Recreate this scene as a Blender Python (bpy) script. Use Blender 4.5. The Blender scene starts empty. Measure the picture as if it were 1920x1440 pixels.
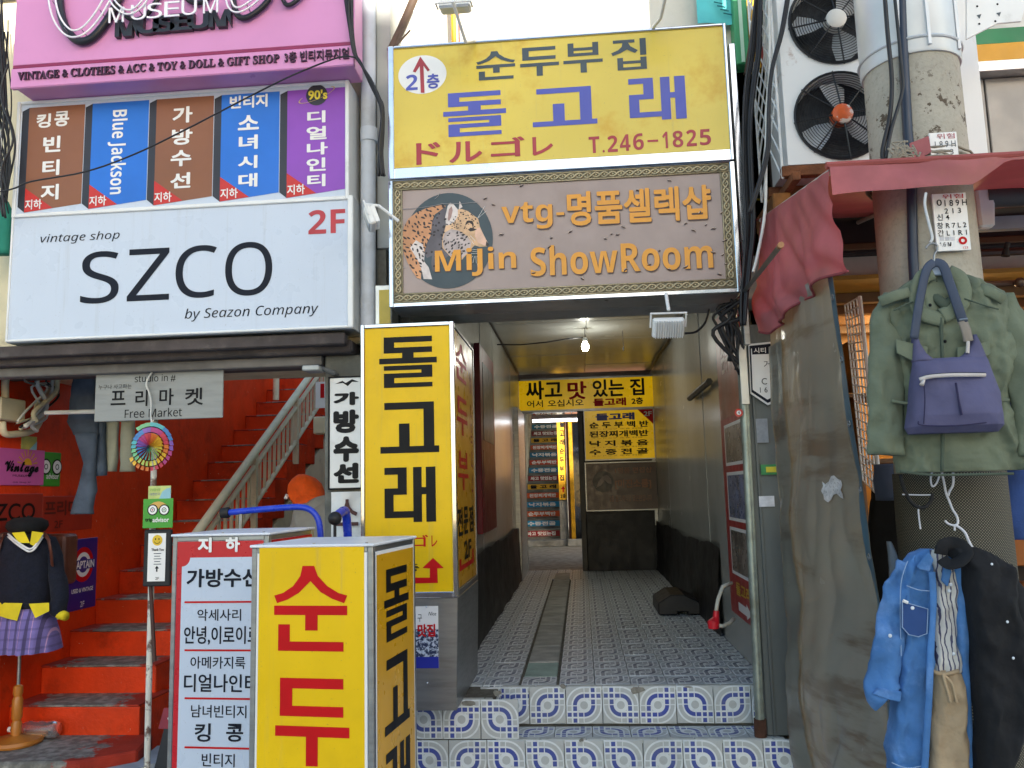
import bpy, bmesh, math, random
from mathutils import Vector, Matrix, noise
random.seed(7)
S = bpy.context.scene
COL = S.collection
rad = math.radians

# ------------------------------------------------------------------ camera
FPX, YAW, PITCH, ROLL, CAMZ = 1540.0, -4.6, 7.4, -1.5, 1.6
RCAM = Matrix.Rotation(rad(-YAW), 3, 'Z') @ Matrix.Rotation(rad(90+PITCH), 3, 'X') @ Matrix.Rotation(rad(ROLL), 3, 'Z')
cam_data = bpy.data.cameras.new('camera')
cam_data.sensor_width = 36.0
cam_data.lens = 36.0*FPX/1920.0
cam_data.clip_start = 0.05
cam_data.clip_end = 400
cam = bpy.data.objects.new('camera', cam_data)
cam.matrix_world = Matrix.Translation((0, 0, CAMZ)) @ RCAM.to_4x4()
COL.objects.link(cam)
S.camera = cam

# ------------------------------------------------------------------ sky, sun, exposure
SUN_EL, SUN_AZ = 12.0, 28.0        # sun behind the camera, to its right
world = bpy.data.worlds.new('World'); S.world = world; world.use_nodes = True
wn = world.node_tree.nodes; wl = world.node_tree.links
wn.clear()
sky = wn.new('ShaderNodeTexSky'); sky.sky_type = 'NISHITA'; sky.sun_disc = False
sky.sun_elevation = rad(SUN_EL); sky.sun_rotation = rad(180-SUN_AZ)
sky.air_density = 1.0; sky.dust_density = 1.0; sky.ozone_density = 1.0
hs = wn.new('ShaderNodeHueSaturation'); hs.inputs['Saturation'].default_value = 1.0
bg = wn.new('ShaderNodeBackground'); bg.inputs['Strength'].default_value = 0.15
wo = wn.new('ShaderNodeOutputWorld')
wl.new(sky.outputs[0], hs.inputs['Color']); wl.new(hs.outputs[0], bg.inputs['Color']); wl.new(bg.outputs[0], wo.inputs['Surface'])
sun_data = bpy.data.lights.new('sun', 'SUN'); sun_data.energy = 4.0; sun_data.angle = rad(0.5); sun_data.color = (1.0, 0.93, 0.82)
sun = bpy.data.objects.new('sun', sun_data); COL.objects.link(sun)
_sd = Vector((math.sin(rad(SUN_AZ))*math.cos(rad(SUN_EL)), -math.cos(rad(SUN_AZ))*math.cos(rad(SUN_EL)), math.sin(rad(SUN_EL))))
sun.rotation_euler = _sd.to_track_quat('Z', 'Y').to_euler()
sun.location = (4, -6, 12)
S.view_settings.view_transform = 'Standard'; S.view_settings.look = 'None'
S.view_settings.exposure = 1.6; S.view_settings.gamma = 1.0
S.view_settings.use_curve_mapping = False
S.render.engine = 'CYCLES'
S.cycles.use_denoising = True
S.cycles.max_bounces = 8; S.cycles.diffuse_bounces = 4; S.cycles.glossy_bounces = 4
S.cycles.transparent_max_bounces = 8
S.cycles.sample_clamp_indirect = 6

# ------------------------------------------------------------------ helpers: measuring
def at(px, py, Y):
    """the point of the plane y = Y that the photograph shows at (px, py)"""
    v = RCAM @ Vector(((px-960)/FPX, -(py-720)/FPX, -1))
    t = Y/v.y
    return Vector((v.x*t, Y, CAMZ+v.z*t))
def atz(px, py, z):
    v = RCAM @ Vector(((px-960)/FPX, -(py-720)/FPX, -1))
    t = (z-CAMZ)/v.z
    return Vector((v.x*t, v.y*t, z))
def atx(px, py, x):
    v = RCAM @ Vector(((px-960)/FPX, -(py-720)/FPX, -1))
    t = x/v.x
    return Vector((x, v.y*t, CAMZ+v.z*t))

class Fr:
    """a vertical plane: u along it, d out of it towards the street, z up"""
    def __init__(s, x, y, ang=0.0):
        s.o = Vector((x, y, 0)); s.a = rad(ang)
        s.U = Vector((math.cos(s.a), math.sin(s.a), 0)); s.N = Vector((math.sin(s.a), -math.cos(s.a), 0))
    def at(s, px, py, d=0.0):
        v = RCAM @ Vector(((px-960)/FPX, -(py-720)/FPX, -1))
        o = s.o + s.N*d - Vector((0, 0, CAMZ))
        t = o.dot(s.N)/v.dot(s.N)
        p = v*t + Vector((0, 0, CAMZ))
        return ((p-s.o).dot(s.U), p.z)
    def w(s, u, d, z):
        return s.o + s.U*u + s.N*d + Vector((0, 0, z))
    def box(s, x0, x1, y0, y1, d=0.0):
        """pixel extents measured along the middle lines -> u0,u1,z0,z1"""
        xm, ym = (x0+x1)/2, (y0+y1)/2
        return (s.at(x0, ym, d)[0], s.at(x1, ym, d)[0], s.at(xm, y1, d)[1], s.at(xm, y0, d)[1])
W0 = Fr(0, 0, 0)
class Off:
    pass
INFO = {}
def thing(name, label, cat, fr=W0, u=0.0, d=0.0, z=0.0, group=None):
    o = bpy.data.objects.new(name, None)
    o.empty_display_size = 0.1
    COL.objects.link(o)
    o.location = fr.w(u, d, z); o.rotation_euler = (0, 0, fr.a)
    o['label'] = label; o['category'] = cat
    if group: o['group'] = group
    INFO[o.name] = (fr, u, d, z)
    return o
def tag(o, label, cat, group=None):
    o['label'] = label; o['category'] = cat
    if group: o['group'] = group
    return o

class MB:
    def __init__(s): s.v = []; s.f = []; s.uv = None
    def add(s, vs, fs):
        n = len(s.v); s.v += [Vector(p) for p in vs]; s.f += [tuple(i+n for i in f) for f in fs]; return s
    def box(s, u0, u1, d0, d1, z0, z1):
        u0, u1 = min(u0, u1), max(u0, u1); d0, d1 = min(d0, d1), max(d0, d1); z0, z1 = min(z0, z1), max(z0, z1)
        return s.add([(u0,d1,z0),(u1,d1,z0),(u1,d0,z0),(u0,d0,z0),(u0,d1,z1),(u1,d1,z1),(u1,d0,z1),(u0,d0,z1)],
                     [(3,2,1,0),(4,5,6,7),(0,1,5,4),(1,2,6,5),(2,3,7,6),(3,0,4,7)])
    def quad(s, a, b, c, d): return s.add([a,b,c,d], [(0,1,2,3)])
    def poly(s, pts, d):            # flat print facing the street
        return s.add([(p[0], d, p[1]) for p in pts], [tuple(range(len(pts)))])
    def prism(s, pts, d0, d1):      # outline in (u,z), counter-clockwise seen from the street, from d0 (back) to d1 (front)
        n = len(pts)
        a = sum(pts[i][0]*pts[(i+1)%n][1]-pts[(i+1)%n][0]*pts[i][1] for i in range(n))
        if a < 0: pts = pts[::-1]
        vs = [(p[0], d1, p[1]) for p in pts]+[(p[0], d0, p[1]) for p in pts]
        fs = [tuple(range(n)), tuple(range(2*n-1, n-1, -1))]+[(i, i+n, (i+1)%n+n, (i+1)%n) for i in range(n)]
        return s.add(vs, fs)
    def disc(s, u, z, r, d, n=28, rz=None):
        rz = rz or r
        return s.poly([(u+r*math.cos(2*math.pi*i/n), z+rz*math.sin(2*math.pi*i/n)) for i in range(n)], d)
    def ring(s, u, z, r0, r1, d, n=32, a0=0, a1=2*math.pi):
        vs = []; fs = []
        for i in range(n+1):
            a = a0+(a1-a0)*i/n
            for r in (r0, r1): vs.append((u+r*math.cos(a), d, z+r*math.sin(a)))
        for i in range(n): fs.append((2*i, 2*i+1, 2*i+3, 2*i+2))
        return s.add(vs, fs)
    def tube(s, pts, r, n=8, caps=True, flat=1.0):
        """swept tube through points; r number or list; flat squashes it along d"""
        P = [Vector(p) for p in pts]; m = len(P)
        R = r if isinstance(r, (list, tuple)) else [r]*m
        ref = None; vs = []; fs = []
        for i in range(m):
            t = (P[min(i+1, m-1)]-P[max(i-1, 0)])
            if t.length < 1e-9: t = Vector((0,0,1))
            t.normalize()
            if ref is None:
                ref = Vector((0,1,0)) if abs(t.y) < 0.9 else Vector((1,0,0))
            x = ref - t*ref.dot(t)
            if x.length < 1e-6: x = t.orthogonal()
            x.normalize(); ref = x; y = t.cross(x)
            rr = R[i]; rx, ry = (rr if isinstance(rr, tuple) else (rr*flat, rr))
            for k in range(n):
                a = 2*math.pi*k/n
                vs.append(P[i]+x*(rx*math.cos(a))+y*(ry*math.sin(a)))
        for i in range(m-1):
            for k in range(n):
                k2 = (k+1) % n
                fs.append((i*n+k, i*n+k2, (i+1)*n+k2, (i+1)*n+k))
        if caps:
            fs.append(tuple(range(n-1, -1, -1))); fs.append(tuple((m-1)*n+k for k in range(n)))
        return s.add(vs, fs)
    def lathe(s, prof, cx=0, cd=0, n=24, sx=1.0, sd=1.0):
        """prof [(r,z)] turned about the vertical through (cx, cd)"""
        vs = []; fs = []; m = len(prof)
        for r, z in prof:
            for k in range(n):
                a = 2*math.pi*k/n
                vs.append((cx+r*sx*math.cos(a), cd+r*sd*math.sin(a), z))
        for i in range(m-1):
            for k in range(n):
                k2 = (k+1) % n
                fs.append((i*n+k, (i+1)*n+k, (i+1)*n+k2, i*n+k2))
        fs.append(tuple(range(n))); fs.append(tuple((m-1)*n+k for k in range(n-1, -1, -1)))
        return s.add(vs, fs)
    def ball(s, c, r, n=10, m=6, sc=(1,1,1)):
        prof = [(r*math.sin(math.pi*(i+0.02)/(m+0.04)), -r*math.cos(math.pi*(i+0.02)/(m+0.04))) for i in range(m+1)]
        b = MB().lathe(prof, n=n)
        return s.add([(c[0]+p.x*sc[0], c[1]+p.y*sc[1], c[2]+p.z*sc[2]) for p in b.v], b.f)
    def grid(s, fn, nu, nv):
        vs = [fn(i/nu, j/nv) for j in range(nv+1) for i in range(nu+1)]
        fs = [(j*(nu+1)+i, j*(nu+1)+i+1, (j+1)*(nu+1)+i+1, (j+1)*(nu+1)+i) for j in range(nv) for i in range(nu)]
        return s.add(vs, fs)
    def loft(s, rows, n=28, fold=0.0, ff=14.0, ex=0.75, seed=0.0, sub=4, cap=True):
        """closed cloth body: rows (z, uL, uR, d, bulge_front, bulge_back) top to bottom"""
        R = []
        for a, b in zip(rows[:-1], rows[1:]):
            for k in range(sub):
                t = k/sub; R.append([a[i]+(b[i]-a[i])*t for i in range(6)])
        R.append(list(rows[-1]))
        vs = []; fs = []
        for (z, ul, ur, d, bf, bb) in R:
            m = (ul+ur)/2; h = (ur-ul)/2
            for k in range(n):
                a = 2*math.pi*k/n; c, sn = math.cos(a), math.sin(a)
                cc = math.copysign(abs(c)**ex, c); ss = math.copysign(abs(sn)**ex, sn)
                u = m+h*cc; dd = d+(bf if sn > 0 else bb)*ss
                if fold:
                    w = noise.noise(Vector((u*ff+seed, z*ff*0.28, seed*1.7+(1 if sn > 0 else 9))))
                    w2 = noise.noise(Vector((u*ff*2.3+seed+5, z*ff*0.9, seed)))
                    dd += fold*(w+0.4*w2)*abs(ss)
                    u += fold*0.4*w2
                vs.append((u, dd, z))
        m = len(R)
        for i in range(m-1):
            for k in range(n):
                k2 = (k+1) % n
                fs.append((i*n+k, i*n+k2, (i+1)*n+k2, (i+1)*n+k))
        if cap:
            fs.append(tuple(range(n-1, -1, -1))); fs.append(tuple((m-1)*n+k for k in range(n)))
        return s.add(vs, fs)
    def wrinkle(s, amp, fq, seed=0.0):
        for p in s.v:
            q = p*fq+Vector((seed, seed*2, seed*3))
            p += Vector((noise.noise(q), noise.noise(q+Vector((7,3,1))), noise.noise(q+Vector((2,9,4)))*0.6))*amp
        return s
    def crease(s, amp, fq=8.0, seed=0.0, vert=0.35):
        """sharp drape lines: ridged noise stretched along the fall of the cloth, pushed along d"""
        for p in s.v:
            a = noise.noise(Vector((p.x*fq+p.z*fq*0.25+seed, p.y*2, p.z*fq*vert+seed)))
            b = noise.noise(Vector((p.x*fq*1.9-p.z*fq*0.6+seed*2, p.y*3, p.z*fq*0.9+seed*3)))
            c = noise.noise(Vector((p.x*fq*3.5+seed*5, 1.0, p.z*fq*2.6)))
            w = (0.5-abs(a)*2.2)+(0.35-abs(b)*1.6)*0.55+c*0.25
            p.y += amp*w; p.x += amp*0.35*b
        return s
    def build(s, name, m, parent=None, smooth=False, bevel=0.0, label=None, kind=None, segs=1):
        """link as one mesh; coordinates are (u,d,z) of the parent's frame, or world x,-y,z without one"""
        me = bpy.data.meshes.new(name)
        if parent is not None:
            root = parent
            while root.parent is not None: root = root.parent
            if root.name in INFO: fr, u0, d0, z0 = INFO[root.name]
            else: fr, u0, d0, z0 = W0, 0, 0, 0
        else: u0 = d0 = z0 = 0
        me.from_pydata([(p.x-u0, -(p.y-d0), p.z-z0) for p in s.v], [], s.f)
        me.update()
        if bevel:
            bm = bmesh.new(); bm.from_mesh(me)
            ed = [e for e in bm.edges if len(e.link_faces) == 2 and e.calc_face_angle(0) > 0.6]
            bmesh.ops.bevel(bm, geom=ed, offset=bevel, segments=segs, affect='EDGES', profile=0.6, clamp_overlap=True)
            bm.to_mesh(me); bm.free()
        if smooth:
            me.polygons.foreach_set('use_smooth', [True]*len(me.polygons))
            if smooth is not True: me.set_sharp_from_angle(angle=rad(smooth))
        o = bpy.data.objects.new(name, me); COL.objects.link(o)
        if m is not None: me.materials.append(m)
        if parent is not None: o.parent = parent
        if label: o['label'] = label
        if kind: o['kind'] = kind
        return o
def struct(name, mb, m, label=None, **k):
    o = mb.build(name, m, None, **k); o['kind'] = 'structure'
    if label: o['label'] = label
    return o
def dup(root, loc, rotz=None, label=None, group=None):
    r = root.copy(); COL.objects.link(r); r.location = loc
    if rotz is not None: r.rotation_euler = (0, 0, rotz)
    if label: r['label'] = label
    if group: r['group'] = group
    for ch in list(root.children):
        c = ch.copy(); COL.objects.link(c); c.parent = r
        for g in list(ch.children):
            e = g.copy(); COL.objects.link(e); e.parent = c
    return r

# ------------------------------------------------------------------ helpers: materials
def rgb(h, k=1.0):
    h = h.lstrip('#'); c = [int(h[i:i+2], 16)/255 for i in (0, 2, 4)]
    c = [((x+0.055)/1.055)**2.4 if x > 0.04045 else x/12.92 for x in c]
    return tuple(min(1, x*k) for x in c)
class NT:
    """small node-graph writer"""
    def __init__(s, m):
        m.use_nodes = True; s.t = m.node_tree; s.n = s.t.nodes; s.l = s.t.links
    def new(s, ty, **k):
        n = s.n.new(ty)
        for a, b in k.items(): setattr(n, a, b)
        return n
    def put(s, inp, v):
        if hasattr(v, 'links') or hasattr(v, 'is_linked'): s.l.new(v, inp)
        else: inp.default_value = v
    def math(s, op, a, b=0.0, c=0.0):
        n = s.new('ShaderNodeMath', operation=op)
        s.put(n.inputs[0], a); s.put(n.inputs[1], b); s.put(n.inputs[2], c)
        return n.outputs[0]
    def mix(s, f, a, b, blend='MIX'):
        n = s.new('ShaderNodeMix', data_type='RGBA', blend_type=blend)
        s.put(n.inputs[0], f)
        for i, v in ((6, a), (7, b)):
            if isinstance(v, tuple): n.inputs[i].default_value = (*v[:3], 1)
            else: s.l.new(v, n.inputs[i])
        return n.outputs[2]
    def noise(s, vec, scale, detail=4, rough=0.55):
        n = s.new('ShaderNodeTexNoise'); n.inputs['Scale'].default_value = scale; n.inputs['Detail'].default_value = detail
        n.inputs['Roughness'].default_value = rough
        if vec is not None: s.l.new(vec, n.inputs['Vector'])
        return n.outputs['Fac']
    def ramp(s, f, lo, hi):
        n = s.new('ShaderNodeMapRange'); s.put(n.inputs[0], f)
        n.inputs[1].default_value = lo; n.inputs[2].default_value = hi; n.clamp = True
        n.interpolation_type = 'SMOOTHSTEP'
        return n.outputs[0]
    def band(s, x, lo, hi):
        return s.math('MULTIPLY', s.math('GREATER_THAN', x, lo), s.math('LESS_THAN', x, hi))
MATS = {}
def mat(name, col, rough=0.5, metal=0.0, var=0.12, vs=5.0, bump=0.0, bs=80.0, dirt=None, damt=0.5, ds=3.0, dlo=0.5, dhi=0.75,
        emit=0.0, trans=0.0, alpha=1.0, spec=0.5, sheen=0.0, stretch=(1,1,1), rvar=0.15, coat=0.0, extra=None, ecol=None, wr=None):
    if name in MATS: return MATS[name]
    m = bpy.data.materials.new(name); g = NT(m); b = g.n['Principled BSDF']
    if isinstance(col, str): col = rgb(col)
    tc = g.new('ShaderNodeTexCoord').outputs['Object']
    oi = g.new('ShaderNodeObjectInfo')
    mp = g.new('ShaderNodeMapping'); g.l.new(tc, mp.inputs['Vector']); mp.inputs['Scale'].default_value = stretch
    off = g.new('ShaderNodeVectorMath', operation='MULTIPLY_ADD'); g.l.new(oi.outputs['Random'], off.inputs[0]); off.inputs[1].default_value = (17, 11, 23); g.l.new(mp.outputs[0], off.inputs[2])
    v = off.outputs[0]
    n1 = g.noise(v, vs, 5)
    c = g.mix(g.ramp(n1, 0.3, 0.7), tuple(x*(1-var) for x in col), tuple(min(1, x*(1+var)) for x in col))
    if extra: c = extra(g, v, c)
    rr = rough
    if dirt is not None:
        if isinstance(dirt, str): dirt = rgb(dirt)
        n2 = g.noise(v, ds, 6, 0.65)
        k = g.math('MULTIPLY', g.ramp(n2, dlo, dhi), damt)
        c = g.mix(k, c, dirt)
    g.l.new(c, b.inputs['Base Color'])
    n3 = g.noise(v, vs*3, 3)
    rg = g.math('ADD', g.math('MULTIPLY', n3, rvar*2), rough-rvar); g.l.new(g.math('MAXIMUM', rg, 0.03), b.inputs['Roughness'])
    b.inputs['Metallic'].default_value = metal
    b.inputs['Specular IOR Level'].default_value = spec
    b.inputs['Transmission Weight'].default_value = trans
    b.inputs['Alpha'].default_value = alpha
    b.inputs['Sheen Weight'].default_value = sheen
    b.inputs['Coat Weight'].default_value = coat
    if emit:
        if ecol: b.inputs['Emission Color'].default_value = (*ecol, 1)
        else: g.l.new(c, b.inputs['Emission Color'])
        b.inputs['Emission Strength'].default_value = emit
    if wr:               # soft creases of cloth
        w1 = g.noise(v, wr[0], 3, 0.5); w2 = g.noise(v, wr[0]*2.7, 3, 0.5)
        rid = g.math('ABSOLUTE', g.math('SUBTRACT', w1, 0.5)); rid2 = g.math('ABSOLUTE', g.math('SUBTRACT', w2, 0.5))
        hgt = g.math('ADD', rid, g.math('MULTIPLY', rid2, 0.45))
        if bump: hgt = g.math('ADD', hgt, g.math('MULTIPLY', g.noise(v, bs, 3), 0.05*bump))
        bn = g.new('ShaderNodeBump'); bn.inputs['Strength'].default_value = 1.0; bn.inputs['Distance'].default_value = wr[1]*0.38
        g.l.new(hgt, bn.inputs['Height']); g.l.new(bn.outputs[0], b.inputs['Normal'])
    elif bump:
        bn = g.new('ShaderNodeBump'); bn.inputs['Strength'].default_value = min(1, bump); bn.inputs['Distance'].default_value = 0.01
        g.l.new(g.noise(v, bs, 4), bn.inputs['Height']); g.l.new(bn.outputs[0], b.inputs['Normal'])
    MATS[name] = m
    return m

# ------------------------------------------------------------------ helpers: lettering
_tc = {}
TSC = bpy.data.scenes.new('lettering_workbench')
def text_verts(body, bold, res, shear, space, line):
    k = (body, bold, res, shear, space, line)
    if k in _tc: return _tc[k]
    heavy = 0.0
    if bold > 0.012: heavy = (bold-0.006)*0.9; bold = 0.006
    c = bpy.data.curves.new('lettering', 'FONT'); c.body = body; c.resolution_u = res; c.offset = bold; c.shear = shear
    c.space_character = space; c.space_line = line; c.align_x = 'CENTER'
    o = bpy.data.objects.new('lettering', c); TSC.collection.objects.link(o)
    with bpy.context.temp_override(scene=TSC, view_layer=TSC.view_layers[0]):
        dg = bpy.context.evaluated_depsgraph_get(); dg.update()
    me = bpy.data.meshes.new_from_object(o.evaluated_get(dg))
    vs = [tuple(v.co[:2]) for v in me.vertices]; fs = [tuple(p.vertices) for p in me.polygons]
    nz = [p.normal.z for p in me.polygons]
    fs = [f if z >= 0 else f[::-1] for f, z in zip(fs, nz)]
    bpy.data.objects.remove(o); bpy.data.curves.remove(c); bpy.data.meshes.remove(me)
    if heavy:            # heavy weights: shifted layers, each a hair in front of the last
        L = []; F = []
        for k, (sx, sy) in enumerate(((0, 0), (1, 0), (-1, 0), (0, 1), (0, -1), (.7, .7), (-.7, -.7), (.7, -.7), (-.7, .7))):
            n0 = len(L); L += [(x+sx*heavy, y+sy*heavy, k) for x, y in vs]; F += [tuple(i+n0 for i in f) for f in fs]
        vs, fs = L, F
    else: vs = [(x, y, 0) for x, y in vs]
    x0 = min(v[0] for v in vs); x1 = max(v[0] for v in vs); y0 = min(v[1] for v in vs); y1 = max(v[1] for v in vs)
    vs = [((v[0]-x0)/(x1-x0 or 1), (v[1]-y0)/(y1-y0 or 1), v[2]*0.00012) for v in vs]
    _tc[k] = (vs, fs)
    return _tc[k]
def _mathmap(s, up, lo, dg):
    r = ''
    for ch in s:
        if 'A' <= ch <= 'Z' and up: r += chr(up+ord(ch)-65)
        elif 'a' <= ch <= 'z' and lo: r += chr(lo+ord(ch)-97)
        elif '0' <= ch <= '9' and dg: r += chr(dg+ord(ch)-48)
        else: r += ch
    return r
def sbold(s): return _mathmap(s, 0x1D5D4, 0x1D5EE, 0x1D7EC)      # bold grotesque
def sreg(s): return _mathmap(s, 0x1D5A0, 0x1D5BA, 0x1D7E2)       # light grotesque
def sital(s): return _mathmap(s, 0x1D608, 0x1D622, None)
# block letters drawn as bars on a 100 x 100 field (x0,x1,y0,y1) with y up, plus outlines for slanted strokes
GLYPH = {
 '돌': ([(8,92,89,100),(8,26,68,100),(8,92,68,79),(40,60,58,68),(0,100,47,58),(8,92,34,43),(73,92,19,43),(8,92,19,28),(8,26,0,28),(8,92,0,9)], []),
 '고': ([(7,92,86,100),(74,92,12,100),(32,50,12,58),(0,100,0,13)], []),
 '래': ([(4,46,87,100),(29,46,50,100),(4,46,50,62),(4,21,8,62),(4,62,8,20),(58,74,0,100),(82,100,0,100),(74,82,50,63)], []),
 '순': ([(0,100,42,53),(43,60,24,42),(6,22,0,31),(6,95,0,11)],
        [[(39,100),(55,100),(60,88),(73,76),(88,68),(100,65),(96,56),(80,61),(64,69),(50,82),(34,68),(18,60),(4,56),(0,65),(12,68),(26,76),(36,88)]]),
 '두': ([(6,92,88,100),(6,23,56,100),(6,92,56,68),(0,100,33,45),(42,58,0,33)], []),
 '부': ([(12,27,56,100),(75,90,56,100),(12,90,74,84),(12,90,56,66),(0,100,32,43),(43,59,0,32)], []),
 '집': ([(6,66,88,98),(80,97,46,100),(16,32,0,40),(80,97,0,40),(16,97,20,29),(16,97,0,9)],
        [[(32,88),(48,88),(54,76),(74,62),(66,53),(44,66),(26,56),(4,48),(0,57),(20,66),(30,76)]]),
}
def glyph_mb(mb, ch, u0, u1, z0, z1, d, d0=None):
    bars, outl = GLYPH[ch]
    xs = sorted({b[0] for b in bars}|{b[1] for b in bars}); ys = sorted({b[2] for b in bars}|{b[3] for b in bars})
    X = lambda x: u0+(u1-u0)*x/100; Z = lambda y: z0+(z1-z0)*y/100
    for j in range(len(ys)-1):
        i = 0
        while i < len(xs)-1:
            def inn(i): 
                cx, cy = (xs[i]+xs[i+1])/2, (ys[j]+ys[j+1])/2
                return any(b[0] < cx < b[1] and b[2] < cy < b[3] for b in bars)
            if inn(i):
                k = i
                while k+1 < len(xs)-1 and inn(k+1): k += 1
                mb.poly([(X(xs[i]), Z(ys[j])), (X(xs[k+1]), Z(ys[j])), (X(xs[k+1]), Z(ys[j+1])), (X(xs[i]), Z(ys[j+1]))], d)
                i = k+1
            else: i += 1
    for o in outl:
        # fan about the mid line: split into quads so that the outline stays clean
        mb.poly([(X(p[0]), Z(p[1])) for p in o][::-1], d+0.0004)
    return mb
def blk(parent, ch, x0, x1, y0, y1, m, d=0.002, fr=None):
    fr = fr or INFO[root_of(parent).name][0]
    b = fr.box(x0, x1, y0, y1, d)
    return glyph_mb(MB(), ch, b[0], b[1], b[2], b[3], d).build('letter', m, parent)
def root_of(o):
    while o.parent is not None: o = o.parent
    return o
def txt_mb(mb, body, u0, u1, z0, z1, d, bold=0.0, res=3, shear=0.0, space=1.0, line=1.0, rot=False, depth=0.0):
    vs, fs = text_verts(body, bold, res, shear, space, line)
    if rot: P = [(u0+(u1-u0)*y, d+e, z1-(z1-z0)*x) for x, y, e in vs]
    else: P = [(u0+(u1-u0)*x, d+e, z0+(z1-z0)*y) for x, y, e in vs]
    n = len(mb.v)
    mb.add(P, fs)
    if depth:
        mb.add([(p[0], p[1]-depth, p[2]) for p in P], [f[::-1] for f in fs])
        cnt = {}
        for f in fs:
            for a, b in zip(f, f[1:]+f[:1]): cnt[(a, b)] = 1
        m = len(P)
        for (a, b) in cnt:
            if (b, a) not in cnt: mb.f.append((n+a, n+m+a, n+m+b, n+b))
    return mb
def txt(parent, body, x0, x1, y0, y1, m, d=0.002, name='lettering', **k):
    fr = INFO[root_of(parent).name][0]
    b = fr.box(x0, x1, y0, y1, d)
    return txt_mb(MB(), body, b[0], b[1], b[2], b[3], d, **k).build(name, m, parent)
def txtu(parent, body, u0, u1, z0, z1, m, d=0.002, name='lettering', **k):
    return txt_mb(MB(), body, u0, u1, z0, z1, d, **k).build(name, m, parent)

# ------------------------------------------------------------------ materials used all over
CHROME = mat('polished_steel', '#d8dade', 0.16, 1.0, var=0.06, vs=3, bump=0.05, bs=6, rvar=0.06, dirt='#8a857a', damt=0.35, ds=9)
STEEL = mat('brushed_steel', '#9a9c9c', 0.38, 0.9, var=0.1, vs=4, stretch=(1,1,8), dirt='#6d675c', damt=0.3, ds=5)
GALV = mat('galvanised_pipe', '#9aa39a', 0.45, 0.7, var=0.2, vs=12, dirt='#6e6a55', damt=0.5, ds=8)
CONC = mat('concrete', '#8f8d86', 0.9, 0, var=0.25, vs=6, bump=0.4, bs=60, dirt='#4a463e', damt=0.6, ds=2.5)
DKCONC = mat('stained_concrete', '#77776f', 0.9, 0, var=0.3, vs=5, bump=0.4, bs=50, dirt='#3b3a35', damt=0.75, ds=2.2, dlo=0.4)
BLACK = mat('black_rubber', '#17171a', 0.6, 0, var=0.3, vs=8)
CABLE = mat('cable_sheath', '#1c1c20', 0.5, 0, var=0.2, vs=8)
WCABLE = mat('white_cable', '#cfcfca', 0.5, 0, var=0.1, vs=8)
WHITE = mat('white_paint', '#e6e6e2', 0.45, 0, var=0.06, vs=4, dirt='#9b937f', damt=0.35, ds=5, dlo=0.52)
WMETAL = mat('white_enamel', '#e9eae8', 0.4, 0, var=0.04, vs=4, dirt='#8d8675', damt=0.3, ds=6, dlo=0.55)
CREAM = mat('cream_paint', '#d9cfae', 0.6, 0, var=0.1, vs=4, dirt='#7a6a4a', damt=0.5, ds=7, dlo=0.55)
ALU = mat('aluminium_frame', '#c9cbc9', 0.35, 0.75, var=0.06, vs=5, dirt='#77736a', damt=0.35, ds=8)
def _chip(g, v, c):
    n = g.noise(v, 9, 6, 0.7)
    return g.mix(g.ramp(n, 0.66, 0.68), c, rgb('#b9a58a'))
def _redwear(g, v, c):
    c = g.mix(g.math('MULTIPLY', g.ramp(g.noise(v, 4, 6, 0.7), 0.5, 0.7), 0.45), c, rgb('#6e1a0a'))
    c = g.mix(g.math('MULTIPLY', g.ramp(g.noise(v, 1.2, 4), 0.45, 0.7), 0.35), c, rgb('#e04818'))
    c = g.mix(g.ramp(g.noise(v, 14, 6, 0.75), 0.665, 0.68), c, rgb('#c9b49a'))
    c = g.mix(g.ramp(g.noise(v, 5, 7, 0.8), 0.70, 0.715), c, rgb('#8c8478'))
    return c
RED = mat('red_wall_paint', rgb('#d43a0e'), 0.5, 0, var=0.14, vs=2.5, spec=0.25, bump=0.35, bs=40, dirt='#5a1408', damt=0.45, ds=1.8, extra=_redwear)
REDW = mat('red_wall_paint_smooth', rgb('#da3c0e'), 0.5, 0, var=0.16, vs=1.8, spec=0.25, bump=0.25, bs=30, dirt='#7e1c0a', damt=0.4, ds=1.5, extra=_redwear)
def _worn(g, v, c):
    tco = g.new('ShaderNodeTexCoord'); sp_ = g.new('ShaderNodeSeparateXYZ'); g.l.new(tco.outputs['Object'], sp_.inputs[0])
    n = g.noise(v, 7, 6, 0.7)
    ax = g.math('ABSOLUTE', g.math('SUBTRACT', sp_.outputs[0], 0.03))
    k = g.math('SUBTRACT', g.math('ADD', 0.42, g.math('MULTIPLY', g.math('SUBTRACT', n, 0.5), 0.8)), ax)
    grey = g.mix(g.ramp(g.noise(v, 18, 5), 0.35, 0.7), rgb('#66625a'), rgb('#97938a'))
    return g.mix(g.ramp(k, 0.10, 0.16), c, grey)
REDT = mat('worn_red_tread', rgb('#a22a10'), 0.75, 0, var=0.15, vs=5, bump=0.3, bs=60, extra=_worn)
FACADE = mat('white_facade', '#dcd8cc', 0.8, 0, var=0.08, vs=2, bump=0.2, bs=30, dirt='#8d826a', damt=0.4, ds=1.5)
def _streak(g, v, c):
    mp2 = g.new('ShaderNodeMapping'); mp2.inputs['Scale'].default_value = (26, 26, 1.3); g.l.new(v, mp2.inputs['Vector'])
    n = g.noise(mp2.outputs[0], 1.0, 4, 0.6); n2 = g.noise(v, 120, 2)
    c = g.mix(g.math('MULTIPLY', g.ramp(n, 0.55, 0.8), 0.22), c, rgb('#8d8878'))
    return g.mix(g.math('MULTIPLY', g.ramp(n2, 0.70, 0.74), 0.35), c, rgb('#77705e'))
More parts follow.
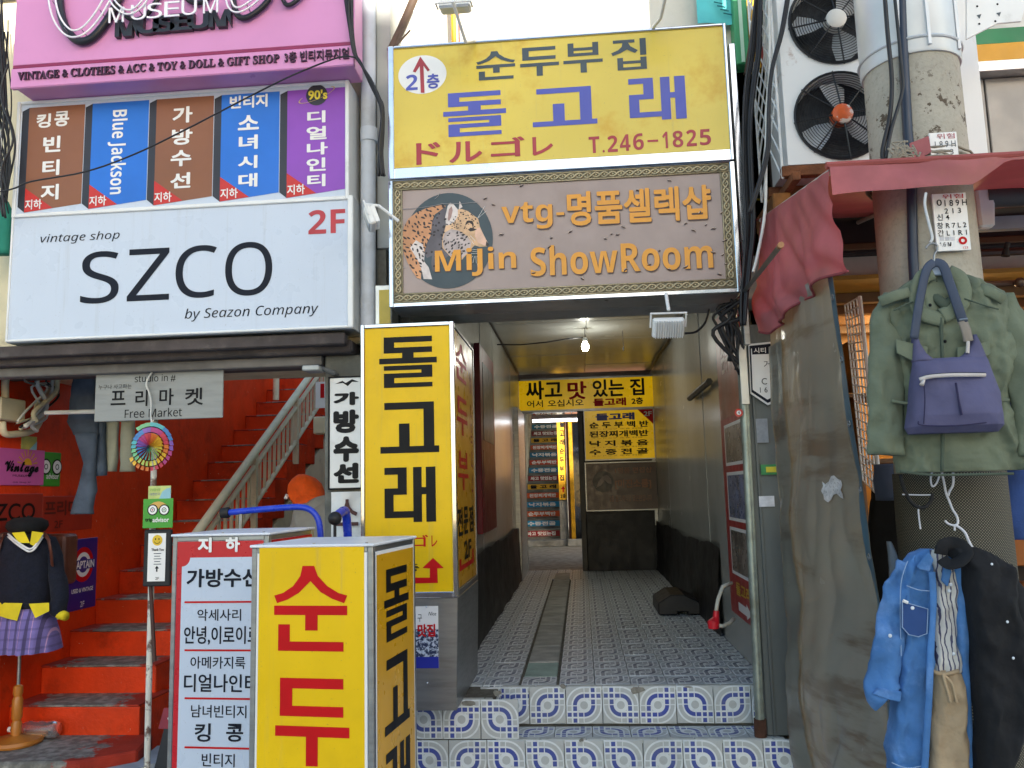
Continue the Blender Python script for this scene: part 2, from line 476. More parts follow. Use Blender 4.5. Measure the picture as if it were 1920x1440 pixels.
YEL = mat('yellow_acrylic', rgb('#ecc00c'), 0.34, 0, var=0.05, vs=3, spec=0.25, dirt='#c09410', damt=0.3, ds=2, extra=_streak)
YELF = mat('hazed_yellow_flex', rgb('#e0c64c'), 0.42, 0, var=0.06, vs=1.6, dirt='#d09c06', damt=0.8, ds=2.3, dlo=0.52, dhi=0.72, coat=0.2, extra=_streak, bump=0.05, bs=3)  # paleness is haze and sheen put into the colour; orange stains are real
INK = mat('black_vinyl', '#0d0e12', 0.5, 0, var=0.1, spec=0.2)
INKB = mat('blue_vinyl', rgb('#5058b0'), 0.45, 0, var=0.06)
INKG = mat('slate_vinyl', rgb('#3f4c54'), 0.45, 0, var=0.1)
INKR = mat('red_vinyl', rgb('#c20a12'), 0.5, 0, var=0.06, spec=0.2)
INKP = mat('faded_red_vinyl', rgb('#a8323c'), 0.45, 0, var=0.08)
INKW = mat('white_vinyl', '#eceae6', 0.4, 0, var=0.03)
LBOX = mat('white_acrylic', '#c6d0de', 0.3, 0, var=0.03, vs=2, dirt='#b8b7b4', damt=0.08, ds=2, extra=_streak, bump=0.04, bs=2.5)
GREYP = mat('grey_panel', '#b0b4b0', 0.26, 0.2, var=0.05, vs=1.5, dirt='#7c7a70', damt=0.35, ds=1.1, rvar=0.03, bump=0.015, bs=2.5)

# ------------------------------------------------------------------ tile material
def tile_material(name='patterned_cement_tile', cw='#f0f5f5', cg='#c6cac8', c1='#4052ac', c2='#5060a0'):
    m = bpy.data.materials.new(name); g = NT(m); b = g.n['Principled BSDF']
    tc = g.new('ShaderNodeTexCoord'); sp = g.new('ShaderNodeSeparateXYZ'); g.l.new(tc.outputs['Object'], sp.inputs[0])
    def frac(o):      # position inside one 0.2 m tile, centred
        t = g.math('ADD', g.math('MULTIPLY', o, 5.0), 0.5)
        return g.math('SUBTRACT', g.math('FRACT', t), 0.5)
    x, y = frac(sp.outputs[0]), frac(sp.outputs[1])
    ax, ay = g.math('ABSOLUTE', x), g.math('ABSOLUTE', y)
    r = g.math('SQRT', g.math('ADD', g.math('MULTIPLY', x, x), g.math('MULTIPLY', y, y)))
    arcq = g.math('GREATER_THAN', g.math('MULTIPLY', x, y), 0.0)
    # arcs
    disc = g.math('LESS_THAN', r, 0.105)
    blue_a = g.band(r, 0.195, 0.30)
    grey_a = g.math('ADD', g.math('ADD', disc, g.band(r, 0.345, 0.445)), g.math('GREATER_THAN', r, 0.49))
    # squares
    def cells(a): return g.math('ADD', g.math('ADD', g.band(a, 0.025, 0.15), g.band(a, 0.195, 0.30)), g.math('ADD', g.band(a, 0.345, 0.455), g.math('GREATER_THAN', a, 0.49)))
    cell = g.math('MULTIPLY', cells(ax), cells(ay))
    far = g.math('GREATER_THAN', r, 0.19)
    inb = g.math('MINIMUM', g.math('ADD', g.band(ax, 0.195, 0.30), g.band(ay, 0.195, 0.30)), 1.0)
    blue_s = g.math('MULTIPLY', g.math('MULTIPLY', cell, inb), far)
    grey_s = g.math('ADD', disc, g.math('MULTIPLY', g.math('MULTIPLY', cell, far), g.math('SUBTRACT', 1.0, inb)))
    def sel(a, s): return g.math('ADD', g.math('MULTIPLY', arcq, a), g.math('MULTIPLY', g.math('SUBTRACT', 1.0, arcq), s))
    blue, grey = sel(blue_a, blue_s), sel(grey_a, grey_s)
    oi = g.new('ShaderNodeObjectInfo')
    off = g.new('ShaderNodeVectorMath', operation='MULTIPLY_ADD'); g.l.new(oi.outputs['Random'], off.inputs[0]); off.inputs[1].default_value = (17, 11, 23); g.l.new(tc.outputs['Object'], off.inputs[2])
    n = g.noise(off.outputs[0], 30, 5)
    base = g.mix(grey, rgb(cw), rgb(cg))
    base = g.mix(g.math('MULTIPLY', g.ramp(g.noise(off.outputs[0], 3, 2), 0.35, 0.65), 0.2), base, rgb('#b4bab6'))
    base = g.mix(blue, base, g.mix(oi.outputs['Random'], rgb(c1), rgb(c2)))
    base = g.mix(g.math('MULTIPLY', g.ramp(n, 0.5, 0.8), 0.25), base, rgb('#9a968c'))
    base = g.mix(g.math('MULTIPLY', g.ramp(g.noise(off.outputs[0], 6, 5), 0.55, 0.8), 0.35), base, rgb('#7c776c'))
    g.l.new(base, b.inputs['Base Color'])
    b.inputs['Roughness'].default_value = 0.45
    bn = g.new('ShaderNodeBump'); bn.inputs['Strength'].default_value = 0.25; bn.inputs['Distance'].default_value = 0.004
    g.l.new(g.math('ADD', g.math('MULTIPLY', n, 0.6), g.math('MULTIPLY', g.math('ADD', blue, grey), -0.4)), bn.inputs['Height']); g.l.new(bn.outputs[0], b.inputs['Normal'])
    return m
TILE = tile_material()
TILEF = tile_material('trodden_cement_tile', '#eef3f6', '#bac3c8', '#4a5870', '#5a6880')
GROUT = mat('grout', '#6c675c', 0.95, 0, var=0.25, vs=20, bump=0.5, bs=90)
NOSE = mat('tile_nosing', '#c3c6bf', 0.5, 0, var=0.1, vs=20, dirt='#7d786c', damt=0.6, ds=12)

# ------------------------------------------------------------------ ground, street, added unseen blocks that shape the sun
FZ, TZ, LZ = 0.525, 0.325, 0.125
ASPH = mat('street_paving', '#a8aaac', 0.85, 0, var=0.15, vs=3, bump=0.5, bs=120, dirt='#7c7c7a', damt=0.4, ds=1.2)
g_ = MB(); g_.quad((-60, 60, 0), (60, 60, 0), (60, -60, 0), (-60, -60, 0))
struct('street', g_, ASPH, label='grey paved street in front of the shops')
OPP = mat('shade_block_render', '#d9d4ca', 0.85, 0, var=0.15, vs=1, bump=0.2)  # kept pale so the added blocks bounce fill light
def house(name, label, x0, x1, y0, y1, h):
    t = thing(name, label, 'building', W0, (x0+x1)/2, -(y0+y1)/2, 0)
    MB().box(x0, x1, -y0, -y1, 0.002, h).build('wall', OPP, t)
    MB().box(x0-0.15, x1+0.15, -y0+0.15, -y1-0.15, h, h+0.25).build('cornice', CONC, t)
    return t
house('added_shade_building', 'added unseen building behind the camera that shades the shop fronts', 3.5, 11.55, -22, -16.0, 9.1)  # unseen, added to hold the sun off the lower fronts
house('added_sun_gap_block', 'added unseen low block that lets sun through to the right', 11.85, 12.3, -22, -16.1, 7.15)  # unseen low sliver, added so sun reaches the air conditioner and pole
house('added_shade_block', 'added unseen tall block that ends the sun gap on the right', 12.75, 24, -22, -16.0, 9.3)  # unseen, added to cut the sun off the fascia farther right

# ------------------------------------------------------------------ steps and floor of the passage
steps = MB()
steps.box(-1.2, 1.0, -4.43, -4.72, 0.0, TZ-0.01)
steps.box(-1.2, -0.50, -4.44, -4.72, TZ-0.01, FZ-0.011)
steps.box(-1.2, 1.05, -4.712, -11.2, 0.0, FZ-0.012)
STEPS = struct('passage_steps', steps, GROUT, label='concrete steps and floor of the covered passage')
def tile_mesh(x0, x1, y0, y1, mt=None):
    bm = bmesh.new(); t = 0.010
    vs = [bm.verts.new(p) for p in [(x0,y0,0),(x1,y0,0),(x1,y1,0),(x0,y1,0),(x0,y0,-t),(x1,y0,-t),(x1,y1,-t),(x0,y1,-t)]]
    for f in [(0,1,2,3),(0,4,5,1),(1,5,6,2),(2,6,7,3),(3,7,4,0)]: bm.faces.new([vs[i] for i in f])
    ed = [e for e in bm.edges if all(abs(v.co.z) < 1e-6 for v in e.verts)]
    bmesh.ops.bevel(bm, geom=ed, offset=0.003, segments=1, affect='EDGES')
    me = bpy.data.meshes.new('tile'); bm.to_mesh(me); bm.free(); me.materials.append(mt or TILE)
    return me
_tm = {}
def tile(c, face, rot, cut=(-0.098, 0.098, -0.098, 0.098)):
    """face 'f' looks at the street, 't' up, 'l' to the left"""
    mt = TILEF if face == 't' and c[2] > 0.5 else TILE
    k = (tuple(round(v, 4) for v in cut), rot % 2, mt.name)
    # the cut stays in place while the pattern turns
    if k not in _tm:
        x0, x1, y0, y1 = cut
        _tm[k] = tile_mesh(x0, x1, y0, y1, mt) if rot % 2 == 0 else tile_mesh(y0, y1, -x1, -x0, mt)
    o = bpy.data.objects.new('tile', _tm[k]); COL.objects.link(o); o.parent = STEPS
    R0 = {'f': Matrix.Rotation(rad(90), 4, 'X'), 't': Matrix.Identity(4), 'l': Matrix.Rotation(rad(-90), 4, 'Z') @ Matrix.Rotation(rad(90), 4, 'X')}[face]
    jit = Matrix.Rotation(random.uniform(-0.008, 0.008), 4, 'Z') @ Matrix.Rotation(random.uniform(-0.006, 0.006), 4, 'X')
    o.matrix_local = Matrix.Translation(c) @ R0 @ jit @ Matrix.Rotation(rad(90)*(rot % 2), 4, 'Z')
    return o
rots_up = [1, 1, 1, 1, 0, 1, 0, 1]
xj = at(1061, 1330, 4.69).x
tile((xj-0.20-0.097+0.02, 4.70, 0.425), 'f', 1, (-0.098, 0.075, -0.097, 0.097))
tile((xj-0.10, 4.70, 0.425), 'f', 1)
for k in range(5): tile((xj+0.1+0.2*k, 4.70, 0.425+random.uniform(-0.001, 0.001)), 'f', [1, 0, 1, 0, 1][k])
tile((xj+1.1, 4.70, 0.425), 'f', 1, (-0.098, 0.02, -0.098, 0.098))
tile((xj-0.40, 4.70, 0.425), 'f', 1, (-0.07, 0.098, -0.098, 0.098))
xl = at(985, 1410, 4.41).x
for k in range(-4, 8):
    cut = (-0.098, 0.098, -0.098, 0.098)
    if k == 7: cut = (-0.098, 0.06, -0.098, 0.098)
    tile((xl+0.1+0.2*k, 4.42, 0.225), 'f', [0, 0, 1, 0, 0, 0, 0, 1, 0, 0, 0, 1][k+4], cut)
    tile((xl+0.1+0.2*k, 4.422, 0.02), 'f', k % 2, (-0.098, 0.098, -0.01, 0.098))
for k in range(-4, 0):
    tile((xl-0.0+0.2*k+0.07, 4.428, 0.425), 'f', [1, 0, 1, 0][k+4])
for k in range(8):
    tile((xj-0.36+0.2*k, 4.565, TZ), 't', [0, 1, 1, 0, 1, 0, 1, 0][k], (-0.098, 0.098, -0.098, 0.098) if k < 7 else (-0.098, 0.05, -0.098, 0.098))
tile((-0.487, 4.565, 0.425), 'l', 0)
NOS = MB()
def nosing(x0, x1, y, z):
    x = x0
    while x < x1-0.02:
        l = min(random.uniform(0.17, 0.24), x1-x)
        MB().box(x, x+l-0.004, -y+0.001, -y-0.036, z-0.018, z+0.004).build('nosing', NOSE, STEPS, bevel=0.003)
        x += l
nosing(-0.49, 0.98, 4.428, TZ-0.002)
nosing(-0.48, 0.90, 4.706, FZ-0.004)
nosing(-1.18, -0.50, 4.434, FZ-0.004)
# broken tile edges: bare mortar where corners have gone
MORT = mat('bare_mortar', '#8d8a80', 0.95, 0, var=0.25, vs=40, bump=0.6, bs=120)
rnd = random.Random(31)
for (px_, py_, w_, h_, Y_) in ((1056, 1287, 0.055, 0.03, 4.698), (1195, 1294, 0.10, 0.05, 4.698), (1290, 1288, 0.05, 0.012, 4.698), (1090, 1388, 0.03, 0.02, 4.418), (932, 1300, 0.05, 0.04, 4.424), (880, 1318, 0.09, 0.03, 4.424)):
    c_ = at(px_, py_, Y_); P_ = []
    for k in range(9):
        a = 2*math.pi*k/9; r = rnd.uniform(0.55, 1.0)
        P_.append((c_.x+w_/2*r*math.cos(a), c_.z+h_/2*r*math.sin(a)))
    MB().prism(P_, -Y_-0.006, -Y_+0.0025).build('broken_edge', MORT, STEPS)
# floor rows: real tiles near, material beyond
chan0, chan1 = -0.385, -0.170
rows_end = 27
for j in range(rows_end):
    yc = 4.745+0.1+0.2*j
    for i in range(7):
        xc = chan1+0.005+0.1+0.2*i
        if i > 5: continue
        if i == 5:
            tile((xc, yc, FZ), 't', 1, (-0.098, 0.062, -0.098, 0.098)); continue
        tile((xc, yc, FZ+random.uniform(-0.0012, 0.0012)), 't', 1)
    for i in range(2):
        xc = chan0-0.005-0.1-0.2*i
        tile((xc, yc, FZ+random.uniform(-0.0012, 0.0012)), 't', 1)
for j in range(1): tile(((chan0+chan1)/2, 4.845, FZ), 't', 1)
far = MB().box(-0.95, 1.03, -(4.745+0.2*rows_end), -11.3, FZ-0.012, FZ-0.001)
far.build('floor_tiles', TILEF, STEPS, kind='stuff')
SLAB = mat('drain_slab', '#b9b7ae', 0.85, 0, var=0.2, vs=7, bump=0.4, bs=60, dirt='#8a877c', damt=0.4, ds=4)
SLABG = mat('green_slab', '#a3baae', 0.7, 0, var=0.12, vs=7, bump=0.3, bs=60, dirt='#5b6a5e', damt=0.5, ds=5)
y = 4.95
while y < 11.1:
    l = random.uniform(0.42, 0.6) if y > 5.1 else 0.40
    MB().box(chan0+0.012, chan1-0.012, -y-0.012, -y-l+0.012, FZ-0.03, FZ+0.002+random.uniform(-0.004, 0.001)).build('drain_cover', SLABG if y < 5.1 else SLAB, STEPS, bevel=0.004)
    y += l

# ------------------------------------------------------------------ passage walls, ceiling, lintel
XL, XR, CZ, YB = -0.80, 1.00, 3.17, 11.1
TARP = mat('black_sheet', '#0b0b0d', 0.55, 0, var=0.3, vs=3, bump=0.3, bs=14, dirt='#191817', damt=0.6, ds=4)
wl_ = MB().box(XL-0.12, XL-0.01, -4.80, -YB, 0.4, CZ+0.1); WL = struct('passage_wall_left', wl_, CONC, label='grey panelled left wall of the passage')
wr_ = MB().box(XR+0.01, XR+0.14, -4.80, -YB-1.2, 0.4, CZ+0.1); WR = struct('passage_wall_right', wr_, CONC, label='grey panelled right wall of the passage')
cl_ = MB().box(XL-0.12, XR+0.14, -4.80, -YB-0.1, CZ+0.012, CZ+0.10); CE = struct('passage_ceiling', cl_, CONC, label='grey panelled ceiling of the passage')
ys = [4.8, 5.75, 6.7, 7.65, 8.6, 9.55, 10.4, 11.1]
for a, b in zip(ys[:-1], ys[1:]):
    MB().box(XL-0.01, XL+random.uniform(-0.002, 0.003), -a-0.004, -b+0.004, 0.45, CZ).build('panel', GREYP, WL, bevel=0.002)
    MB().box(XR-random.uniform(-0.002, 0.003), XR+0.01, -a-0.004, -b+0.004, 0.45, CZ).build('panel', GREYP, WR, bevel=0.002)
    m = (XL+XR)/2
    MB().box(XL, m-0.003, -a-0.004, -b+0.004, CZ-random.uniform(0, 0.003), CZ+0.012).build('panel', GREYP, CE, bevel=0.002)
    MB().box(m+0.003, XR, -a-0.004, -b+0.004, CZ-random.uniform(0, 0.003), CZ+0.012).build('panel', GREYP, CE, bevel=0.002)
def skirt(x, sgn, y0, y1, seed):
    def fn(u, v):
        y = y0+(y1-y0)*u
        top = 0.62+0.05*noise.noise(Vector((y*1.3, seed, 0)))+0.015*noise.noise(Vector((y*7, seed, 3)))
        return (x+sgn*(0.012+0.016*noise.noise(Vector((y*2.2, v*2, seed)))+0.006*noise.noise(Vector((y*9, v*5, seed)))+0.02*(1-v)), -y, FZ+0.002+top*v)
    return MB().grid(fn, 60, 10)
skirt(XL+0.02, 1, 5.1, 10.0, 3.0).build('black_sheet', TARP, WL, smooth=True)
skirt(XR-0.02, -1, 6.15, YB-0.02, 8.0).build('black_sheet', TARP, WR, smooth=True)
WOODP = mat('brown_panel', '#6b4a2c', 0.4, 0, var=0.2, vs=3, stretch=(1,1,0.2), dirt='#2c1c10', damt=0.4)
MB().box(XL, XL+0.06, -10.0, -11.08, FZ+0.003, 2.62).build('end_panel', STEEL, WL, bevel=0.003)
# lintel under the signs
lin = MB().box(-0.95, 1.06, -4.46, -4.79, 2.60, 2.84)
struct('lintel', lin, mat('lintel_paint', '#a7a79d', 0.6, 0, var=0.15, vs=5, dirt='#4a463c', damt=0.6, ds=5), label='grey lintel over the passage entrance', bevel=0.004)
bld = thing('passage_building', 'white sunlit upper storey of the building over the passage', 'building', W0, 0, -4.8, 2.85)
MB().box(-1.22, 1.30, -4.80, -5.2, CZ+0.11, 5.0).build('wall', FACADE, bld)
MB().box(-1.20, -0.93, -4.72, -11.05, 0.3, CZ+0.11).build('side_wall', DKCONC, bld)
MB().box(-1.4, 1.45, -4.65, -5.3, 5.0, 5.15).build('roof', CONC, bld)
# jamb at the right of the entrance
JAMB = mat('jamb_metal', '#87847c', 0.4, 0.5, var=0.15, vs=4, stretch=(1,1,0.3), dirt='#5b4e44', damt=0.6, ds=4)
jm = thing('metal_jamb', 'grey metal jamb at right of passage entrance', 'door jamb', W0, 0.97, -4.9, FZ)
MB().box(0.955, XR-0.004, -4.76, -5.02, FZ+0.002, 2.60).build('jamb_post', JAMB, jm, bevel=0.006)
MB().box(0.975, XR-0.004, -5.02, -6.10, FZ+0.002, 3.12).build('side_panel', GREYP, jm, bevel=0.003)
MB().box(0.93, 0.955, -4.80, -4.88, FZ+0.004, FZ+0.5).build('channel', mat('blue_grey_channel', '#7f97a0', 0.5, 0.3, var=0.15, vs=9), jm, bevel=0.004)

# ------------------------------------------------------------------ rear of passage: sign wall, courtyard with painted stairs
BR = Fr(0, YB)
rw = thing('rear_partition', 'dark partition wall at rear of passage carrying the menu board', 'wall', BR, 0.55, 0, FZ)
MB().box(0.05, 1.0, -0.10, 0.0, FZ+0.002, 2.66).build('partition_panel', TARP, rw, bevel=0.004)
MB().box(-0.02, 0.05, -0.12, 0.02, FZ+0.002, 2.66).build('post', mat('dark_post', '#33322f', 0.5, 0.2, var=0.2), rw, bevel=0.006)
MB().box(0.95, 0.995, 0.012, 0.03, 1.1, 2.66).build('edge_trim', STEEL, rw, bevel=0.003)
def drape():
    def fn(u, v):
        x = 0.06+0.93*u
        return (x, 0.02+0.03*(1-v)+0.03*noise.noise(Vector((x*5, v*2, 4)))*(1-v), FZ+0.003+0.73*v)
    return MB().grid(fn, 30, 12)
drape().build('black_sheet', TARP, rw, smooth=True)
# back-lit long sign
LITY = mat('backlit_yellow', rgb('#e0b000'), 0.3, 0, var=0.25, vs=1.4, emit=0.13)
s = thing('backlit_passage_sign', 'long backlit yellow sign with black and red lettering hung at rear of passage', 'sign', BR, 0.1, 0.05, 2.66)
b = BR.box(973, 1225, 710, 766, 0.07)
MB().box(XL+0.02, 0.998, -0.06, 0.055, b[2]-0.03, b[3]+0.03).build('housing', STEEL, s, bevel=0.004)
MB().box(b[0], b[1], 0.055, 0.07, b[2], b[3]).build('face', LITY, s)
BR2 = BR
txt(s, '싸고', 986, 1054, 714, 749, INK, d=0.073, bold=0.03)
txt(s, '맛', 1064, 1100, 715, 749, INKR, d=0.073, bold=0.03)
txt(s, '있는', 1111, 1170, 711, 744, INK, d=0.073, bold=0.03)
txt(s, '집', 1181, 1208, 709, 741, INK, d=0.073, bold=0.03)
txt(s, '어서', 988, 1018, 751, 764, INK, d=0.073, bold=0.02); txt(s, '오십시오', 1027, 1094, 749, 762, INK, d=0.073, bold=0.02)
txt(s, '돌고래', 1112, 1174, 746, 761, INKR, d=0.073, bold=0.05)
txt(s, '2층', 1184, 1206, 745, 758, INK, d=0.073, bold=0.04)
# menu
s = thing('menu_board', 'yellow backlit menu board with red corner and rows of lettering', 'menu board', BR, 0.55, 0.05, 1.97)
b = BR.box(1097, 1226, 769, 860, 0.06)
MB().box(b[0]-0.015, b[1]+0.015, 0.003, 0.05, b[2]-0.02, b[3]+0.015).build('frame', STEEL, s, bevel=0.004)
MB().box(b[0], b[1], 0.05, 0.06, b[2], b[3]).build('face', LITY, s)
MB().poly([(b[1]-0.2, b[3]), (b[1], b[3]-0.2), (b[1], b[3])], 0.062).build('corner_print', INKR, s)
txt(s, '2F', 1207, 1222, 771, 780, INKW, d=0.064, bold=0.03)
txt(s, '돌고래', 1116, 1190, 774, 788, mat('deep_blue_ink', rgb('#1a2a90'), 0.4, var=0.05), d=0.063, bold=0.06)
for y0, y1, t in ((790, 802, '순 두 부 백 반'), (807, 819, '된장찌개백반'), (825, 836, '낙 지 볶 음'), (841, 852, '수 중 전 골')):
    txt(s, t, 1105, 1216, y0, y1, INK, d=0.063, bold=0.04)
    txt(s, 'スンドゥブ 定食 料理', 1109, 1205, y1+0.5, y1+3.2, mat('brown_ink', '#7a5a10', 0.5), d=0.063)
# dark brown shop sign
s = thing('brown_passage_sign', 'unlit dark brown sign with round emblem below the menu board', 'sign', BR, 0.55, 0.05, 1.3)
b = BR.box(1100, 1232, 868, 955, 0.05)
MB().box(b[0], b[1], 0.004, 0.04, b[2], b[3]).build('face', mat('dark_brown_face', '#3a2018', 0.35, var=0.1), s)
for q in ((b[0]-.02, b[0], b[2]-.02, b[3]+.02), (b[1], b[1]+.02, b[2]-.02, b[3]+.02), (b[0], b[1], b[2]-.02, b[2]), (b[0], b[1], b[3], b[3]+.02)):
    MB().box(q[0], q[1], 0.003, 0.055, q[2], q[3]).build('frame_bar', STEEL, s, bevel=0.003)
MB().disc(*BR.at(1131, 903, 0.04), 0.14, 0.042).build('emblem', mat('emblem_dark', '#14100f', 0.4), s)
GILT = mat('dull_gilt_ink', '#7a4522', 0.4, var=0.1)
MB().poly([BR.at(x, y, .044) for x, y in ((1118, 915), (1122, 903), (1130, 893), (1138, 890), (1146, 898), (1147, 908), (1140, 906), (1134, 900), (1127, 910))][::-1], 0.044).build('emblem_print', mat('emblem_pale', '#6b5f58', 0.4), s)
txt(s, '1명품 편집샵', 1153, 1222, 876, 887, GILT, d=0.043, bold=0.02)
txt(s, '[미진소룸]', 1153, 1221, 898, 917, GILT, d=0.043, bold=0.04)
txt(s, '2층 돌고래식당 맞은편입니다', 1143, 1222, 928, 940, GILT, d=0.043)

# courtyard
struct('added_court_shade_slab', MB().box(-4, 4, -12.7, -24, 5.3, 5.45), DKCONC, label='added unseen slab that darkens the rear of the court')  # out of view, added to keep daylight and sun out of the court
CY = mat('court_paving', '#a39c8d', 0.85, 0, var=0.25, vs=9, bump=0.4, bs=40)
struct('court_floor', MB().box(-4, 4, -11.2, -24, 0.0, FZ-0.006), CY, label='pale paved floor of the rear court')
BRW = mat('brown_render', '#6e4630', 0.7, 0, var=0.15, vs=3, bump=0.2)
cw = thing('court_wall', 'brown rendered wall of rear court beside painted stairs', 'wall', W0, 0.6, -16.2, FZ)
MB().box(-0.27, 2.6, -16.1, -16.4, FZ-0.005, 6.0).build('wall', BRW, cw)
MB().box(-0.30, 0.25, -15.9, -16.1, FZ-0.005, FZ+0.13).build('plinth', CONC, cw, bevel=0.01)
cw2 = thing('court_side_wall', 'tall grey side wall left of rear court', 'wall', W0, -1.5, -15, FZ)
MB().box(-1.7, -1.45, -11.0, -24, FZ-0.005, 5.3).build('wall', DKCONC, cw2)
cw3 = thing('court_rear_wall', 'grey wall closing the court above painted stairs', 'wall', W0, 0, -23.5, FZ)
MB().box(-3, 3, -23.3, -23.6, FZ-0.005, 8.0).build('wall', CONC, cw3)
st = thing('painted_stairs', 'steep stairs with lettered coloured risers beyond the passage', 'stairs', W0, -0.8, -16.5, FZ)
colr = ['#a01420', '#1b8fc0', '#d9541c', '#1b8fc0', '#d9541c', '#d8a414', '#8c1a24', '#1c7da8', '#c9401c', '#1a6f94', '#c05020', '#c8980e', '#7a2226', '#16607c', '#2c5064', '#8a3020', '#2c4a5c', '#803020']
wrd = ['싸고 맛있는집', '수중전골', '순두부백반', '낙지볶음', '된장찌개백반', '돌 고 래']
x0, x1 = -1.16, -0.44
for k, c in enumerate(colr):
    y0 = 16.5+0.29*k; z0 = FZ+0.12+0.185*k
    sp = MB().box(x0-0.02, x1, -y0, -y0-0.32, z0-0.19, z0+0.185-0.19+0.19).build('step', DKCONC, st, bevel=0.006)
    MB().box(x0, x1-0.02, -y0+0.008, -y0-0.002, z0+0.045, z0+0.155).build('riser_board', mat('board'+c, c, 0.5, var=0.1), sp)
    txt_mb(MB(), wrd[[0, 1, 2, 3, 4, 5][k % 6]], x0+0.05, x1-0.1, z0+0.06, z0+0.14, -y0+0.011, bold=0.05, res=2).build('lettering', INK if k % 6 == 5 else INKW, sp)
MB().box(x0-0.02, x1+0.17, -16.0, -16.5, FZ-0.004, FZ+0.115).build('landing', CONC, st, bevel=0.01)
cp = thing('court_column', 'slim grey column with tall yellow sign beside painted stairs', 'column', W0, -0.35, -16.3, FZ)
MB().box(-0.44, -0.28, -16.2, -16.42, FZ-0.004, 5.0).build('shaft', CONC, cp, bevel=0.006)
vs_ = thing('court_vertical_sign', 'narrow vertical yellow sign with red arrow on court column', 'sign', Fr(0, 16.2), -0.36, 0, 1.4)
f16 = Fr(0, 16.18); b = f16.box(1046, 1061, 781, 937)
INFO[vs_.name] = (f16, -0.36, 0, 1.4); vs_.location = f16.w(-0.36, 0, 1.4)
MB().box(b[0], b[1], -0.02, 0.02, b[2], b[3]).build('face', mat('court_yellow', rgb('#f0b414'), 0.4, var=0.05), vs_, bevel=0.003)
for k, ch in enumerate('돌고래순두부집'):
    yy = 790+k*16.7
    txt(vs_, ch, 1049, 1058, yy, yy+11, INK, d=0.023, bold=0.04)
txt(vs_, '2층', 1051, 1061, 926, 934, INK, d=0.023, bold=0.03)
ub, zb = f16.at(1056, 920, .023)
MB().poly([(ub-.012, zb-.03), (ub+.012, zb-.03), (ub+.012, zb+.03), (ub+.045, zb+.03), (ub, zb+.09), (ub-.045, zb+.03), (ub-.012, zb+.03)], .023).build('arrow', INKR, vs_)
gm = thing('gilt_mirror', 'gilt framed dark mirror leaning on brown court wall', 'mirror', Fr(0, 16.08), -0.05, 0.0, FZ)
MB().box(-0.20, 0.10, 0.0, 0.03, FZ+0.02, 2.95).build('glass', mat('mirror_dark', '#20242a', 0.06, 0.6), gm)
GOLD = mat('gilt_frame', '#b98b1e', 0.35, 0.6, var=0.2, vs=8)
for q in ((-0.22, -0.14, FZ, 2.97), (0.04, 0.12, FZ, 2.97), (-0.14, 0.04, FZ, FZ+0.08), (-0.14, 0.04, 2.89, 2.97)):
    MB().box(q[0], q[1], 0.03, 0.06, q[2]+.004, q[3]).build('frame_bar', GOLD, gm, bevel=0.008)
tl = thing('tube_light', 'white fluorescent tube fitting over rear court opening', 'lamp', BR, -0.4, -0.6, 2.58)
MB().box(-0.68, 0.0, -0.66, -0.56, 2.60, 2.66).build('casing', WMETAL, tl, bevel=0.01)
MB().tube([(-0.66, -0.6, 2.575), (-0.02, -0.6, 2.575)], 0.018, 10).build('tube', mat('tube_glow', '#f4f6ff', 0.4, emit=2.5), tl, smooth=True)
MB().tube([(-0.6, -0.6, 2.66), (-0.6, -0.6, CZ+0.05)], 0.006).build('stem', WMETAL, tl)
MB().tube([(-0.1, -0.6, 2.66), (-0.1, -0.6, CZ+0.05)], 0.006).build('stem', WMETAL, tl)
hd = struct('court_header', MB().box(XL-0.12, XR+0.14, -YB-0.1, -YB-1.2, CZ+0.02, CZ+0.12), DKCONC)
gs = thing('rear_gate_post', 'thin steel post of gate at rear of passage', 'post', BR, -0.76, -0.02, FZ)
MB().box(-0.775, -0.735, -0.06, -0.02, FZ+0.003, 2.66).build('post', STEEL, gs, bevel=0.004)

# ------------------------------------------------------------------ things inside the passage
bl = thing('hanging_bulb', 'small lit bulb hanging on a wire from passage ceiling', 'lamp', W0, 0.088, -8.0, 2.93)
MB().tube([(0.088, -8, CZ), (0.09, -8, 3.07)], 0.004, 6).build('wire', CABLE, bl)
MB().lathe([(0.018, 3.075), (0.026, 3.06), (0.026, 3.04), (0.02, 3.03)], 0.088, -8, 12).build('socket', WMETAL, bl, smooth=40)
MB().lathe([(0.02, 3.032), (0.034, 3.0), (0.034, 2.965), (0.022, 2.945), (0.006, 2.94)], 0.088, -8, 14).build('bulb', mat('bulb_glow', '#fff6e0', 0.4, emit=25), bl, smooth=True)
bp = bpy.data.lights.new('bulb_light', 'POINT'); bp.energy = 2.6; bp.color = (1, 0.98, 0.94); bp.shadow_soft_size = 0.05
bpo = bpy.data.objects.new('bulb_light', bp); bpo.parent = bl; bpo.location = (0, 0, -0.02); COL.objects.link(bpo)
cb = thing('ceiling_wire', 'sagging black wire crossing passage ceiling to the bulb', 'wire', W0, -0.4, -8, CZ)
MB().tube([(-0.79, -8.1, 3.06), (-0.55, -8.05, 3.04), (-0.3, -8.0, 3.045), (-0.1, -8, 3.07), (0.07, -8, 3.08)], 0.007, 6).build('wire', CABLE, cb, smooth=True)
cb = thing('corner_cable', 'black cable clipped along right ceiling corner of passage', 'cable', W0, 0.98, -8, CZ)
MB().tube([(0.97+0.01*math.sin(k), -5.6-0.4*k, CZ-0.03+0.012*math.sin(k*2.1)) for k in range(14)], 0.014, 6).build('cable', CABLE, cb, smooth=True)
cb = thing('corner_trim', 'thin dark trim along left ceiling corner of passage', 'trim', W0, -0.78, -8, CZ)
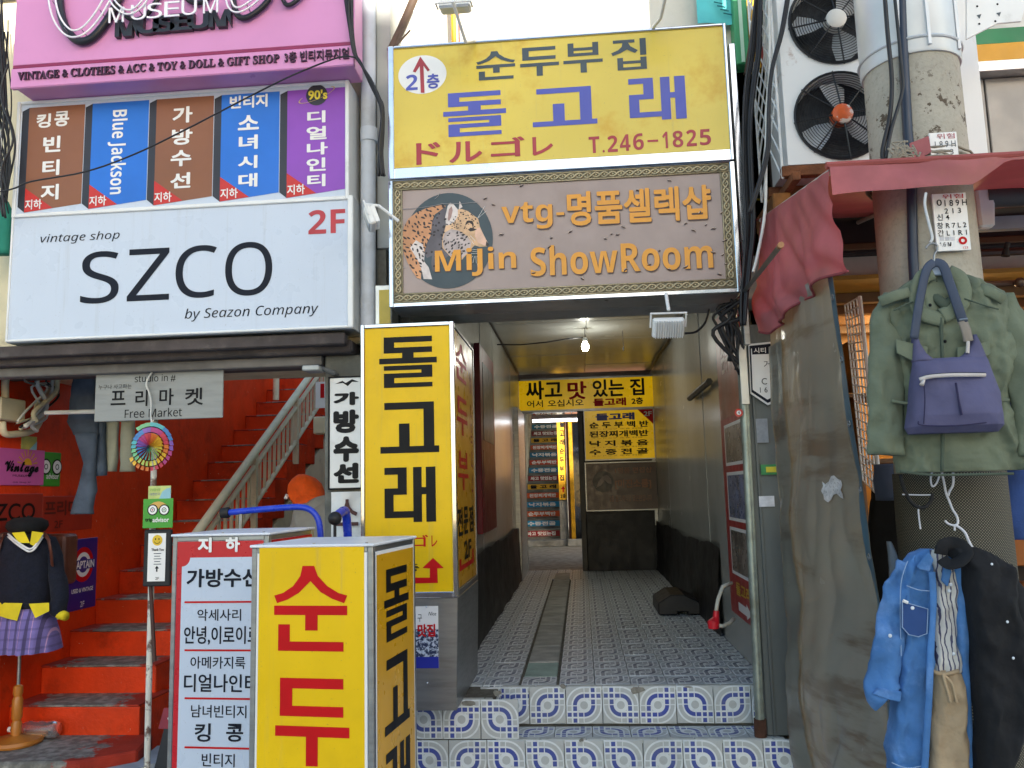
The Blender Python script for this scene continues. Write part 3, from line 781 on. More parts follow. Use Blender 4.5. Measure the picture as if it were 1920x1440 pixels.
MB().tube([(XL+0.012, -5.0-0.5*k, CZ-0.015+0.006*math.sin(k*2.1)) for k in range(13)], 0.008, 6).build('strip', CABLE, cb, smooth=True)
pc = thing('pull_cord', 'thin dark pull cord hanging from passage ceiling', 'cord', W0, 0.5, -8.2, 2.98)
MB().tube([(0.47, -8.2, CZ), (0.472, -8.2, 3.0)], 0.003, 5).tube([(0.472, -8.2, 3.0), (0.472, -8.2, 2.965)], 0.008, 6).build('cord', CABLE, pc)
rb = thing('wall_bar', 'short grey bar propped on right passage wall', 'bar', W0, 0.97, -7, 2.3)
p1, p2 = atx(1293, 747, 0.96), atx(1330, 715, 0.93)
MB().tube([(p1.x, -p1.y, p1.z), (p2.x, -p2.y, p2.z)], 0.025, 6).build('bar', mat('grey_bar', '#4b463c', 0.5), rb)
# red framed case on the left wall
rc = thing('red_wall_case', 'dark red framed notice case on left passage wall', 'notice case', Fr(0, 0), XL, -6.0, 1.2)
def lwbox(y0, y1, z0, z1, t0, t1): return MB().box(XL+t0, XL+t1, -y0, -y1, z0, z1)
REDM = mat('dark_red_metal', '#7c1c22', 0.4, 0, var=0.12, vs=4)
ya, yb2 = atx(890, 800, XL).y, atx(917, 800, XL).y
lwbox(ya, yb2, 1.28, 2.75, 0.004, 0.05).build('case', REDM, rc, bevel=0.006)
lwbox(ya+0.15, yb2-0.12, 2.0, 2.62, 0.05, 0.054).build('print', mat('case_print', '#4a4a50', 0.4, var=0.6, vs=6), rc)
lwbox(ya+0.1, yb2-0.1, 1.36, 1.92, 0.05, 0.054).build('lower_panel', mat('case_lower', '#7c1a20', 0.4), rc)
# kerb wedge
wd = thing('kerb_ramp', 'black moulded plastic kerb ramp on passage floor by right wall', 'kerb ramp', W0, 0.72, -7.4, FZ)
PLAS = mat('black_plastic', '#1d1e22', 0.5, 0, var=0.2, vs=6, bump=0.2, bs=60)
pr = [(0.61, 0.0), (0.61, 0.10), (0.72, 0.165), (0.83, 0.165), (0.965, 0.10), (0.965, 0.0), (0.85, 0.0), (0.85, 0.025), (0.77, 0.025), (0.77, 0.0)]
MB().prism([(a, FZ+0.003+z) for a, z in pr], -7.75, -7.18).build('ramp', PLAS, wd, bevel=0.01)
# hose
hs_ = thing('hose_pipe', 'pale hose with red end looping from jamb at right of entrance', 'hose', W0, 0.9, -5.0, FZ)
p = [at(1372, 1093, 4.95), at(1355, 1100, 4.9), at(1346, 1125, 4.85), at(1342, 1150, 4.83)]
MB().tube([(q.x, -q.y, q.z) for q in p], 0.011, 8).build('hose', mat('hose_pvc', '#c9c6b6', 0.5), hs_, smooth=True)
e0, e1 = at(1343, 1145, 4.83), at(1338, 1178, 4.81)
MB().tube([(e0.x, -e0.y, e0.z), (e0.x-.004, -e0.y, e0.z-.04), (e1.x, -e1.y, e1.z+.03), (e1.x, -e1.y, e1.z)], [0.016, 0.02, 0.034, 0.03], 10).build('nozzle', mat('nozzle_red', '#d3212e', 0.4), hs_, smooth=40)
p = [at(1345, 1172, 4.81), at(1355, 1174, 4.83), at(1368, 1168, 4.9), at(1376, 1160, 4.95)]
MB().tube([(q.x, -q.y, q.z) for q in p], 0.011, 8).build('hose', MATS['hose_pvc'], hs_, smooth=True)

# ================================================================== signs over the passage
FAC = Fr(0, 4.2)
def frame_bars(parent, b, wl, wr, wb, wt, d0, d1, m, name='frame_bar', bevel=0.004):
    u0, u1, z0, z1 = b
    MB().box(u0-wl, u0, d0, d1, z0-wb, z1+wt).build(name, m, parent, bevel=bevel)
    MB().box(u1, u1+wr, d0, d1, z0-wb, z1+wt).build(name, m, parent, bevel=bevel)
    MB().box(u0, u1, d0, d1-0.0015, z0-wb, z0).build(name, m, parent, bevel=bevel)
    MB().box(u0, u1, d0, d1-0.0015, z1, z1+wt).build(name, m, parent, bevel=bevel)
s = thing('yellow_roof_sign', 'large pale yellow sign with blue and slate lettering above the passage', 'sign', FAC, -0.06, -0.12, 3.3)
b = (-0.945, 0.842, 3.345, 4.035)
MB().box(b[0]-0.03, b[1]+0.012, -0.26, -0.006, b[2]-0.05, b[3]+0.012).build('housing', ALU, s, bevel=0.004)
MB().box(b[0], b[1], -0.006, 0.0, b[2], b[3]).build('face', YELF, s)
frame_bars(s, b, 0.032, 0.016, 0.062, 0.014, -0.004, 0.014, CHROME)
for ch, x0, x1, y0, y1 in (('순', 893, 966, 96, 149), ('두', 975, 1048, 88, 142), ('부', 1056, 1130, 80, 136), ('집', 1146, 1214, 73, 131)):
    blk(s, ch, x0, x1, y0, y1, INKG)
for ch, x0, x1, y0, y1 in (('돌', 831, 949, 172, 254), ('고', 998, 1119, 164, 235), ('래', 1175, 1286, 145, 225)):
    blk(s, ch, x0, x1, y0, y1, INKB)
for ch, x0, x1, y0, y1 in (('ド', 780, 826, 267, 308), ('ル', 842, 904, 265, 304), ('ゴ', 920, 984, 257, 294), ('レ', 998, 1037, 256, 291)):
    txt(s, ch, x0, x1, y0, y1, INKP, bold=0.025)
for ch, x0, x1, y0, y1 in (('T', 1104, 1124, 256, 287), ('.', 1130, 1134, 281, 286), ('2', 1139, 1158, 254, 285), ('4', 1162, 1182, 252, 283), ('6', 1187, 1207, 250, 281), ('-', 1214, 1234, 262, 266),
                          ('1', 1242, 1252, 247, 278), ('8', 1261, 1281, 245, 276), ('2', 1287, 1306, 243, 274), ('5', 1312, 1333, 242, 272)):
    txt(s, sbold(ch), x0, x1, y0, y1, INKP, bold=0.0)
c = FAC.at(792, 140)
oval = MB().disc(c[0], c[1], 0.134, 0.0015, 40, 0.112).build('oval', INKW, s)
def fpoly(fr, pts, d): return MB().poly(([fr.at(x, y, d) for x, y in pts])[::-1], d)
fpoly(FAC, [(788, 106), (806, 131), (802, 134), (794, 123), (796, 174), (789, 174), (787, 124), (779, 136), (774, 134)], 0.003).build('arrow', INKP, oval)
txt(s, sbold('2'), 761, 783, 140, 169, INKB, d=0.003)
txt(s, '층', 800, 824, 138, 166, INKB, d=0.003, bold=0.03)

# leopard sign
s = thing('brown_roof_sign', 'weathered brown sign with leopard picture and orange lettering over the entrance', 'sign', FAC, -0.06, -0.12, 2.57)
b = (-0.955, 0.832, 2.60, 3.272)
BROWNF = mat('brown_flex', '#a3918a', 0.42, 0, var=0.06, vs=5, bump=0.25, bs=7, dirt='#8a7468', damt=0.4, ds=2.2)  # brown lightened so the base colour carries the face's bright sheen
MB().box(b[0]-0.02, b[1]+0.024, -0.26, -0.006, b[2]-0.02, b[3]+0.004).build('housing', ALU, s, bevel=0.004)
MB().grid(lambda u, v: (b[0]+(b[1]-b[0])*u, 0.0+0.0015*noise.noise(Vector((u*30, v*10, 1))), b[2]+(b[3]-b[2])*v), 80, 30).build('face', BROWNF, s, smooth=True)
frame_bars(s, b, 0.022, 0.026, 0.024, 0.004, -0.004, 0.016, CHROME)
# carved border: two twisting strands and a row of beads on a flat band
ORN = mat('border_gilt', '#b5a888', 0.4, 0.35, var=0.2, vs=30, dirt='#54492f', damt=0.5, ds=30)
ORND = mat('border_ground', '#6f6752', 0.6, 0.1, var=0.2, vs=30)
bw = 0.052
def strand(p0, p1, horiz, nper):
    mbs = MB(); L = (p1-p0); n = int(nper*10)
    for ph in (0, math.pi):
        pts = []
        for i in range(n+1):
            t = i/n; a = 2*math.pi*nper*t+ph
            off = 0.013*math.sin(a); dd = 0.006+0.003*math.cos(a)
            pts.append((p0+L*t, off, dd))
        yield pts
for (u0, u1, z) in ((b[0], b[1], b[2]+bw/2), (b[0], b[1], b[3]-bw/2)):
    bb = MB().box(u0, u1, 0.002, 0.0045, z-bw/2, z+bw/2).build('border', ORND, s)
    m_ = MB()
    for pts in strand(u0+0.01, u1-0.01, True, 20):
        m_.tube([(p, dd, z+o) for p, o, dd in pts], 0.0055, 5)
    m_.tube([(u0+.002, 0.006, z+0.022), (u1-.002, 0.006, z+0.022)], 0.004, 5).tube([(u0+.002, 0.006, z-0.022), (u1-.002, 0.006, z-0.022)], 0.004, 5)
    for i in range(40): m_.ball((u0+0.01+(u1-u0-0.02)*(i+0.5)/40, 0.007, z), 0.0065, 6, 4)
    m_.build('carving', ORN, bb, smooth=True, kind='stuff')
for u, sg in ((b[0]+bw/2, 1), (b[1]-bw/2, 1)):
    bb = MB().box(u-bw/2, u+bw/2, 0.0022, 0.0047, b[2]+bw, b[3]-bw).build('border', ORND, s)
    m_ = MB()
    for pts in strand(b[2]+bw, b[3]-bw, False, 7):
        m_.tube([(u+o, dd, p) for p, o, dd in pts], 0.0055, 5)
    m_.tube([(u-0.022, 0.006, b[2]+bw), (u-0.022, 0.006, b[3]-bw)], 0.004, 5).tube([(u+0.022, 0.006, b[2]+bw), (u+0.022, 0.006, b[3]-bw)], 0.004, 5)
    for i in range(14): m_.ball((u, 0.007, b[2]+bw+(b[3]-b[2]-2*bw)*(i+0.5)/14), 0.0065, 6, 4)
    m_.build('carving', ORN, bb, smooth=True, kind='stuff')
# picture: disc with a leopard in profile, printed flat
def Z8(x, y): return (700+x/2.667, 290+y/2.667)     # coordinates read off an enlargement
pic = MB().disc(*FAC.at(841, 451), 0.238, 0.0032, 56, 0.262).build('picture_disc', mat('print_teal', '#3c4b52', 0.5, var=0.1), s)
def _spots(g, v, c):
    vo = g.new('ShaderNodeTexVoronoi', feature='F1'); vo.inputs['Scale'].default_value = 33; vo.inputs['Randomness'].default_value = 0.9
    g.l.new(v, vo.inputs['Vector'])
    n = g.noise(v, 40, 3)
    dd = g.math('ADD', vo.outputs['Distance'], g.math('MULTIPLY', g.math('SUBTRACT', n, 0.5), 0.5))
    ringm = g.math('MULTIPLY', g.math('LESS_THAN', dd, 0.56), g.math('GREATER_THAN', dd, 0.20))
    brk = g.math('GREATER_THAN', g.noise(v, 19, 2), 0.49)
    return g.mix(g.math('MULTIPLY', ringm, brk), c, rgb('#2b1a14'))
def _dots(g, v, c):
    vo = g.new('ShaderNodeTexVoronoi', feature='F1'); vo.inputs['Scale'].default_value = 52
    g.l.new(v, vo.inputs['Vector'])
    return g.mix(g.math('LESS_THAN', g.math('ADD', vo.outputs['Distance'], g.math('MULTIPLY', g.noise(v, 60, 2), 0.3)), 0.42), c, rgb('#2b1a14'))
FUR = mat('print_leopard_coat', '#cf9468', 0.5, var=0.2, vs=9)
FURP = mat('print_leopard_face', '#d8b088', 0.5, var=0.2, vs=14)
FURS = mat('print_leopard_shade', '#5f5a60', 0.5, var=0.2, vs=8)
PALEP = mat('print_pale', '#d8ccc6', 0.5, var=0.15, vs=25); DARKP = mat('print_dark', '#2e2628', 0.5)
def Z9(x, y): return (740+x/6.26, 340+y/6.26)
def lp(name, pts, d, m): return fpoly(FAC, [Z9(*p) for p in pts], d).build(name, m, pic)
BODY = [(95, 600), (115, 520), (160, 440), (250, 370), (360, 320), (480, 290), (560, 275), (600, 290), (540, 340), (470, 390), (440, 470), (430, 560), (420, 640), (380, 720), (340, 860), (330, 960), (310, 1040), (310, 1150), (260, 1130), (200, 1040), (150, 950), (110, 850), (90, 740)]
NECK = [(440, 470), (540, 345), (600, 290), (606, 500), (590, 600), (560, 720), (600, 800), (640, 870), (560, 930), (470, 1060), (440, 1040), (430, 960), (440, 870), (380, 900), (345, 850), (385, 715), (425, 620)]
FACE = [(600, 520), (620, 420), (740, 330), (790, 325), (860, 350), (930, 400), (980, 440), (1000, 530), (1030, 600), (1070, 680), (1105, 740), (1090, 762), (1000, 770), (940, 750), (900, 790), (870, 830), (790, 920), (700, 930), (640, 870), (560, 780), (556, 680)]
lp('print_neck', NECK, 0.0036, FURS)
lp('print_body', BODY, 0.0039, FUR)
lp('print_chest', [(250, 690), (330, 740), (352, 850), (345, 940), (400, 1010), (440, 1150), (340, 1145), (320, 1060), (290, 960), (225, 850), (180, 780)], 0.0041, PALEP)
lp('print_face', FACE, 0.0041, FURP)
lp('print_cheek', [(590, 600), (660, 560), (760, 580), (850, 640), (900, 720), (880, 800), (790, 900), (700, 915), (640, 860), (575, 780), (565, 680)], 0.0043, mat('print_cheek', '#b9aaa6', 0.5, var=0.2, vs=18))
lp('print_ear', [(604, 520), (592, 420), (622, 290), (650, 252), (692, 270), (742, 330), (742, 400), (704, 470), (642, 512)], 0.0045, PALEP)
lp('print_ear_shade', [(622, 440), (636, 330), (668, 292), (682, 340), (664, 420), (636, 470)], 0.0047, mat('print_ear_pink', '#a08078', 0.5, var=0.2, vs=30))
lp('print_far_ear', [(762, 232), (796, 300), (752, 332)], 0.0043, PALEP)
lp('print_nose_bridge', [(952, 560), (1000, 540), (1034, 605), (1072, 682), (1108, 744), (1050, 752), (980, 720), (940, 640)], 0.0045, mat('print_muzzle', '#dcb49c', 0.5, var=0.12, vs=25))
lp('print_jaw', [(872, 790), (1000, 782), (1006, 940), (960, 980), (900, 960), (868, 900)], 0.0045, mat('print_jaw_dark', '#33474c', 0.5, var=0.2, vs=20))
lp('print_chin', [(968, 968), (1004, 936), (1006, 1020), (974, 1026)], 0.0047, PALEP)
lp('print_eye', [(858, 566), (900, 545), (966, 562), (930, 580), (888, 588)], 0.0049, DARKP)
lp('print_brow', [(828, 520), (836, 480), (866, 458), (912, 464), (928, 500), (918, 545), (906, 502), (874, 486), (850, 500)], 0.0049, DARKP)
lp('print_nose', [(1076, 700), (1110, 742), (1092, 764), (1068, 752)], 0.0049, DARKP)
rnd = random.Random(9)
def inside(p, poly):
    c_ = False
    for k in range(len(poly)):
        (x0, y0), (x1, y1) = poly[k], poly[k-1]
        if (y0 > p[1]) != (y1 > p[1]) and p[0] < (x1-x0)*(p[1]-y0)/(y1-y0)+x0: c_ = not c_
    return c_
sp_mb = MB(); placed = []
def blotch(cx, cy, a, b_, ang, d):
    pts = []
    for k in range(9):
        t = 2*math.pi*k/9; r = rnd.uniform(0.75, 1.2)
        x, y = a*r*math.cos(t), b_*r*math.sin(t)
        pts.append((cx+x*math.cos(ang)-y*math.sin(ang), cy+x*math.sin(ang)+y*math.cos(ang)))
    q_ = [FAC.at(*Z9(*p)) for p in pts]
    sp_mb.poly(q_[::-1], d)
def scatter(poly, n, amin, amax, asp, gap, d, ang0, box_):
    k = 0; tries = 0
    while k < n and tries < 6000:
        tries += 1
        p = (rnd.uniform(box_[0], box_[1]), rnd.uniform(box_[2], box_[3]))
        a = rnd.uniform(amin, amax)
        if not inside(p, poly) or any((p[0]-q[0])**2+(p[1]-q[1])**2 < (gap+a*0.6+q[2]*0.6)**2 for q in placed): continue
        placed.append((p[0], p[1], a)); blotch(p[0], p[1], a, a*asp*rnd.uniform(0.8, 1.2), ang0+rnd.uniform(-0.7, 0.7), d); k += 1
scatter(BODY, 70, 14, 27, 0.48, 9, 0.0051, 0.9, (90, 600, 270, 1150))
scatter([(600, 520), (740, 400), (790, 330), (930, 400), (990, 520), (900, 560), (760, 560), (620, 590)], 50, 7, 12, 0.8, 5, 0.0051, 0.3, (600, 1000, 320, 590))
scatter([(590, 610), (760, 580), (850, 640), (890, 730), (790, 900), (700, 915), (575, 780)], 34, 14, 23, 0.5, 7, 0.0051, -0.7, (560, 900, 570, 920))
scatter(NECK, 22, 12, 18, 0.8, 14, 0.0051, 0, (350, 640, 300, 1060))
sp_mb.build('print_spots', DARKP, pic, kind='stuff')
wk = MB()
for (x0, y0, x1, y1) in ((975, 435, 1060, 295), (985, 430, 1080, 350), (900, 800, 1000, 810), (890, 820, 990, 832), (900, 850, 990, 850), (920, 880, 880, 930), (940, 880, 920, 960), (955, 880, 960, 965), (970, 880, 985, 950), (900, 860, 870, 900), (980, 870, 1000, 920), (870, 650, 930, 740), (890, 640, 945, 700)):
    a, c2 = FAC.at(*Z9(x0, y0)), FAC.at(*Z9(x1, y1))
    wk.tube([(a[0], .0053, a[1]), (c2[0], .0053, c2[1])], 0.0011, 4)
wk.build('print_whiskers', INKW, pic, kind='stuff')
for pts in ([(15, 335), (200, 325), (420, 300), (560, 268), (760, 268), (985, 250)], [(-20, 1020), (60, 1030), (140, 1010)], [(470, 215), (510, 180), (535, 130)]):
    P = [FAC.at(*Z9(*p)) for p in pts]
    MB().tube([(p[0], 0.0058, p[1]) for p in P], 0.0014, 4).build('crack', mat('crack_edge', '#a8a4a4', 0.6), s)
ORG = mat('orange_vinyl', rgb('#e29a2c'), 0.4, var=0.05, vs=8, bump=0.1, bs=20)
ORS = mat('letter_shadow_print', '#54423c', 0.5)
for body, q, sp in ((sbold('vtg')+'-', (640, 955, 235, 372), 1), ('명품셀렉샵', (968, 1690, 168, 340), 1), (sbold('MiJin'), (308, 714, 464, 606), 1), (sbold('ShowRoom'), (785, 1698, 435, 588), 1)):
    x0, y0 = Z8(q[0], q[2]); x1, y1 = Z8(q[1], q[3])
    bo = 0.03 if body == '명품셀렉샵' else 0.0
    txt(s, body, x0+1.5, x1+1.5, y0+2, y1+2, ORS, d=0.0060, bold=bo, name='lettering_shadow')
    txt(s, body, x0, x1, y0, y1, ORG, d=0.0072, bold=bo)
FLAKE = mat('peeled_edge', '#c3b2a4', 0.6, var=0.2)
FLAKD = mat('tear_edge', '#4d3a30', 0.7, var=0.2)
rnd = random.Random(3)
spots = [(1480, 130), (1630, 290), (1660, 350), (1700, 370), (1740, 290), (1755, 430), (1745, 500), (1760, 545), (1560, 560), (1480, 575), (1380, 550), (1260, 575), (1220, 400), (1160, 420), (1190, 395), (890, 415), (880, 460), (740, 155), (1320, 180), (1430, 480), (1560, 345), (1600, 380), (1700, 490), (985, 385), (800, 590), (1045, 620), (600, 250), (560, 220), (640, 400), (1730, 600), (1250, 360)]
fl = MB(); fd = MB()
for (x, y) in spots:
    u, z = FAC.at(*Z8(x, y)); a = rnd.uniform(-0.6, 0.6); L = rnd.uniform(0.012, 0.032)
    P = [(u+L*(t-0.5)*math.cos(a)*2*0.5+rnd.uniform(-.002, .002), 0.009+0.004*math.sin(t*3.1), z+L*(t-0.5)*math.sin(a)+rnd.uniform(-.003, .003)) for t in (0, .35, .7, 1)]
    fl.tube(P, [0.0008, 0.0026, 0.002, 0.0006], 4); fd.tube([(p[0]+.001, 0.0078, p[2]-.004) for p in P], [0.0008, 0.003, 0.0025, 0.0006], 4)
fl.build('peeling', FLAKE, s, kind='stuff'); fd.build('tears', FLAKD, s, kind='stuff')

# ------------------------------------------------------------------ upright yellow sign cabinet on its steel pedestal
VS = Fr(0, 4.2)
s = thing('upright_yellow_sign', 'tall yellow sign cabinet with black lettering on steel pedestal beside the entrance', 'sign', VS, -0.87, -0.27, FZ)
b = (-1.112, -0.655, 1.105, 2.470)
DB = -0.84
MB().box(b[0]-0.018, b[1]+0.006, DB, -0.004, b[2]-0.03, b[3]+0.016).build('cabinet', STEEL, s, bevel=0.003)
MB().box(b[0], b[1]-0.005, -0.004, 0.0, b[2], b[3]).build('front_face', YEL, s)
frame_bars(s, (b[0], b[1]-0.006, b[2], b[3]), 0.022, 0.026, 0.03, 0.022, -0.01, 0.012, CHROME)
for ch, x0, x1, y0, y1 in (('돌', 711, 819, 631, 726), ('고', 713, 823, 754, 849), ('래', 717, 817, 876, 979)):
    blk(s, ch, x0, x1, y0, y1, INK)
txt(s, 'ゴ', 770, 803, 1003, 1025, INKR, bold=0.01); txt(s, 'レ', 809, 820, 1004, 1025, INKR, bold=0.01)
txt(s, '층', 752, 786, 1056, 1072, INK, bold=0.02)
fpoly(VS, [(812, 1046), (832, 1065), (820, 1066), (821, 1093), (770, 1094), (770, 1083), (806, 1083), (806, 1066), (792, 1065)], 0.002).build('arrow', INKR, s)
# side face towards the passage
us = b[1]+0.0075
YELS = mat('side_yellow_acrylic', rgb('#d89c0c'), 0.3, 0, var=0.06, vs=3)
sf = MB(); 
def sq(d0, d1, z0, z1, off): return [(us+off, d1, z0), (us+off, d0, z0), (us+off, d0, z1), (us+off, d1, z1)]
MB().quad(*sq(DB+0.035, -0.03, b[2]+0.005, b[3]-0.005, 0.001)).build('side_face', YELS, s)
for (d0, d1, z0, z1) in ((DB, DB+0.03, b[2]-0.03, b[3]+0.016), (-0.03, -0.006, b[2]-0.03, b[3]+0.016), (DB+.03, -.03, b[2]-0.03, b[2]), (DB+.03, -.03, b[3], b[3]+0.016)):
    MB().box(us-0.002, us+0.006, d0, d1, z0, z1).build('side_frame_bar', STEEL, s, bevel=0.002)
def side_txt(body, d0, d1, z0, z1, m, glyph=False, **k):
    mb = MB()
    if glyph: glyph_mb(mb, body, 0, 1, z0, z1, 0)
    else: txt_mb(mb, body, 0, 1, z0, z1, 0, **k)
    for v in mb.v:
        t = v.x; v.x = us+0.003+v.y; v.y = d1+(d0-d1)*t
    return mb.build('side_lettering', m, s)
for k, ch in enumerate('순두부'):
    side_txt(ch, -0.52, -0.12, 2.21-0.30*k, 2.42-0.30*k, INKR, glyph=True)
for k, ch in enumerate('전문점'):
    side_txt(ch, -0.26-0.22*k+0.005, -0.07-0.22*k, 1.37, 1.52, INK, bold=0.03)
side_txt('2F', -0.58, -0.30, 1.235, 1.335, INK, bold=0.03)
side_txt('돌고래정식', -0.72, -0.64, 1.60, 2.30, INKP, rot=True)
ab = MB().quad((us+.003, -0.12, 1.19), (us+.003, -0.68, 1.19), (us+.003, -0.68, 1.215), (us+.003, -0.12, 1.215))
ab.quad((us+.003, -0.62, 1.215), (us+.003, -0.68, 1.215), (us+.003, -0.68, 1.27), (us+.003, -0.62, 1.27)).quad((us+.003, -0.12, 1.215), (us+.003, -0.18, 1.215), (us+.003, -0.18, 1.25), (us+.003, -0.12, 1.25))
ab.build('side_arrow', INKR, s)
# pedestal, narrowing toward its foot
ub = -1.10
ped = MB().prism([(ub, FZ+0.002), (-0.655, FZ+0.002), (-0.640, b[2]-0.031), (ub-0.01, b[2]-0.031)], DB+0.01, -0.004)
pd = ped.build('pedestal', STEEL, s, bevel=0.003)
for z in (1.03, 0.66):
    MB().ball((-0.80, -0.003, z), 0.006, 8, 5).build('rivet', CHROME, pd, smooth=True)
ps = thing('pedestal_poster', 'food street poster with red lettering stuck on steel sign pedestal', 'poster', VS, -0.80, 0.0, 0.75)
q = VS.box(760, 822, 1137, 1253, 0.001)
MB().box(q[0], q[1], -0.0035, 0.0, q[2], q[3]).build('sheet', INKW, ps)
def _crowd(g, v, c):
    n = g.noise(v, 55, 6, 0.7); return g.mix(g.ramp(n, 0.47, 0.56), rgb('#1d2c50'), rgb('#c8d2e0'))
MB().box(q[0], q[1], 0.0, 0.001, q[2]+0.055, q[2]+0.19).build('photo_print', mat('poster_crowd', '#4a5f86', 0.4, extra=_crowd), ps)
MB().box(q[0], q[1], 0.0, 0.0012, q[2], q[2]+0.055).build('blue_band', mat('poster_blue', '#1d2a9a', 0.4), ps)
txt(ps, '맛집', 783, 816, 1170, 1194, INKR, d=0.0015, bold=0.04)
txt(ps, '구', 783, 791, 1152, 1166, INK, d=0.0015)
txt(ps, 'Nice', 803, 818, 1147, 1154, INK, d=0.0015, shear=0.3)
for y in (1133, 1280):
    pass

# ------------------------------------------------------------------ floodlights
def floodlight(name, label, cx, Y, cz, tilt, yaw, mount, group='floodlights on the signs'):
    t = thing(name, label, 'floodlight', Fr(cx, Y, 0), 0, 0, cz, group)
    M = Matrix.Rotation(rad(yaw), 3, 'Z') @ Matrix.Rotation(rad(tilt), 3, 'X')
    def X(mb):
        for v in mb.v:
            w_ = M @ Vector((v.x, v.y, v.z))*0.84; v.x, v.y, v.z = w_.x, w_.y, w_.z+cz
        return mb
    bd = X(MB().box(-0.095, 0.095, -0.03, 0.012, -0.06, 0.06)).build('body', WMETAL, t, bevel=0.008)
    X(MB().box(-0.082, 0.082, 0.012, 0.016, -0.05, 0.05)).build('lens', mat('lamp_lens', '#cfd4d2', 0.2, 0.1), bd)
    for k in range(12):
        X(MB().box(-0.082+k*0.0145, -0.082+k*0.0145+0.004, -0.055, -0.03, -0.052, 0.052)).build('fin', WMETAL, bd)
    br_ = MB().tube([(-0.105, 0, 0), (-0.105, 0, 0.085)], 0.006, 6).tube([(0.105, 0, 0), (0.105, 0, 0.085)], 0.006, 6).tube([(-0.11, 0, 0.088), (0.11, 0, 0.088)], 0.006, 6)
    X(br_).build('bracket', WMETAL, t)
    p = [Vector(q) for q in mount]
    a0 = M @ Vector((0, 0, 0.088)); a0.z += cz
    MB().tube([tuple(a0)]+[tuple(q) for q in p], 0.009, 8).build('arm', WMETAL, t, smooth=40)
    return t
u, z = Fr(0, 4.05).at(1255, 608)
floodlight('floodlight', 'white finned floodlight hanging under the brown leopard sign', u, 4.12, z, 32, 176, [(0, 0.03, 2.52), (0, 0.0, 2.57)])
u, z = Fr(0, 3.95).at(859, 36)
floodlight('floodlight', 'white floodlight on arm above left end of pale yellow sign', u, 3.85, z, -100, 0, [(0.03, -0.15, z-0.10), (0.06, -0.36, 4.06)])
u, z = Fr(0, 3.95).at(1250, -12)
floodlight('floodlight', 'white floodlight on arm above right end of pale yellow sign', u, 3.85, z, -100, 0, [(-0.03, -0.15, z-0.10), (-0.05, -0.36, 4.06)])
u, z = Fr(0, 4.1).at(691, 405)
floodlight('floodlight', 'white floodlight tilted beside left edge of brown leopard sign', u, 4.1, z-0.02, -20, 75, [(0.05, -0.02, z+0.06), (0.15, -0.05, z-0.02)])

# ================================================================== left building: signs
LF = Fr(0, 4.3)
PINK = mat('pink_panel', rgb('#d58fc0'), 0.35, 0, var=0.05, vs=2, dirt='#b87aa6', damt=0.3, ds=2)
PINKD = mat('magenta_trim', rgb('#8c2350'), 0.4, 0, var=0.1)
PF = Fr(0, 4.14)
s = thing('pink_sign', 'long pink sign with raised dark lettering and neon script at top left', 'sign', PF, -2.2, -0.15, 3.9)
b = (PF.at(27, 150)[0], PF.at(662, 126)[0], PF.at(345, 147)[1]+0.012, 4.85)
z1 = PF.at(350, 105)[1]
MB().box(b[0], b[1], -0.20, -0.012, b[2], b[3]).build('housing', PINK, s, bevel=0.004)
MB().box(b[0]-0.012, b[1]+0.012, -0.012, 0.018, b[2]-0.012, z1-0.012).build('lower_band', PINK, s, bevel=0.006)
MB().box(b[0]-0.006, b[1]+0.006, -0.012, 0.012, z1-0.012, z1+0.010).build('groove', PINKD, s, bevel=0.003)
MB().box(b[0]-0.012, b[1]+0.012, -0.012, 0.006, z1+0.010, b[3]).build('upper_band', PINK, s, bevel=0.004)
txt(s, '𝐕𝐈𝐍𝐓𝐀𝐆𝐄&𝐂𝐋𝐎𝐓𝐇𝐄𝐒&𝐀𝐂𝐂&𝐓𝐎𝐘&𝐃𝐎𝐋𝐋&𝐆𝐈𝐅𝐓 𝐒𝐇𝐎𝐏'.replace('&', ' & '), 33, 523, 118, 133, mat('plum_letters', '#3a1030', 0.4), d=0.030, depth=0.011, bold=0.0, res=2)
txt(s, '3층 빈티지뮤지얼', 533, 654, 93, 113, MATS['plum_letters'], d=0.030, depth=0.011, bold=0.012, res=2)
BLK3 = mat('black_channel_letter', '#22242a', 0.35, 0, var=0.15)
NEON = mat('neon_tube', '#f2f0f4', 0.25, 0, var=0.03)
def pxline(fr, pts, d): return [(*(lambda q: (q[0], d, q[1]))(fr.at(x, y, d)),) for x, y in pts]
def smoothp(pts, n=6):
    P = [Vector(p) for p in pts]; out = []
    for i in range(len(P)-1):
        p0, p1, p2, p3 = P[max(i-1, 0)], P[i], P[i+1], P[min(i+2, len(P)-1)]
        for k in range(n):
            t = k/n
            out.append(tuple(0.5*((2*p1)+(p2-p0)*t+(2*p0-5*p1+4*p2-p3)*t*t+(3*p1-p0-3*p2+p3)*t**3)))
    out.append(tuple(P[-1])); return out
def script_stroke(pts, w, neon_off=0.055):
    c = smoothp(pxline(PF, pts, 0.03))
    return c
vpts = [(112, -60), (108, 0), (118, 45), (140, 72), (165, 70), (190, 45), (214, 5), (240, -50)]
strokes = [(vpts, 0.024), ([(205, -20), (225, 18), (250, 34), (275, 20), (300, -20)], 0.015), ([(330, -40), (345, -8), (365, 2), (385, -6), (395, -30)], 0.015), ([(432, -10), (440, 22), (455, 30), (478, 18), (500, -5), (512, -40)], 0.017), ([(520, -30), (530, 2), (545, 3), (570, -20)], 0.013)]
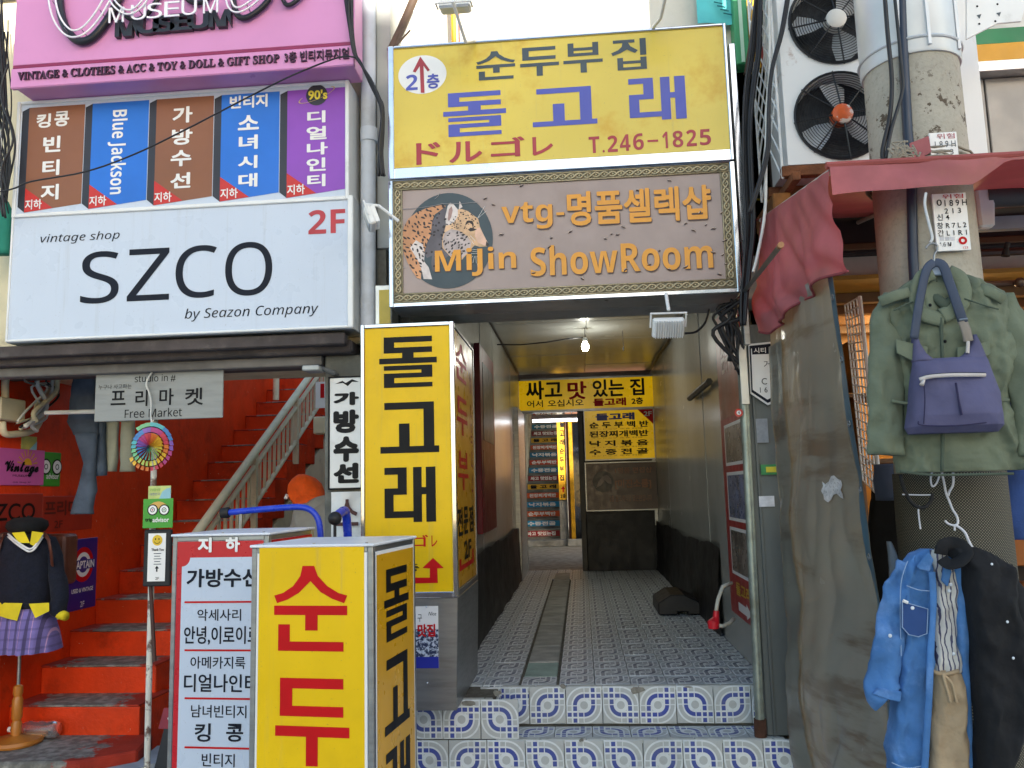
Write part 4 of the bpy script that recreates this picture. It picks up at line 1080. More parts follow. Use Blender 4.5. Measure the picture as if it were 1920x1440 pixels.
for pts, w_ in strokes:
    c = smoothp(pxline(PF, pts, 0.028))
    ln = MB().tube([(p[0]+0.012, 0.028, p[2]-0.012) for p in c], w_, 10, flat=0.8).build('script_letter', BLK3, s, smooth=True)
    for off in (0.9, -0.75):
        P = []
        for i, p in enumerate(c):
            a, e = Vector(c[max(i-1, 0)]), Vector(c[min(i+1, len(c)-1)])
            t = (e-a); t.normalize(); P.append((p[0]-t.z*w_*off, 0.085, p[2]+t.x*w_*off))
        MB().tube(P, 0.0055, 6).build('neon', NEON, ln, smooth=True)
    for i in range(0, len(c), 8):
        MB().tube([(c[i][0], 0.03, c[i][2]), (c[i][0], 0.085, c[i][2]+0.012)], 0.003, 5).build('standoff', STEEL, ln)
for ch, x, y in zip('MUSEUM', (229, 270, 300, 332, 364, 404), (38, 33, 30, 27, 24, 20)):
    q = PF.box(x-15, x+13, y-14, y+14, 0.02)
    MB_ = txt_mb(MB(), sbold(ch), q[0]+0.015, q[1]+0.055, q[2]-0.06, q[3]-0.05, 0.035, bold=0.012, depth=0.028)  # black back letter, dropped low to stand in for the neon's shadow too
    l_ = MB_.build('back_letter_and_shadow', BLK3, s)
    txt_mb(MB(), sreg(ch), q[0], q[1], q[2], q[3], 0.075, bold=0.0, depth=0.006).build('neon', NEON, l_)
# panel sign
s = thing('five_panel_sign', 'white framed sign with five brown, blue and purple folded panels', 'sign', LF, -2.2, -0.1, 3.27)
b = (LF.at(36, 290)[0], LF.at(648, 260)[0], LF.at(340, 385)[1], LF.at(340, 172)[1]-0.018)
MB().box(b[0]-0.02, b[1]+0.02, -0.22, -0.004, b[2]-0.02, b[3]+0.02).build('housing', WMETAL, s, bevel=0.004)
MB().box(b[0], b[1], -0.004, 0.0, b[2], b[3]).build('face', LBOX, s)
frame_bars(s, b, 0.02, 0.022, 0.022, 0.018, -0.004, 0.014, WMETAL)
cols = [mat('print_brown', rgb('#8a5636'), 0.4, var=0.05), mat('print_blue', rgb('#1f6fd0'), 0.4, var=0.05), MATS['print_brown'], MATS['print_blue'], mat('print_purple', rgb('#8c46b4'), 0.4, var=0.05)]
SHD = mat('print_charcoal', '#2b2b33', 0.4, var=0.1)
xs = [(36, 153), (152, 275), (276, 400), (401, 525), (524, 646)]
W_ = (b[1]-b[0])/5
for i in range(5):
    a = b[0]+0.008+W_*i; e = a+W_-0.004; ds_ = 0.042
    zb_, zt_ = b[2]+0.008, b[3]-0.02
    pl = MB().poly([(a+ds_, zb_), (e-0.0, zb_+0.035), (e-0.0, zt_-0.0), (a+ds_, zt_-0.0)], 0.0015).build('panel', cols[i], s)
    MB().poly([(a, zb_+0.035), (a+ds_, zb_), (a+ds_, zt_), (a, zt_-0.02)], 0.0015).build('panel_side', SHD, s)
    MB().poly([(a+ds_, zb_+0.0005), (a+ds_+0.17, zb_+0.018), (a+ds_, zb_+0.145)], 0.0025).build('red_corner', mat('print_red', rgb('#c62a20'), 0.4, var=0.05), pl)
    txtu(pl, '지하', a+ds_+0.004, a+ds_+0.105, zb_+0.016, zb_+0.075, INKW, d=0.0035, bold=0.02)
def zc(x, y): return (x/2.743, y/2.743)
def tz(par, body, x0, x1, y0, y1, m, **k): return txt(par, body, x0/2.743, x1/2.743, y0/2.743, y1/2.743, m, **k)
P5 = dict(bold=0.035, d=0.003)
for ch, q in (('킹', (188, 262, 585, 658)), ('콩', (280, 356, 572, 650)), ('빈', (222, 312, 700, 782)), ('티', (218, 306, 822, 902)), ('지', (210, 302, 948, 1028)),
              ('가', (888, 990, 548, 632)), ('방', (884, 990, 660, 745)), ('수', (878, 984, 772, 855)), ('선', (876, 980, 888, 968)),
              ('빈티지', (1182, 1376, 488, 555)), ('소', (1224, 1332, 592, 668)), ('녀', (1228, 1326, 694, 768)), ('시', (1224, 1324, 800, 866)), ('대', (1226, 1324, 892, 962)),
              ('디', (1580, 1674, 570, 632)), ('얼', (1576, 1680, 650, 718)), ('나', (1578, 1686, 732, 796)), ('인', (1576, 1676, 812, 880)), ('티', (1580, 1674, 896, 960))):
    tz(s, ch, *q, INKW, **P5)
tz(s, sbold('Blue Jackson'), 552, 650, 566, 998, INKW, d=0.003, rot=True)
pu, pz = LF.at(*zc(1630, 490))
MB().disc(pu, pz, 0.062, 0.003, 28).build('planet', SHD, s)
oc = MB(); 
for k in range(40):
    a = 2*math.pi*k/40; a2 = 2*math.pi*(k+1)/40
    P = lambda t, r: (pu+r*(0.105*math.cos(t)), pz+r*(0.028*math.sin(t))+0.35*0.105*math.cos(t)*r)
    if 0.6 < a < 2.5: continue
    (x0, z0), (x1, z1_), (x2, z2), (x3, z3) = P(a, 1.0), P(a2, 1.0), P(a2, 0.94), P(a, 0.94)
    oc.add([(x0, .0045, z0), (x1, .0045, z1_), (x2, .0045, z2), (x3, .0045, z3)], [(3, 2, 1, 0)])
oc.build('planet_ring', mat('print_gold', '#cfae70', 0.4), s)
tz(s, "90's", 1585, 1684, 462, 512, mat('print_yellow', '#e8d23c', 0.4), d=0.006, bold=0.03)
# white lightbox
s = thing('white_lightbox_sign', 'white lightbox sign with large dark letters and red 2F in its corner', 'sign', LF, -2.2, -0.1, 2.49)
b = (-3.185, -1.232, 2.515, 3.235)
MB().box(b[0]-0.012, b[1]+0.03, -0.25, -0.004, b[2]-0.018, b[3]+0.012).build('housing', ALU, s, bevel=0.004)
MB().box(b[0], b[1], -0.004, 0.0, b[2], b[3]).build('face', LBOX, s)
frame_bars(s, b, 0.010, 0.030, 0.014, 0.012, -0.004, 0.012, WMETAL)
NAVY = mat('navy_ink', '#141926', 0.5, var=0.08, spec=0.2)
def t2(body, x0, x1, y0, y1, m, **k): return txt(s, body, x0/2.743, x1/2.743, 380+y0/2.743, 380+y1/2.743, m, **k)
t2(sital('vintage shop'), 208, 615, 152, 208, NAVY)
for ch, q in (('S', (416, 612, 250, 518)), ('Z', (656, 872, 236, 503)), ('C', (903, 1113, 220, 490)), ('O', (1158, 1400, 202, 478))):
    t2(sreg(ch), *q, NAVY, res=6, bold=0.0)
t2(sital('by Seazon Company'), 950, 1638, 530, 598, NAVY)
t2(sbold('2F'), 1586, 1775, 35, 158, mat('crimson_ink', rgb('#b83038'), 0.4))

# ------------------------------------------------------------------ left building body
lb = thing('left_building', 'cream building front with signs over a red stairwell opening', 'building', W0, -2.5, -4.6, 2.4)
MB().box(-4.6, -1.23, -4.56, -5.0, 2.46, 4.75).build('front_wall', CREAM, lb)
MB().box(-4.7, -1.20, -4.50, -5.1, 4.75, 4.85).build('cornice', CONC, lb)
SOF = mat('sooty_soffit', '#4a4240', 0.8, 0, var=0.3, vs=5, bump=0.3, bs=30, dirt='#7b746c', damt=0.5, ds=6)
MB().box(-4.4, -1.24, -4.40, -5.0, 2.385, 2.455).build('shutter_box', SOF, lb, bevel=0.01)
MB().box(-4.2, -1.26, -4.33, -4.40, 2.42, 2.485).build('soffit_rail', SOF, lb, bevel=0.006)
MB().box(-4.2, -1.43, -4.47, -4.56, 2.33, 2.385).build('opening_head', mat('grey_head', '#6b6763', 0.7, 0, var=0.25, vs=6), lb, bevel=0.006)
MB().box(-1.42, -1.205, -4.49, -4.9, 0.002, 2.385).build('pillar', DKCONC, lb, bevel=0.008)
MB().box(-4.6, -3.80, -4.56, -5.0, 0.002, 2.385).build('left_pier', DKCONC, lb)
# red stairwell
XS = -3.64
lw = struct('stairwell_wall_left', MB().box(XS-0.15, XS, -5.0, -12, 0.0, 3.35), REDW, label='red painted side wall of the open stairwell')
struct('stairwell_wall_front', MB().box(XS-0.15, XS, -4.57, -5.0, 0.0, 2.385), REDW, label='red painted return wall of the stairwell')
struct('stairwell_wall_rear', MB().box(XS, -0.95, -11.0, -11.2, 0.0, 3.7), REDW, label='red painted rear wall of the stairwell')
struct('stairwell_wall_right', MB().box(-1.22, -1.205, -4.91, -11.0, 0.0, 3.3), CREAM, label='cream side wall of the stairwell')
rs = thing('red_stairs', 'worn red painted concrete stairs rising from the street', 'stairs', W0, -3.24, -5.1, 0)
r_, t_, X2 = 0.179, 0.30, -2.84
# lowest landing, cut at an angle on its right
MB().prism([], 0, 0) if False else None
def slab(outline, z0, z1):
    n = len(outline); vs = [(x, -y, z0) for x, y in outline]+[(x, -y, z1) for x, y in outline]
    return MB().add(vs, [tuple(range(n-1, -1, -1)), tuple(range(n, 2*n))]+[(i, (i+1) % n, (i+1) % n+n, i+n) for i in range(n)])
lp_ = slab([(XS, 4.57), (-2.86, 4.60), (-2.62, 4.80), (-2.70, 5.12), (XS, 5.12)], 0.001, 0.163).build('landing', REDT, rs, bevel=0.012)
for k in range(18):
    z = 0.345+r_*k; y = 5.10+t_*k
    stp = MB().box(XS+0.002, X2+(0.06 if k < 1 else 0.0), -y, -y-t_-0.25, z-r_-0.02 if k else 0.001, z-0.012).build('step', RED, rs, bevel=0.012, segs=2)
    MB().box(XS+0.004, X2-0.004+(0.06 if k < 1 else 0.0), -y+0.006, -y-t_-0.1, z-0.013, z-0.001).build('tread', REDT, stp, bevel=0.004)
fill = MB().prism([(0, 0)], 0, 0) if False else MB()
pts = [(5.7, 0.004), (10.9, 0.004), (10.9, 0.345+r_*19-0.45), (5.7, 0.345+r_*2-0.42)]
n = 4
vs = [(X2-0.10, -y, z) for y, z in pts]+[(X2-0.012, -y, z) for y, z in pts]
MB().add(vs, [(0,1,2,3), (7,6,5,4), (0,4,5,1), (1,5,6,2), (2,6,7,3), (3,7,4,0)]).build('spandrel', CREAM, rs)
# railing
rl = thing('stair_railing', 'cream painted railing of slim balusters beside red stairs', 'railing', W0, X2, -7, 1.0)
def sl(y): return 0.345+(y-5.10)/t_*r_
RX = X2+0.02
ya, ye = 5.8, 9.8
MB().tube([(RX, -ya, sl(ya)+0.53), (RX, -ye, sl(ye)+0.55)], 0.036, 10).build('handrail', CREAM, rl, smooth=40)
MB().tube([(RX, -ya-0.1, sl(ya+.1)+0.42), (RX, -ye, sl(ye)+0.42)], 0.022, 8).build('upper_rail', CREAM, rl, smooth=40)
MB().tube([(RX, -ya-0.1, sl(ya+.1)+0.08), (RX, -ye, sl(ye)+0.08)], 0.022, 8).build('lower_rail', CREAM, rl, smooth=40)
y = ya+0.12
k = 0
while y < ye:
    w_ = 0.024 if k % 9 == 0 else 0.011
    MB().box(RX-w_, RX+w_, -y+w_, -y-w_, sl(y)+(0.09 if k % 9 else -0.15), sl(y)+(0.41 if k % 9 else 0.52)).build('post' if k % 9 == 0 else 'baluster', CREAM, rl)
    y += 0.115; k += 1
wp = thing('stairwell_pipe', 'white vertical pipe rising beside red stairs', 'pipe', W0, -3.16, -8, 1.5)
MB().tube([(-3.45, -9.1, 2.7), (-3.45, -9.1, 4.6)], 0.035, 10).build('pipe', CREAM, wp, smooth=40)
wp = thing('upper_door_frame', 'brown door frame high in the red stairwell', 'door', W0, -3.0, -10.98, 3.4)
q0, q1 = at(508, 700, 10.95), at(538, 655, 10.95)
MB().box(q0.x, q1.x, -10.95, -10.995, q0.z, q1.z+0.8).build('door', mat('door_brown', '#8a5a3a', 0.5), wp, bevel=0.01)
q0, q1 = at(556, 702, 10.9), at(588, 640, 10.9)
wp = thing('pale_stair_panel', 'pale grey panel on rear stairwell wall near railing top', 'panel', W0, -2.6, -10.95, 3.2)
MB().box(q0.x, q1.x+0.6, -10.9, -10.99, q0.z, q1.z+0.8).build('panel', mat('pale_grey_panel', '#b9bcc0', 0.5), wp)
# small return wall between stairwell and pillar carrying notices
rwl = thing('inner_cream_wall', 'cream wall behind the railing with small notices', 'wall', W0, -1.7, -8.0, 0)
MB().box(-2.3, -1.23, -8.0, -8.12, 0.002, 3.6).build('wall', mat('inner_cream', '#a89a7a', 0.7, 0, var=0.2, vs=4, dirt='#3c3428', damt=0.6, ds=3), rwl)
nt = thing('stairwell_notices', 'white and red notice sheet on inner cream wall', 'notice', Fr(0, 7.98), -1.8, 0, 2.2)
f8 = Fr(0, 7.98)
q = f8.box(592, 612, 716, 765)
MB().box(q[0], q[1]+0.1, -0.006, 0.006, q[2], q[3]).build('sheet', INKW, nt)
MB().box(q[0]+0.05, q[0]+0.09, 0.007, 0.009, q[2]+0.1, q[3]-0.02).build('print', INKR, nt)
mb_ = thing('meter_box', 'cream meter box on inner wall by pillar', 'box', f8, -1.5, 0, 1.9)
q = f8.box(594, 612, 783, 815)
MB().box(q[0], q[1]+0.1, -0.01, 0.12, q[2], q[3]).build('box', CREAM, mb_, bevel=0.01)
# dark shelves with goods under the stairs
dk = thing('dark_lattice', 'dark metal lattice of goods below the stairwell notices', 'lattice', f8, -1.7, 0.1, 0.9)
for k in range(9):
    MB().tube([(-2.15+k*0.1, 0.10+0.02*(k % 2), 1.1), (-2.05+k*0.1, 0.12, 1.9)], 0.013, 5).build('bar', BLACK, dk)
    MB().tube([(-2.05+k*0.1, 0.14, 1.1), (-2.15+k*0.1, 0.14, 1.9)], 0.013, 5).build('bar', BLACK, dk)
MB().box(-2.22, -1.24, -0.0, 0.06, 0.95, 1.95).build('backing', mat('dark_backing', '#1d1a18', 0.9), dk)  # plain near-black sheet behind the bars
rdj = thing('red_garment', 'red garment hanging in shadow beside the pillar', 'clothing', Fr(0, 6.2), -1.55, 0, 0.9)
MB().loft([(1.62, -1.72, -1.56, 0, .05, .05), (1.5, -1.8, -1.46, 0, .07, .06), (0.95, -1.82, -1.44, 0, .08, .07)], 20, fold=0.02, seed=2).build('cloth', mat('red_cloth', '#b01822', 0.8), rdj, smooth=True)

# ------------------------------------------------------------------ repair-shop banners on the pillar
PB = Fr(0, 4.46)
s = thing('repair_sign', 'white vertical sign with brush style black lettering on concrete pillar', 'sign', PB, -1.3, -0.02, 1.64)
q = PB.box(618, 684, 708, 915)
MB().box(q[0], q[1], -0.03, 0.0, q[2], q[3]).build('board', WHITE, s, bevel=0.003)
frame_bars(s, q, 0.008, 0.004, 0.008, 0.008, -0.03, 0.004, INK, bevel=0.001)
for ch, y0, y1 in (('가', 735, 760), ('방', 768, 812), ('수', 818, 866), ('선', 868, 906)):
    txt(s, ch, 625, 673, y0, y1, INK, bold=0.07, d=0.002)
fpoly(PB, [(628, 720), (642, 714), (648, 718), (660, 711), (673, 716), (660, 716), (652, 724), (643, 718)], 0.002).build('bird_mark', INK, s)
s = thing('lower_pillar_sign', 'wrinkled white banner with dark red lettering at pillar foot', 'banner', PB, -1.3, -0.02, 1.0)
q = PB.box(621, 684, 922, 1180)
MB().grid(lambda u, v: (q[0]+(q[1]-q[0])*u, 0.004+0.012*noise.noise(Vector((u*4, v*6, 1)))+0.02*math.sin(u*3.1)*v**4, q[2]+(q[3]-q[2])*v), 16, 40).build('banner', WHITE, s, smooth=True)
txt(s, '소', 630, 672, 936, 986, mat('oxblood_ink', '#4a1c1c', 0.5), bold=0.02, d=0.035)

# ================================================================== in front: free-standing sign boxes
def signbox(name, label, px_l, px_r, py_l, py_r, ang, depth, Y, bottom=0.06):
    """cabinet with a steel frame; front face through the two upper corners read off the photograph"""
    fr = Fr(0, Y, ang)
    # the frame plane passes the left corner at depth Y
    p = at(px_l, py_l, Y); fr = Fr(p.x, p.y, ang)
    u1 = fr.at(px_r, py_r)[0]; top = p.z
    t = thing(name, label, 'sign box', fr, u1/2, -depth/2, 0.0)
    w = 0.020
    MB().box(0.004, u1-0.004, -depth+0.004, -0.004, bottom, top-0.012).build('cabinet', LBOX, t)
    for uu in (0, u1-w):
        for dd in (-depth, -w):
            MB().box(uu, uu+w, dd, dd+w, 0.05, top-0.010).build('corner_post', STEEL, t, bevel=0.003)
    for zz in (bottom-0.01, top-0.03):
        MB().box(w, u1-w, -w, -0.0015, zz, zz+w).build('rail', STEEL, t, bevel=0.003)
        MB().box(w, u1-w, -depth+0.0015, -depth+w, zz, zz+w).build('rail', STEEL, t, bevel=0.003)
        MB().box(0.0015, w, -depth+w, -w, zz, zz+w).build('rail', STEEL, t, bevel=0.003)
        MB().box(u1-w, u1-0.0015, -depth+w, -w, zz, zz+w).build('rail', STEEL, t, bevel=0.003)
    tp = MB().box(-0.006, u1+0.006, -depth-0.006, 0.006, top-0.010, top).build('top_plate', mat('white_top', '#e6e8ec', 0.35, 0, var=0.04, dirt='#8f8a7c', damt=0.3, ds=6), t, bevel=0.003)
    for uu in (0.03, u1/2, u1-0.03):
        MB().lathe([(0.005, top+0.003), (0.005, top-0.001)], uu, -0.02, 8).build('screw', STEEL, tp)
    for uu in (0.04, u1-0.04):
        for dd in (-depth+0.04, -0.04):
            MB().lathe([(0.022, 0.004), (0.026, 0.02), (0.026, 0.04), (0.012, 0.052)], uu, dd, 10).build('castor', BLACK, t, smooth=40)
    return t, fr, u1, top, depth
sa, fa, ua, ta, da = signbox('yellow_sign_box', 'yellow free-standing sign box with big red letters, nearest the camera', 472, 699, 1022, 1020, -7.0, 0.45, 2.85)
bt = ta-0.03
MB().box(0.022, ua-0.022, -0.002, 0.0, 0.1, bt).build('white_border', INKW, sa)
q = fa.box(484, 683, 1026, 1400, 0.001); zt = fa.at(583, 1026)[1]
MB().box(q[0], q[1], 0.0, 0.0015, 0.12, zt).build('front_face', YEL, sa)
def face_glyph(par, fr, ch, x0, x1, y0, y1, m, d):
    b_ = fr.box(x0, x1, y0, y1, d); return glyph_mb(MB(), ch, *b_, d).build('letter', m, par)
face_glyph(sa, fa, '순', 514, 651, 1061, 1221, INKR, 0.003)
face_glyph(sa, fa, '두', 516, 655, 1272, 1437, INKR, 0.003)
bb = fa.box(516, 655, 1272, 1437, .003)
face_z = bb[3]-bb[2]
glyph_mb(MB(), '부', bb[0], bb[1], bb[2]-face_z*1.3, bb[2]-face_z*0.3, 0.003).build('letter', INKR, sa)
glyph_mb(MB(), '집', bb[0], bb[1], bb[2]-face_z*2.6, bb[2]-face_z*1.6, 0.003).build('letter', INKR, sa)
# right side
def sidewrap(mb, u, depth):
    for v in mb.v:
        t = v.x; e = v.y; v.x = u+e; v.y = -t*depth
    return mb
def sidequad(u, d0, d1, z0, z1, off): return MB().quad((u+off, d1, z0), (u+off, d0, z0), (u+off, d0, z1), (u+off, d1, z1))
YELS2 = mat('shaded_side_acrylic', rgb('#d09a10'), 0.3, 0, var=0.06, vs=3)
sidequad(ua, -da+0.022, -0.022, 0.1, bt, 0.0005).build('side_border', INKW, sa)
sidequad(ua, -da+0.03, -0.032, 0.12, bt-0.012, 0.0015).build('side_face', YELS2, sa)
for k, ch in enumerate('돌고래'):
    z1_ = ta-0.10-0.31*k
    m_ = glyph_mb(MB(), ch, 0.22, 0.80, z1_-0.25, z1_, 0.003)
    sidewrap(m_, ua, da).build('side_letter', INK, sa)
sb, fb, ub_, tb, db = signbox('white_sign_box', 'white and red free-standing sign box listing shops, left of the yellow box', 324, 504, 1002, 999, -4.0, 0.46, 3.25)
bt = tb-0.03
MB().box(0.022, ub_-0.022, -0.002, 0.0, 0.1, bt).build('red_face', mat('red_acrylic', rgb('#c01420'), 0.3, var=0.05), sb)
qz = fb.at(400, 1045)[1]; w0 = fb.at(338, 1200)[0]
def rr(u0, u1, z0, z1, c):
    pts = []
    for k in range(7):
        a = math.pi/2*k/6; pts.append((u0+c-c*math.sin(math.pi/2-a)*1.0 if False else u0+c*math.cos(a), z1-c*math.sin(a)))
    # notched corner: concave quarter circle
    con = [(u0+c*math.cos(a), z1-c*math.sin(a)) for a in [math.pi/2*k/6 for k in range(7)]]
    con2 = [(u1-c*math.sin(a), z1-c*math.cos(a)) for a in [math.pi/2*k/6 for k in range(7)]]
    return [(u0, z0), (u1, z0)]+[(u1, z1-c)]+[(u1-c*math.cos(a), z1-c*math.sin(a)) for a in [math.pi/2*k/6 for k in range(7)]][::-1][:0]+[(u1-c, z1)]+con[0:1]+con[1:]
MB().poly(rr(w0, ub_-0.035, 0.12, qz, 0.035), 0.0015).build('white_face', LBOX, sb)
txt(sb, '지', 371, 397, 1008, 1036, INKW, d=0.003, bold=0.05); txt(sb, '하', 423, 450, 1007, 1035, INKW, d=0.003, bold=0.05)
for body, x0, x1, y0, y1, bo in (('가방수선', 350, 486, 1066, 1101, 0.03), ('악세사리', 370, 452, 1142, 1164, 0.01), ('안녕,이로이로', 345, 486, 1174, 1209, 0.015), ('아메카지룩', 357, 460, 1231, 1254, 0.01),
                                 ('디얼나인티', 345, 482, 1264, 1298, 0.015), ('남녀빈티지', 358, 462, 1322, 1346, 0.01), ('킹', 365, 395, 1356, 1391, 0.02), ('콩', 424, 456, 1357, 1391, 0.02), ('빈티지', 378, 440, 1413, 1438, 0.01)):
    txt(sb, body, x0, x1, y0, y1, NAVY, d=0.003, bold=bo)
for y in (1129, 1219, 1309, 1401):
    e0, e1 = fb.at(346, y, .003), fb.at(492, y, .003)
    MB().box(e0[0], e1[0], 0.0015, 0.0035, e0[1]-0.004, e0[1]+0.003).build('rule', INKR, sb)
sidequad(ub_, -db+0.022, -0.022, 0.1, bt, 0.0006).build('side_face', INKR, sb)
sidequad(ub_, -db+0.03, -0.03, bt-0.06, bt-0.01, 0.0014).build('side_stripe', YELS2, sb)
sidequad(ub_, -db+0.05, -0.20, bt-0.03, bt-0.012, 0.0022).build('side_print', MATS['poster_blue'], sb)
# blue tubular cart handle behind the boxes
BLUE = mat('blue_enamel', rgb('#1a3cc0'), 0.3, 0, var=0.08, vs=10, dirt='#9aa4c8', damt=0.3, ds=20)
ct = thing('blue_cart', 'blue tubular handle of hand cart standing behind sign boxes', 'cart', W0, -1.35, -3.95, 0)
P = [at(430, 961, 3.9), at(470, 957, 3.9), at(530, 952, 3.9), at(565, 951, 3.9), at(585, 958, 3.9), at(597, 975, 3.9), at(601, 1000, 3.9)]
pp = [(q.x, -q.y, q.z) for q in P]
pp += [(pp[-1][0]+0.01, pp[-1][1], 0.7), (pp[-1][0]+0.02, pp[-1][1], 0.25)]
MB().tube(smoothp(pp[:7], 4)+pp[7:], 0.015, 12).build('handle', BLUE, ct, smooth=50)
MB().tube([pp[0], (pp[0][0]-0.005, pp[0][1], pp[0][2]), (pp[0][0]-0.04, pp[0][1], pp[0][2]-0.002)], [0.024, 0.027, 0.025], 12).build('grip_cap', BLACK, ct, smooth=40)
c0 = at(452, 958, 3.9)
MB().tube([(c0.x, -3.9, c0.z-0.015), (c0.x, -3.9, 0.30)], 0.010, 8).build('stay', STEEL, ct)
MB().box(pp[-1][0]-0.50, pp[-1][0]+0.05, -3.72, -4.12, 0.16, 0.20).build('deck', BLUE, ct, bevel=0.008)
for uu in (-0.44, 0.0):
    for yy in (-3.76, -4.08):
        MB().tube([(pp[-1][0]+uu-0.02, yy, 0.083), (pp[-1][0]+uu+0.02, yy, 0.083)], 0.08, 16).build('wheel', BLACK, ct, smooth=40)
kb = thing('cart_grip', 'short blue handle with black knob beside the yellow sign box', 'handle', W0, -1.0, -3.7, 1.2)
k0, k1, k2 = at(628, 972, 3.55), at(648, 960, 3.7), at(652, 995, 3.75)
MB().tube(smoothp([(k0.x, -k0.y, k0.z), ((k0.x+k1.x)/2, -3.62, k1.z-0.002), (k1.x, -k1.y, k1.z), (k2.x, -k2.y, k2.z-0.01)], 5)+[(k2.x, -k2.y, 0.4)], 0.020, 12).build('tube', BLUE, kb, smooth=50)
MB().ball((k0.x, -k0.y, k0.z), 0.030, 14, 10).build('knob', BLACK, kb, smooth=True)
MB().tube([(k0.x, -k0.y, k0.z-0.02), (k0.x, -k0.y, k0.z-0.09)], 0.007, 8).build('stem', BLACK, kb)

# ------------------------------------------------------------------ hanging board, pinwheel, post with notices
HB = Fr(0, 4.52)
s = thing('hanging_market_board', 'grey hanging board with black lettering under the soffit', 'sign', HB, -2.4, 0, 2.05)
q = HB.box(178, 418, 697, 787)
GB = mat('grey_board', '#8f918f', 0.5, 0.2, var=0.12, vs=4, stretch=(1, 1, 6), dirt='#63625e', damt=0.4, ds=4)
MB().box(q[0], q[1], -0.012, 0.0, q[2], q[3]).build('board', GB, s, bevel=0.003)
def t3(body, x0, x1, y0, y1, **k): return txt(s, body, x0/3.6, x1/3.6, 640+y0/3.6, 640+y1/3.6, INK, **k)
t3(sreg('studio in')+' #', 910, 1185, 222, 276, bold=0.0)
t3('누구나 사고파는', 665, 888, 290, 322)
for ch, x0, x1, y0, y1 in (('프', 748, 848, 334, 430), ('리', 914, 996, 328, 438), ('마', 1076, 1172, 318, 430), ('켓', 1250, 1370, 314, 430)):
    t3(ch, x0, x1, y0, y1, bold=0.015)
t3(sreg('Free Market'), 842, 1228, 452, 512, bold=0.0)
for x in (200, 395):
    a = HB.at(x, 697)
    MB().tube([(a[0], -0.006, a[1]), (a[0], -0.006, 2.39)], 0.003, 5).build('wire', WCABLE, s)
st_ = thing('white_string', 'white string dangling across the grey hanging board', 'string', HB, -2.4, 0.03, 2.0)
P = [HB.at(x/3.6, 640+y/3.6) for x, y in ((1030, 150), (1042, 200), (1010, 255), (1000, 300), (1020, 350), (1032, 420), (1030, 500), (1040, 590), (1020, 605))]
MB().tube(smoothp([(p[0], 0.02, p[1]) for p in P], 5), 0.005, 6).build('string', WCABLE, st_, smooth=True)
pw = thing('pinwheel', 'multicoloured pinwheel hanging in front of red stairs', 'pinwheel', HB, -2.42, 0.03, 1.9)
pc_ = HB.at(287, 838)
hues = ['#e2b43c', '#d97a3a', '#c8485a', '#b64a86', '#8a62b4', '#4f86c0', '#5fb4b8', '#7cc08c', '#b8cc6a', '#e0d45a']
cr = HB.at(250, 838); R_ = (HB.at(331, 838)[0]-HB.at(244, 838)[0])/2
ring1 = MB(); 
for (r0, r1, n_, off, tw) in ((0.02, 0.56, 22, 0.0, 0.018), (0.60, 0.80, 26, 0.1, 0.010), (0.84, 1.0, 28, 0.25, 0.010)):
    for k in range(n_):
        a0 = 2*math.pi*k/n_+off; a1 = a0+2*math.pi/n_*0.86
        if r0 > 0.8 and 2.2 < (a0 % (2*math.pi)) < 3.4: continue
        P4 = []
        for (aa, rr_, dd) in ((a0, r0, 0.0), (a1, r0, tw), (a1, r1, tw), (a0, r1, 0.0)):
            P4.append((pc_[0]+R_*rr_*math.cos(aa), 0.03+dd, pc_[1]+R_*rr_*math.sin(aa)))
        MB().quad(*P4).build('sail', mat('sail'+hues[(k*10//n_+int(off*20)) % 10], hues[(k*10//n_+int(off*20)) % 10], 0.5, var=0.08), pw)
for rr_ in (0.58, 0.82):
    MB().tube([(pc_[0]+R_*rr_*math.cos(a*math.pi/16), 0.028, pc_[1]+R_*rr_*math.sin(a*math.pi/16)) for a in range(33)], 0.003, 5).build('hoop', BLACK, pw)
MB().ball((pc_[0], 0.05, pc_[1]), 0.008, 8, 6).build('hub', BLACK, pw)
MB().tube([(pc_[0], 0.02, pc_[1]+R_), (pc_[0]+0.005, 0.01, HB.at(292, 787)[1])], 0.003, 5).build('cord', WCABLE, pw)
po = thing('notice_post', 'flaking white iron post carrying notices before the red stairs', 'post', Fr(0, 4.62), -2.42, 0, 0)
POST = mat('flaking_white', '#d6d2c6', 0.6, 0, var=0.1, vs=8, dirt='#5a3324', damt=0.9, ds=9, dlo=0.52, dhi=0.6)
p0, p1 = at(290, 785, 4.62), at(280, 1300, 4.62)
MB().tube([(p0.x, 0, 2.33), (p1.x, 0, 0.003)], 0.017, 10).build('shaft', POST, po, smooth=40)
MB().tube([(p0.x+.012, 0.012, 1.12), (p1.x+.032, 0.012, 0.70)], 0.011, 8).build('clamp_bar', mat('rust_bar', '#4a2c26', 0.6), po)
FN = Fr(0, 4.57)
GRN = mat('green_print', rgb('#3f9a2c'), 0.35, var=0.05)
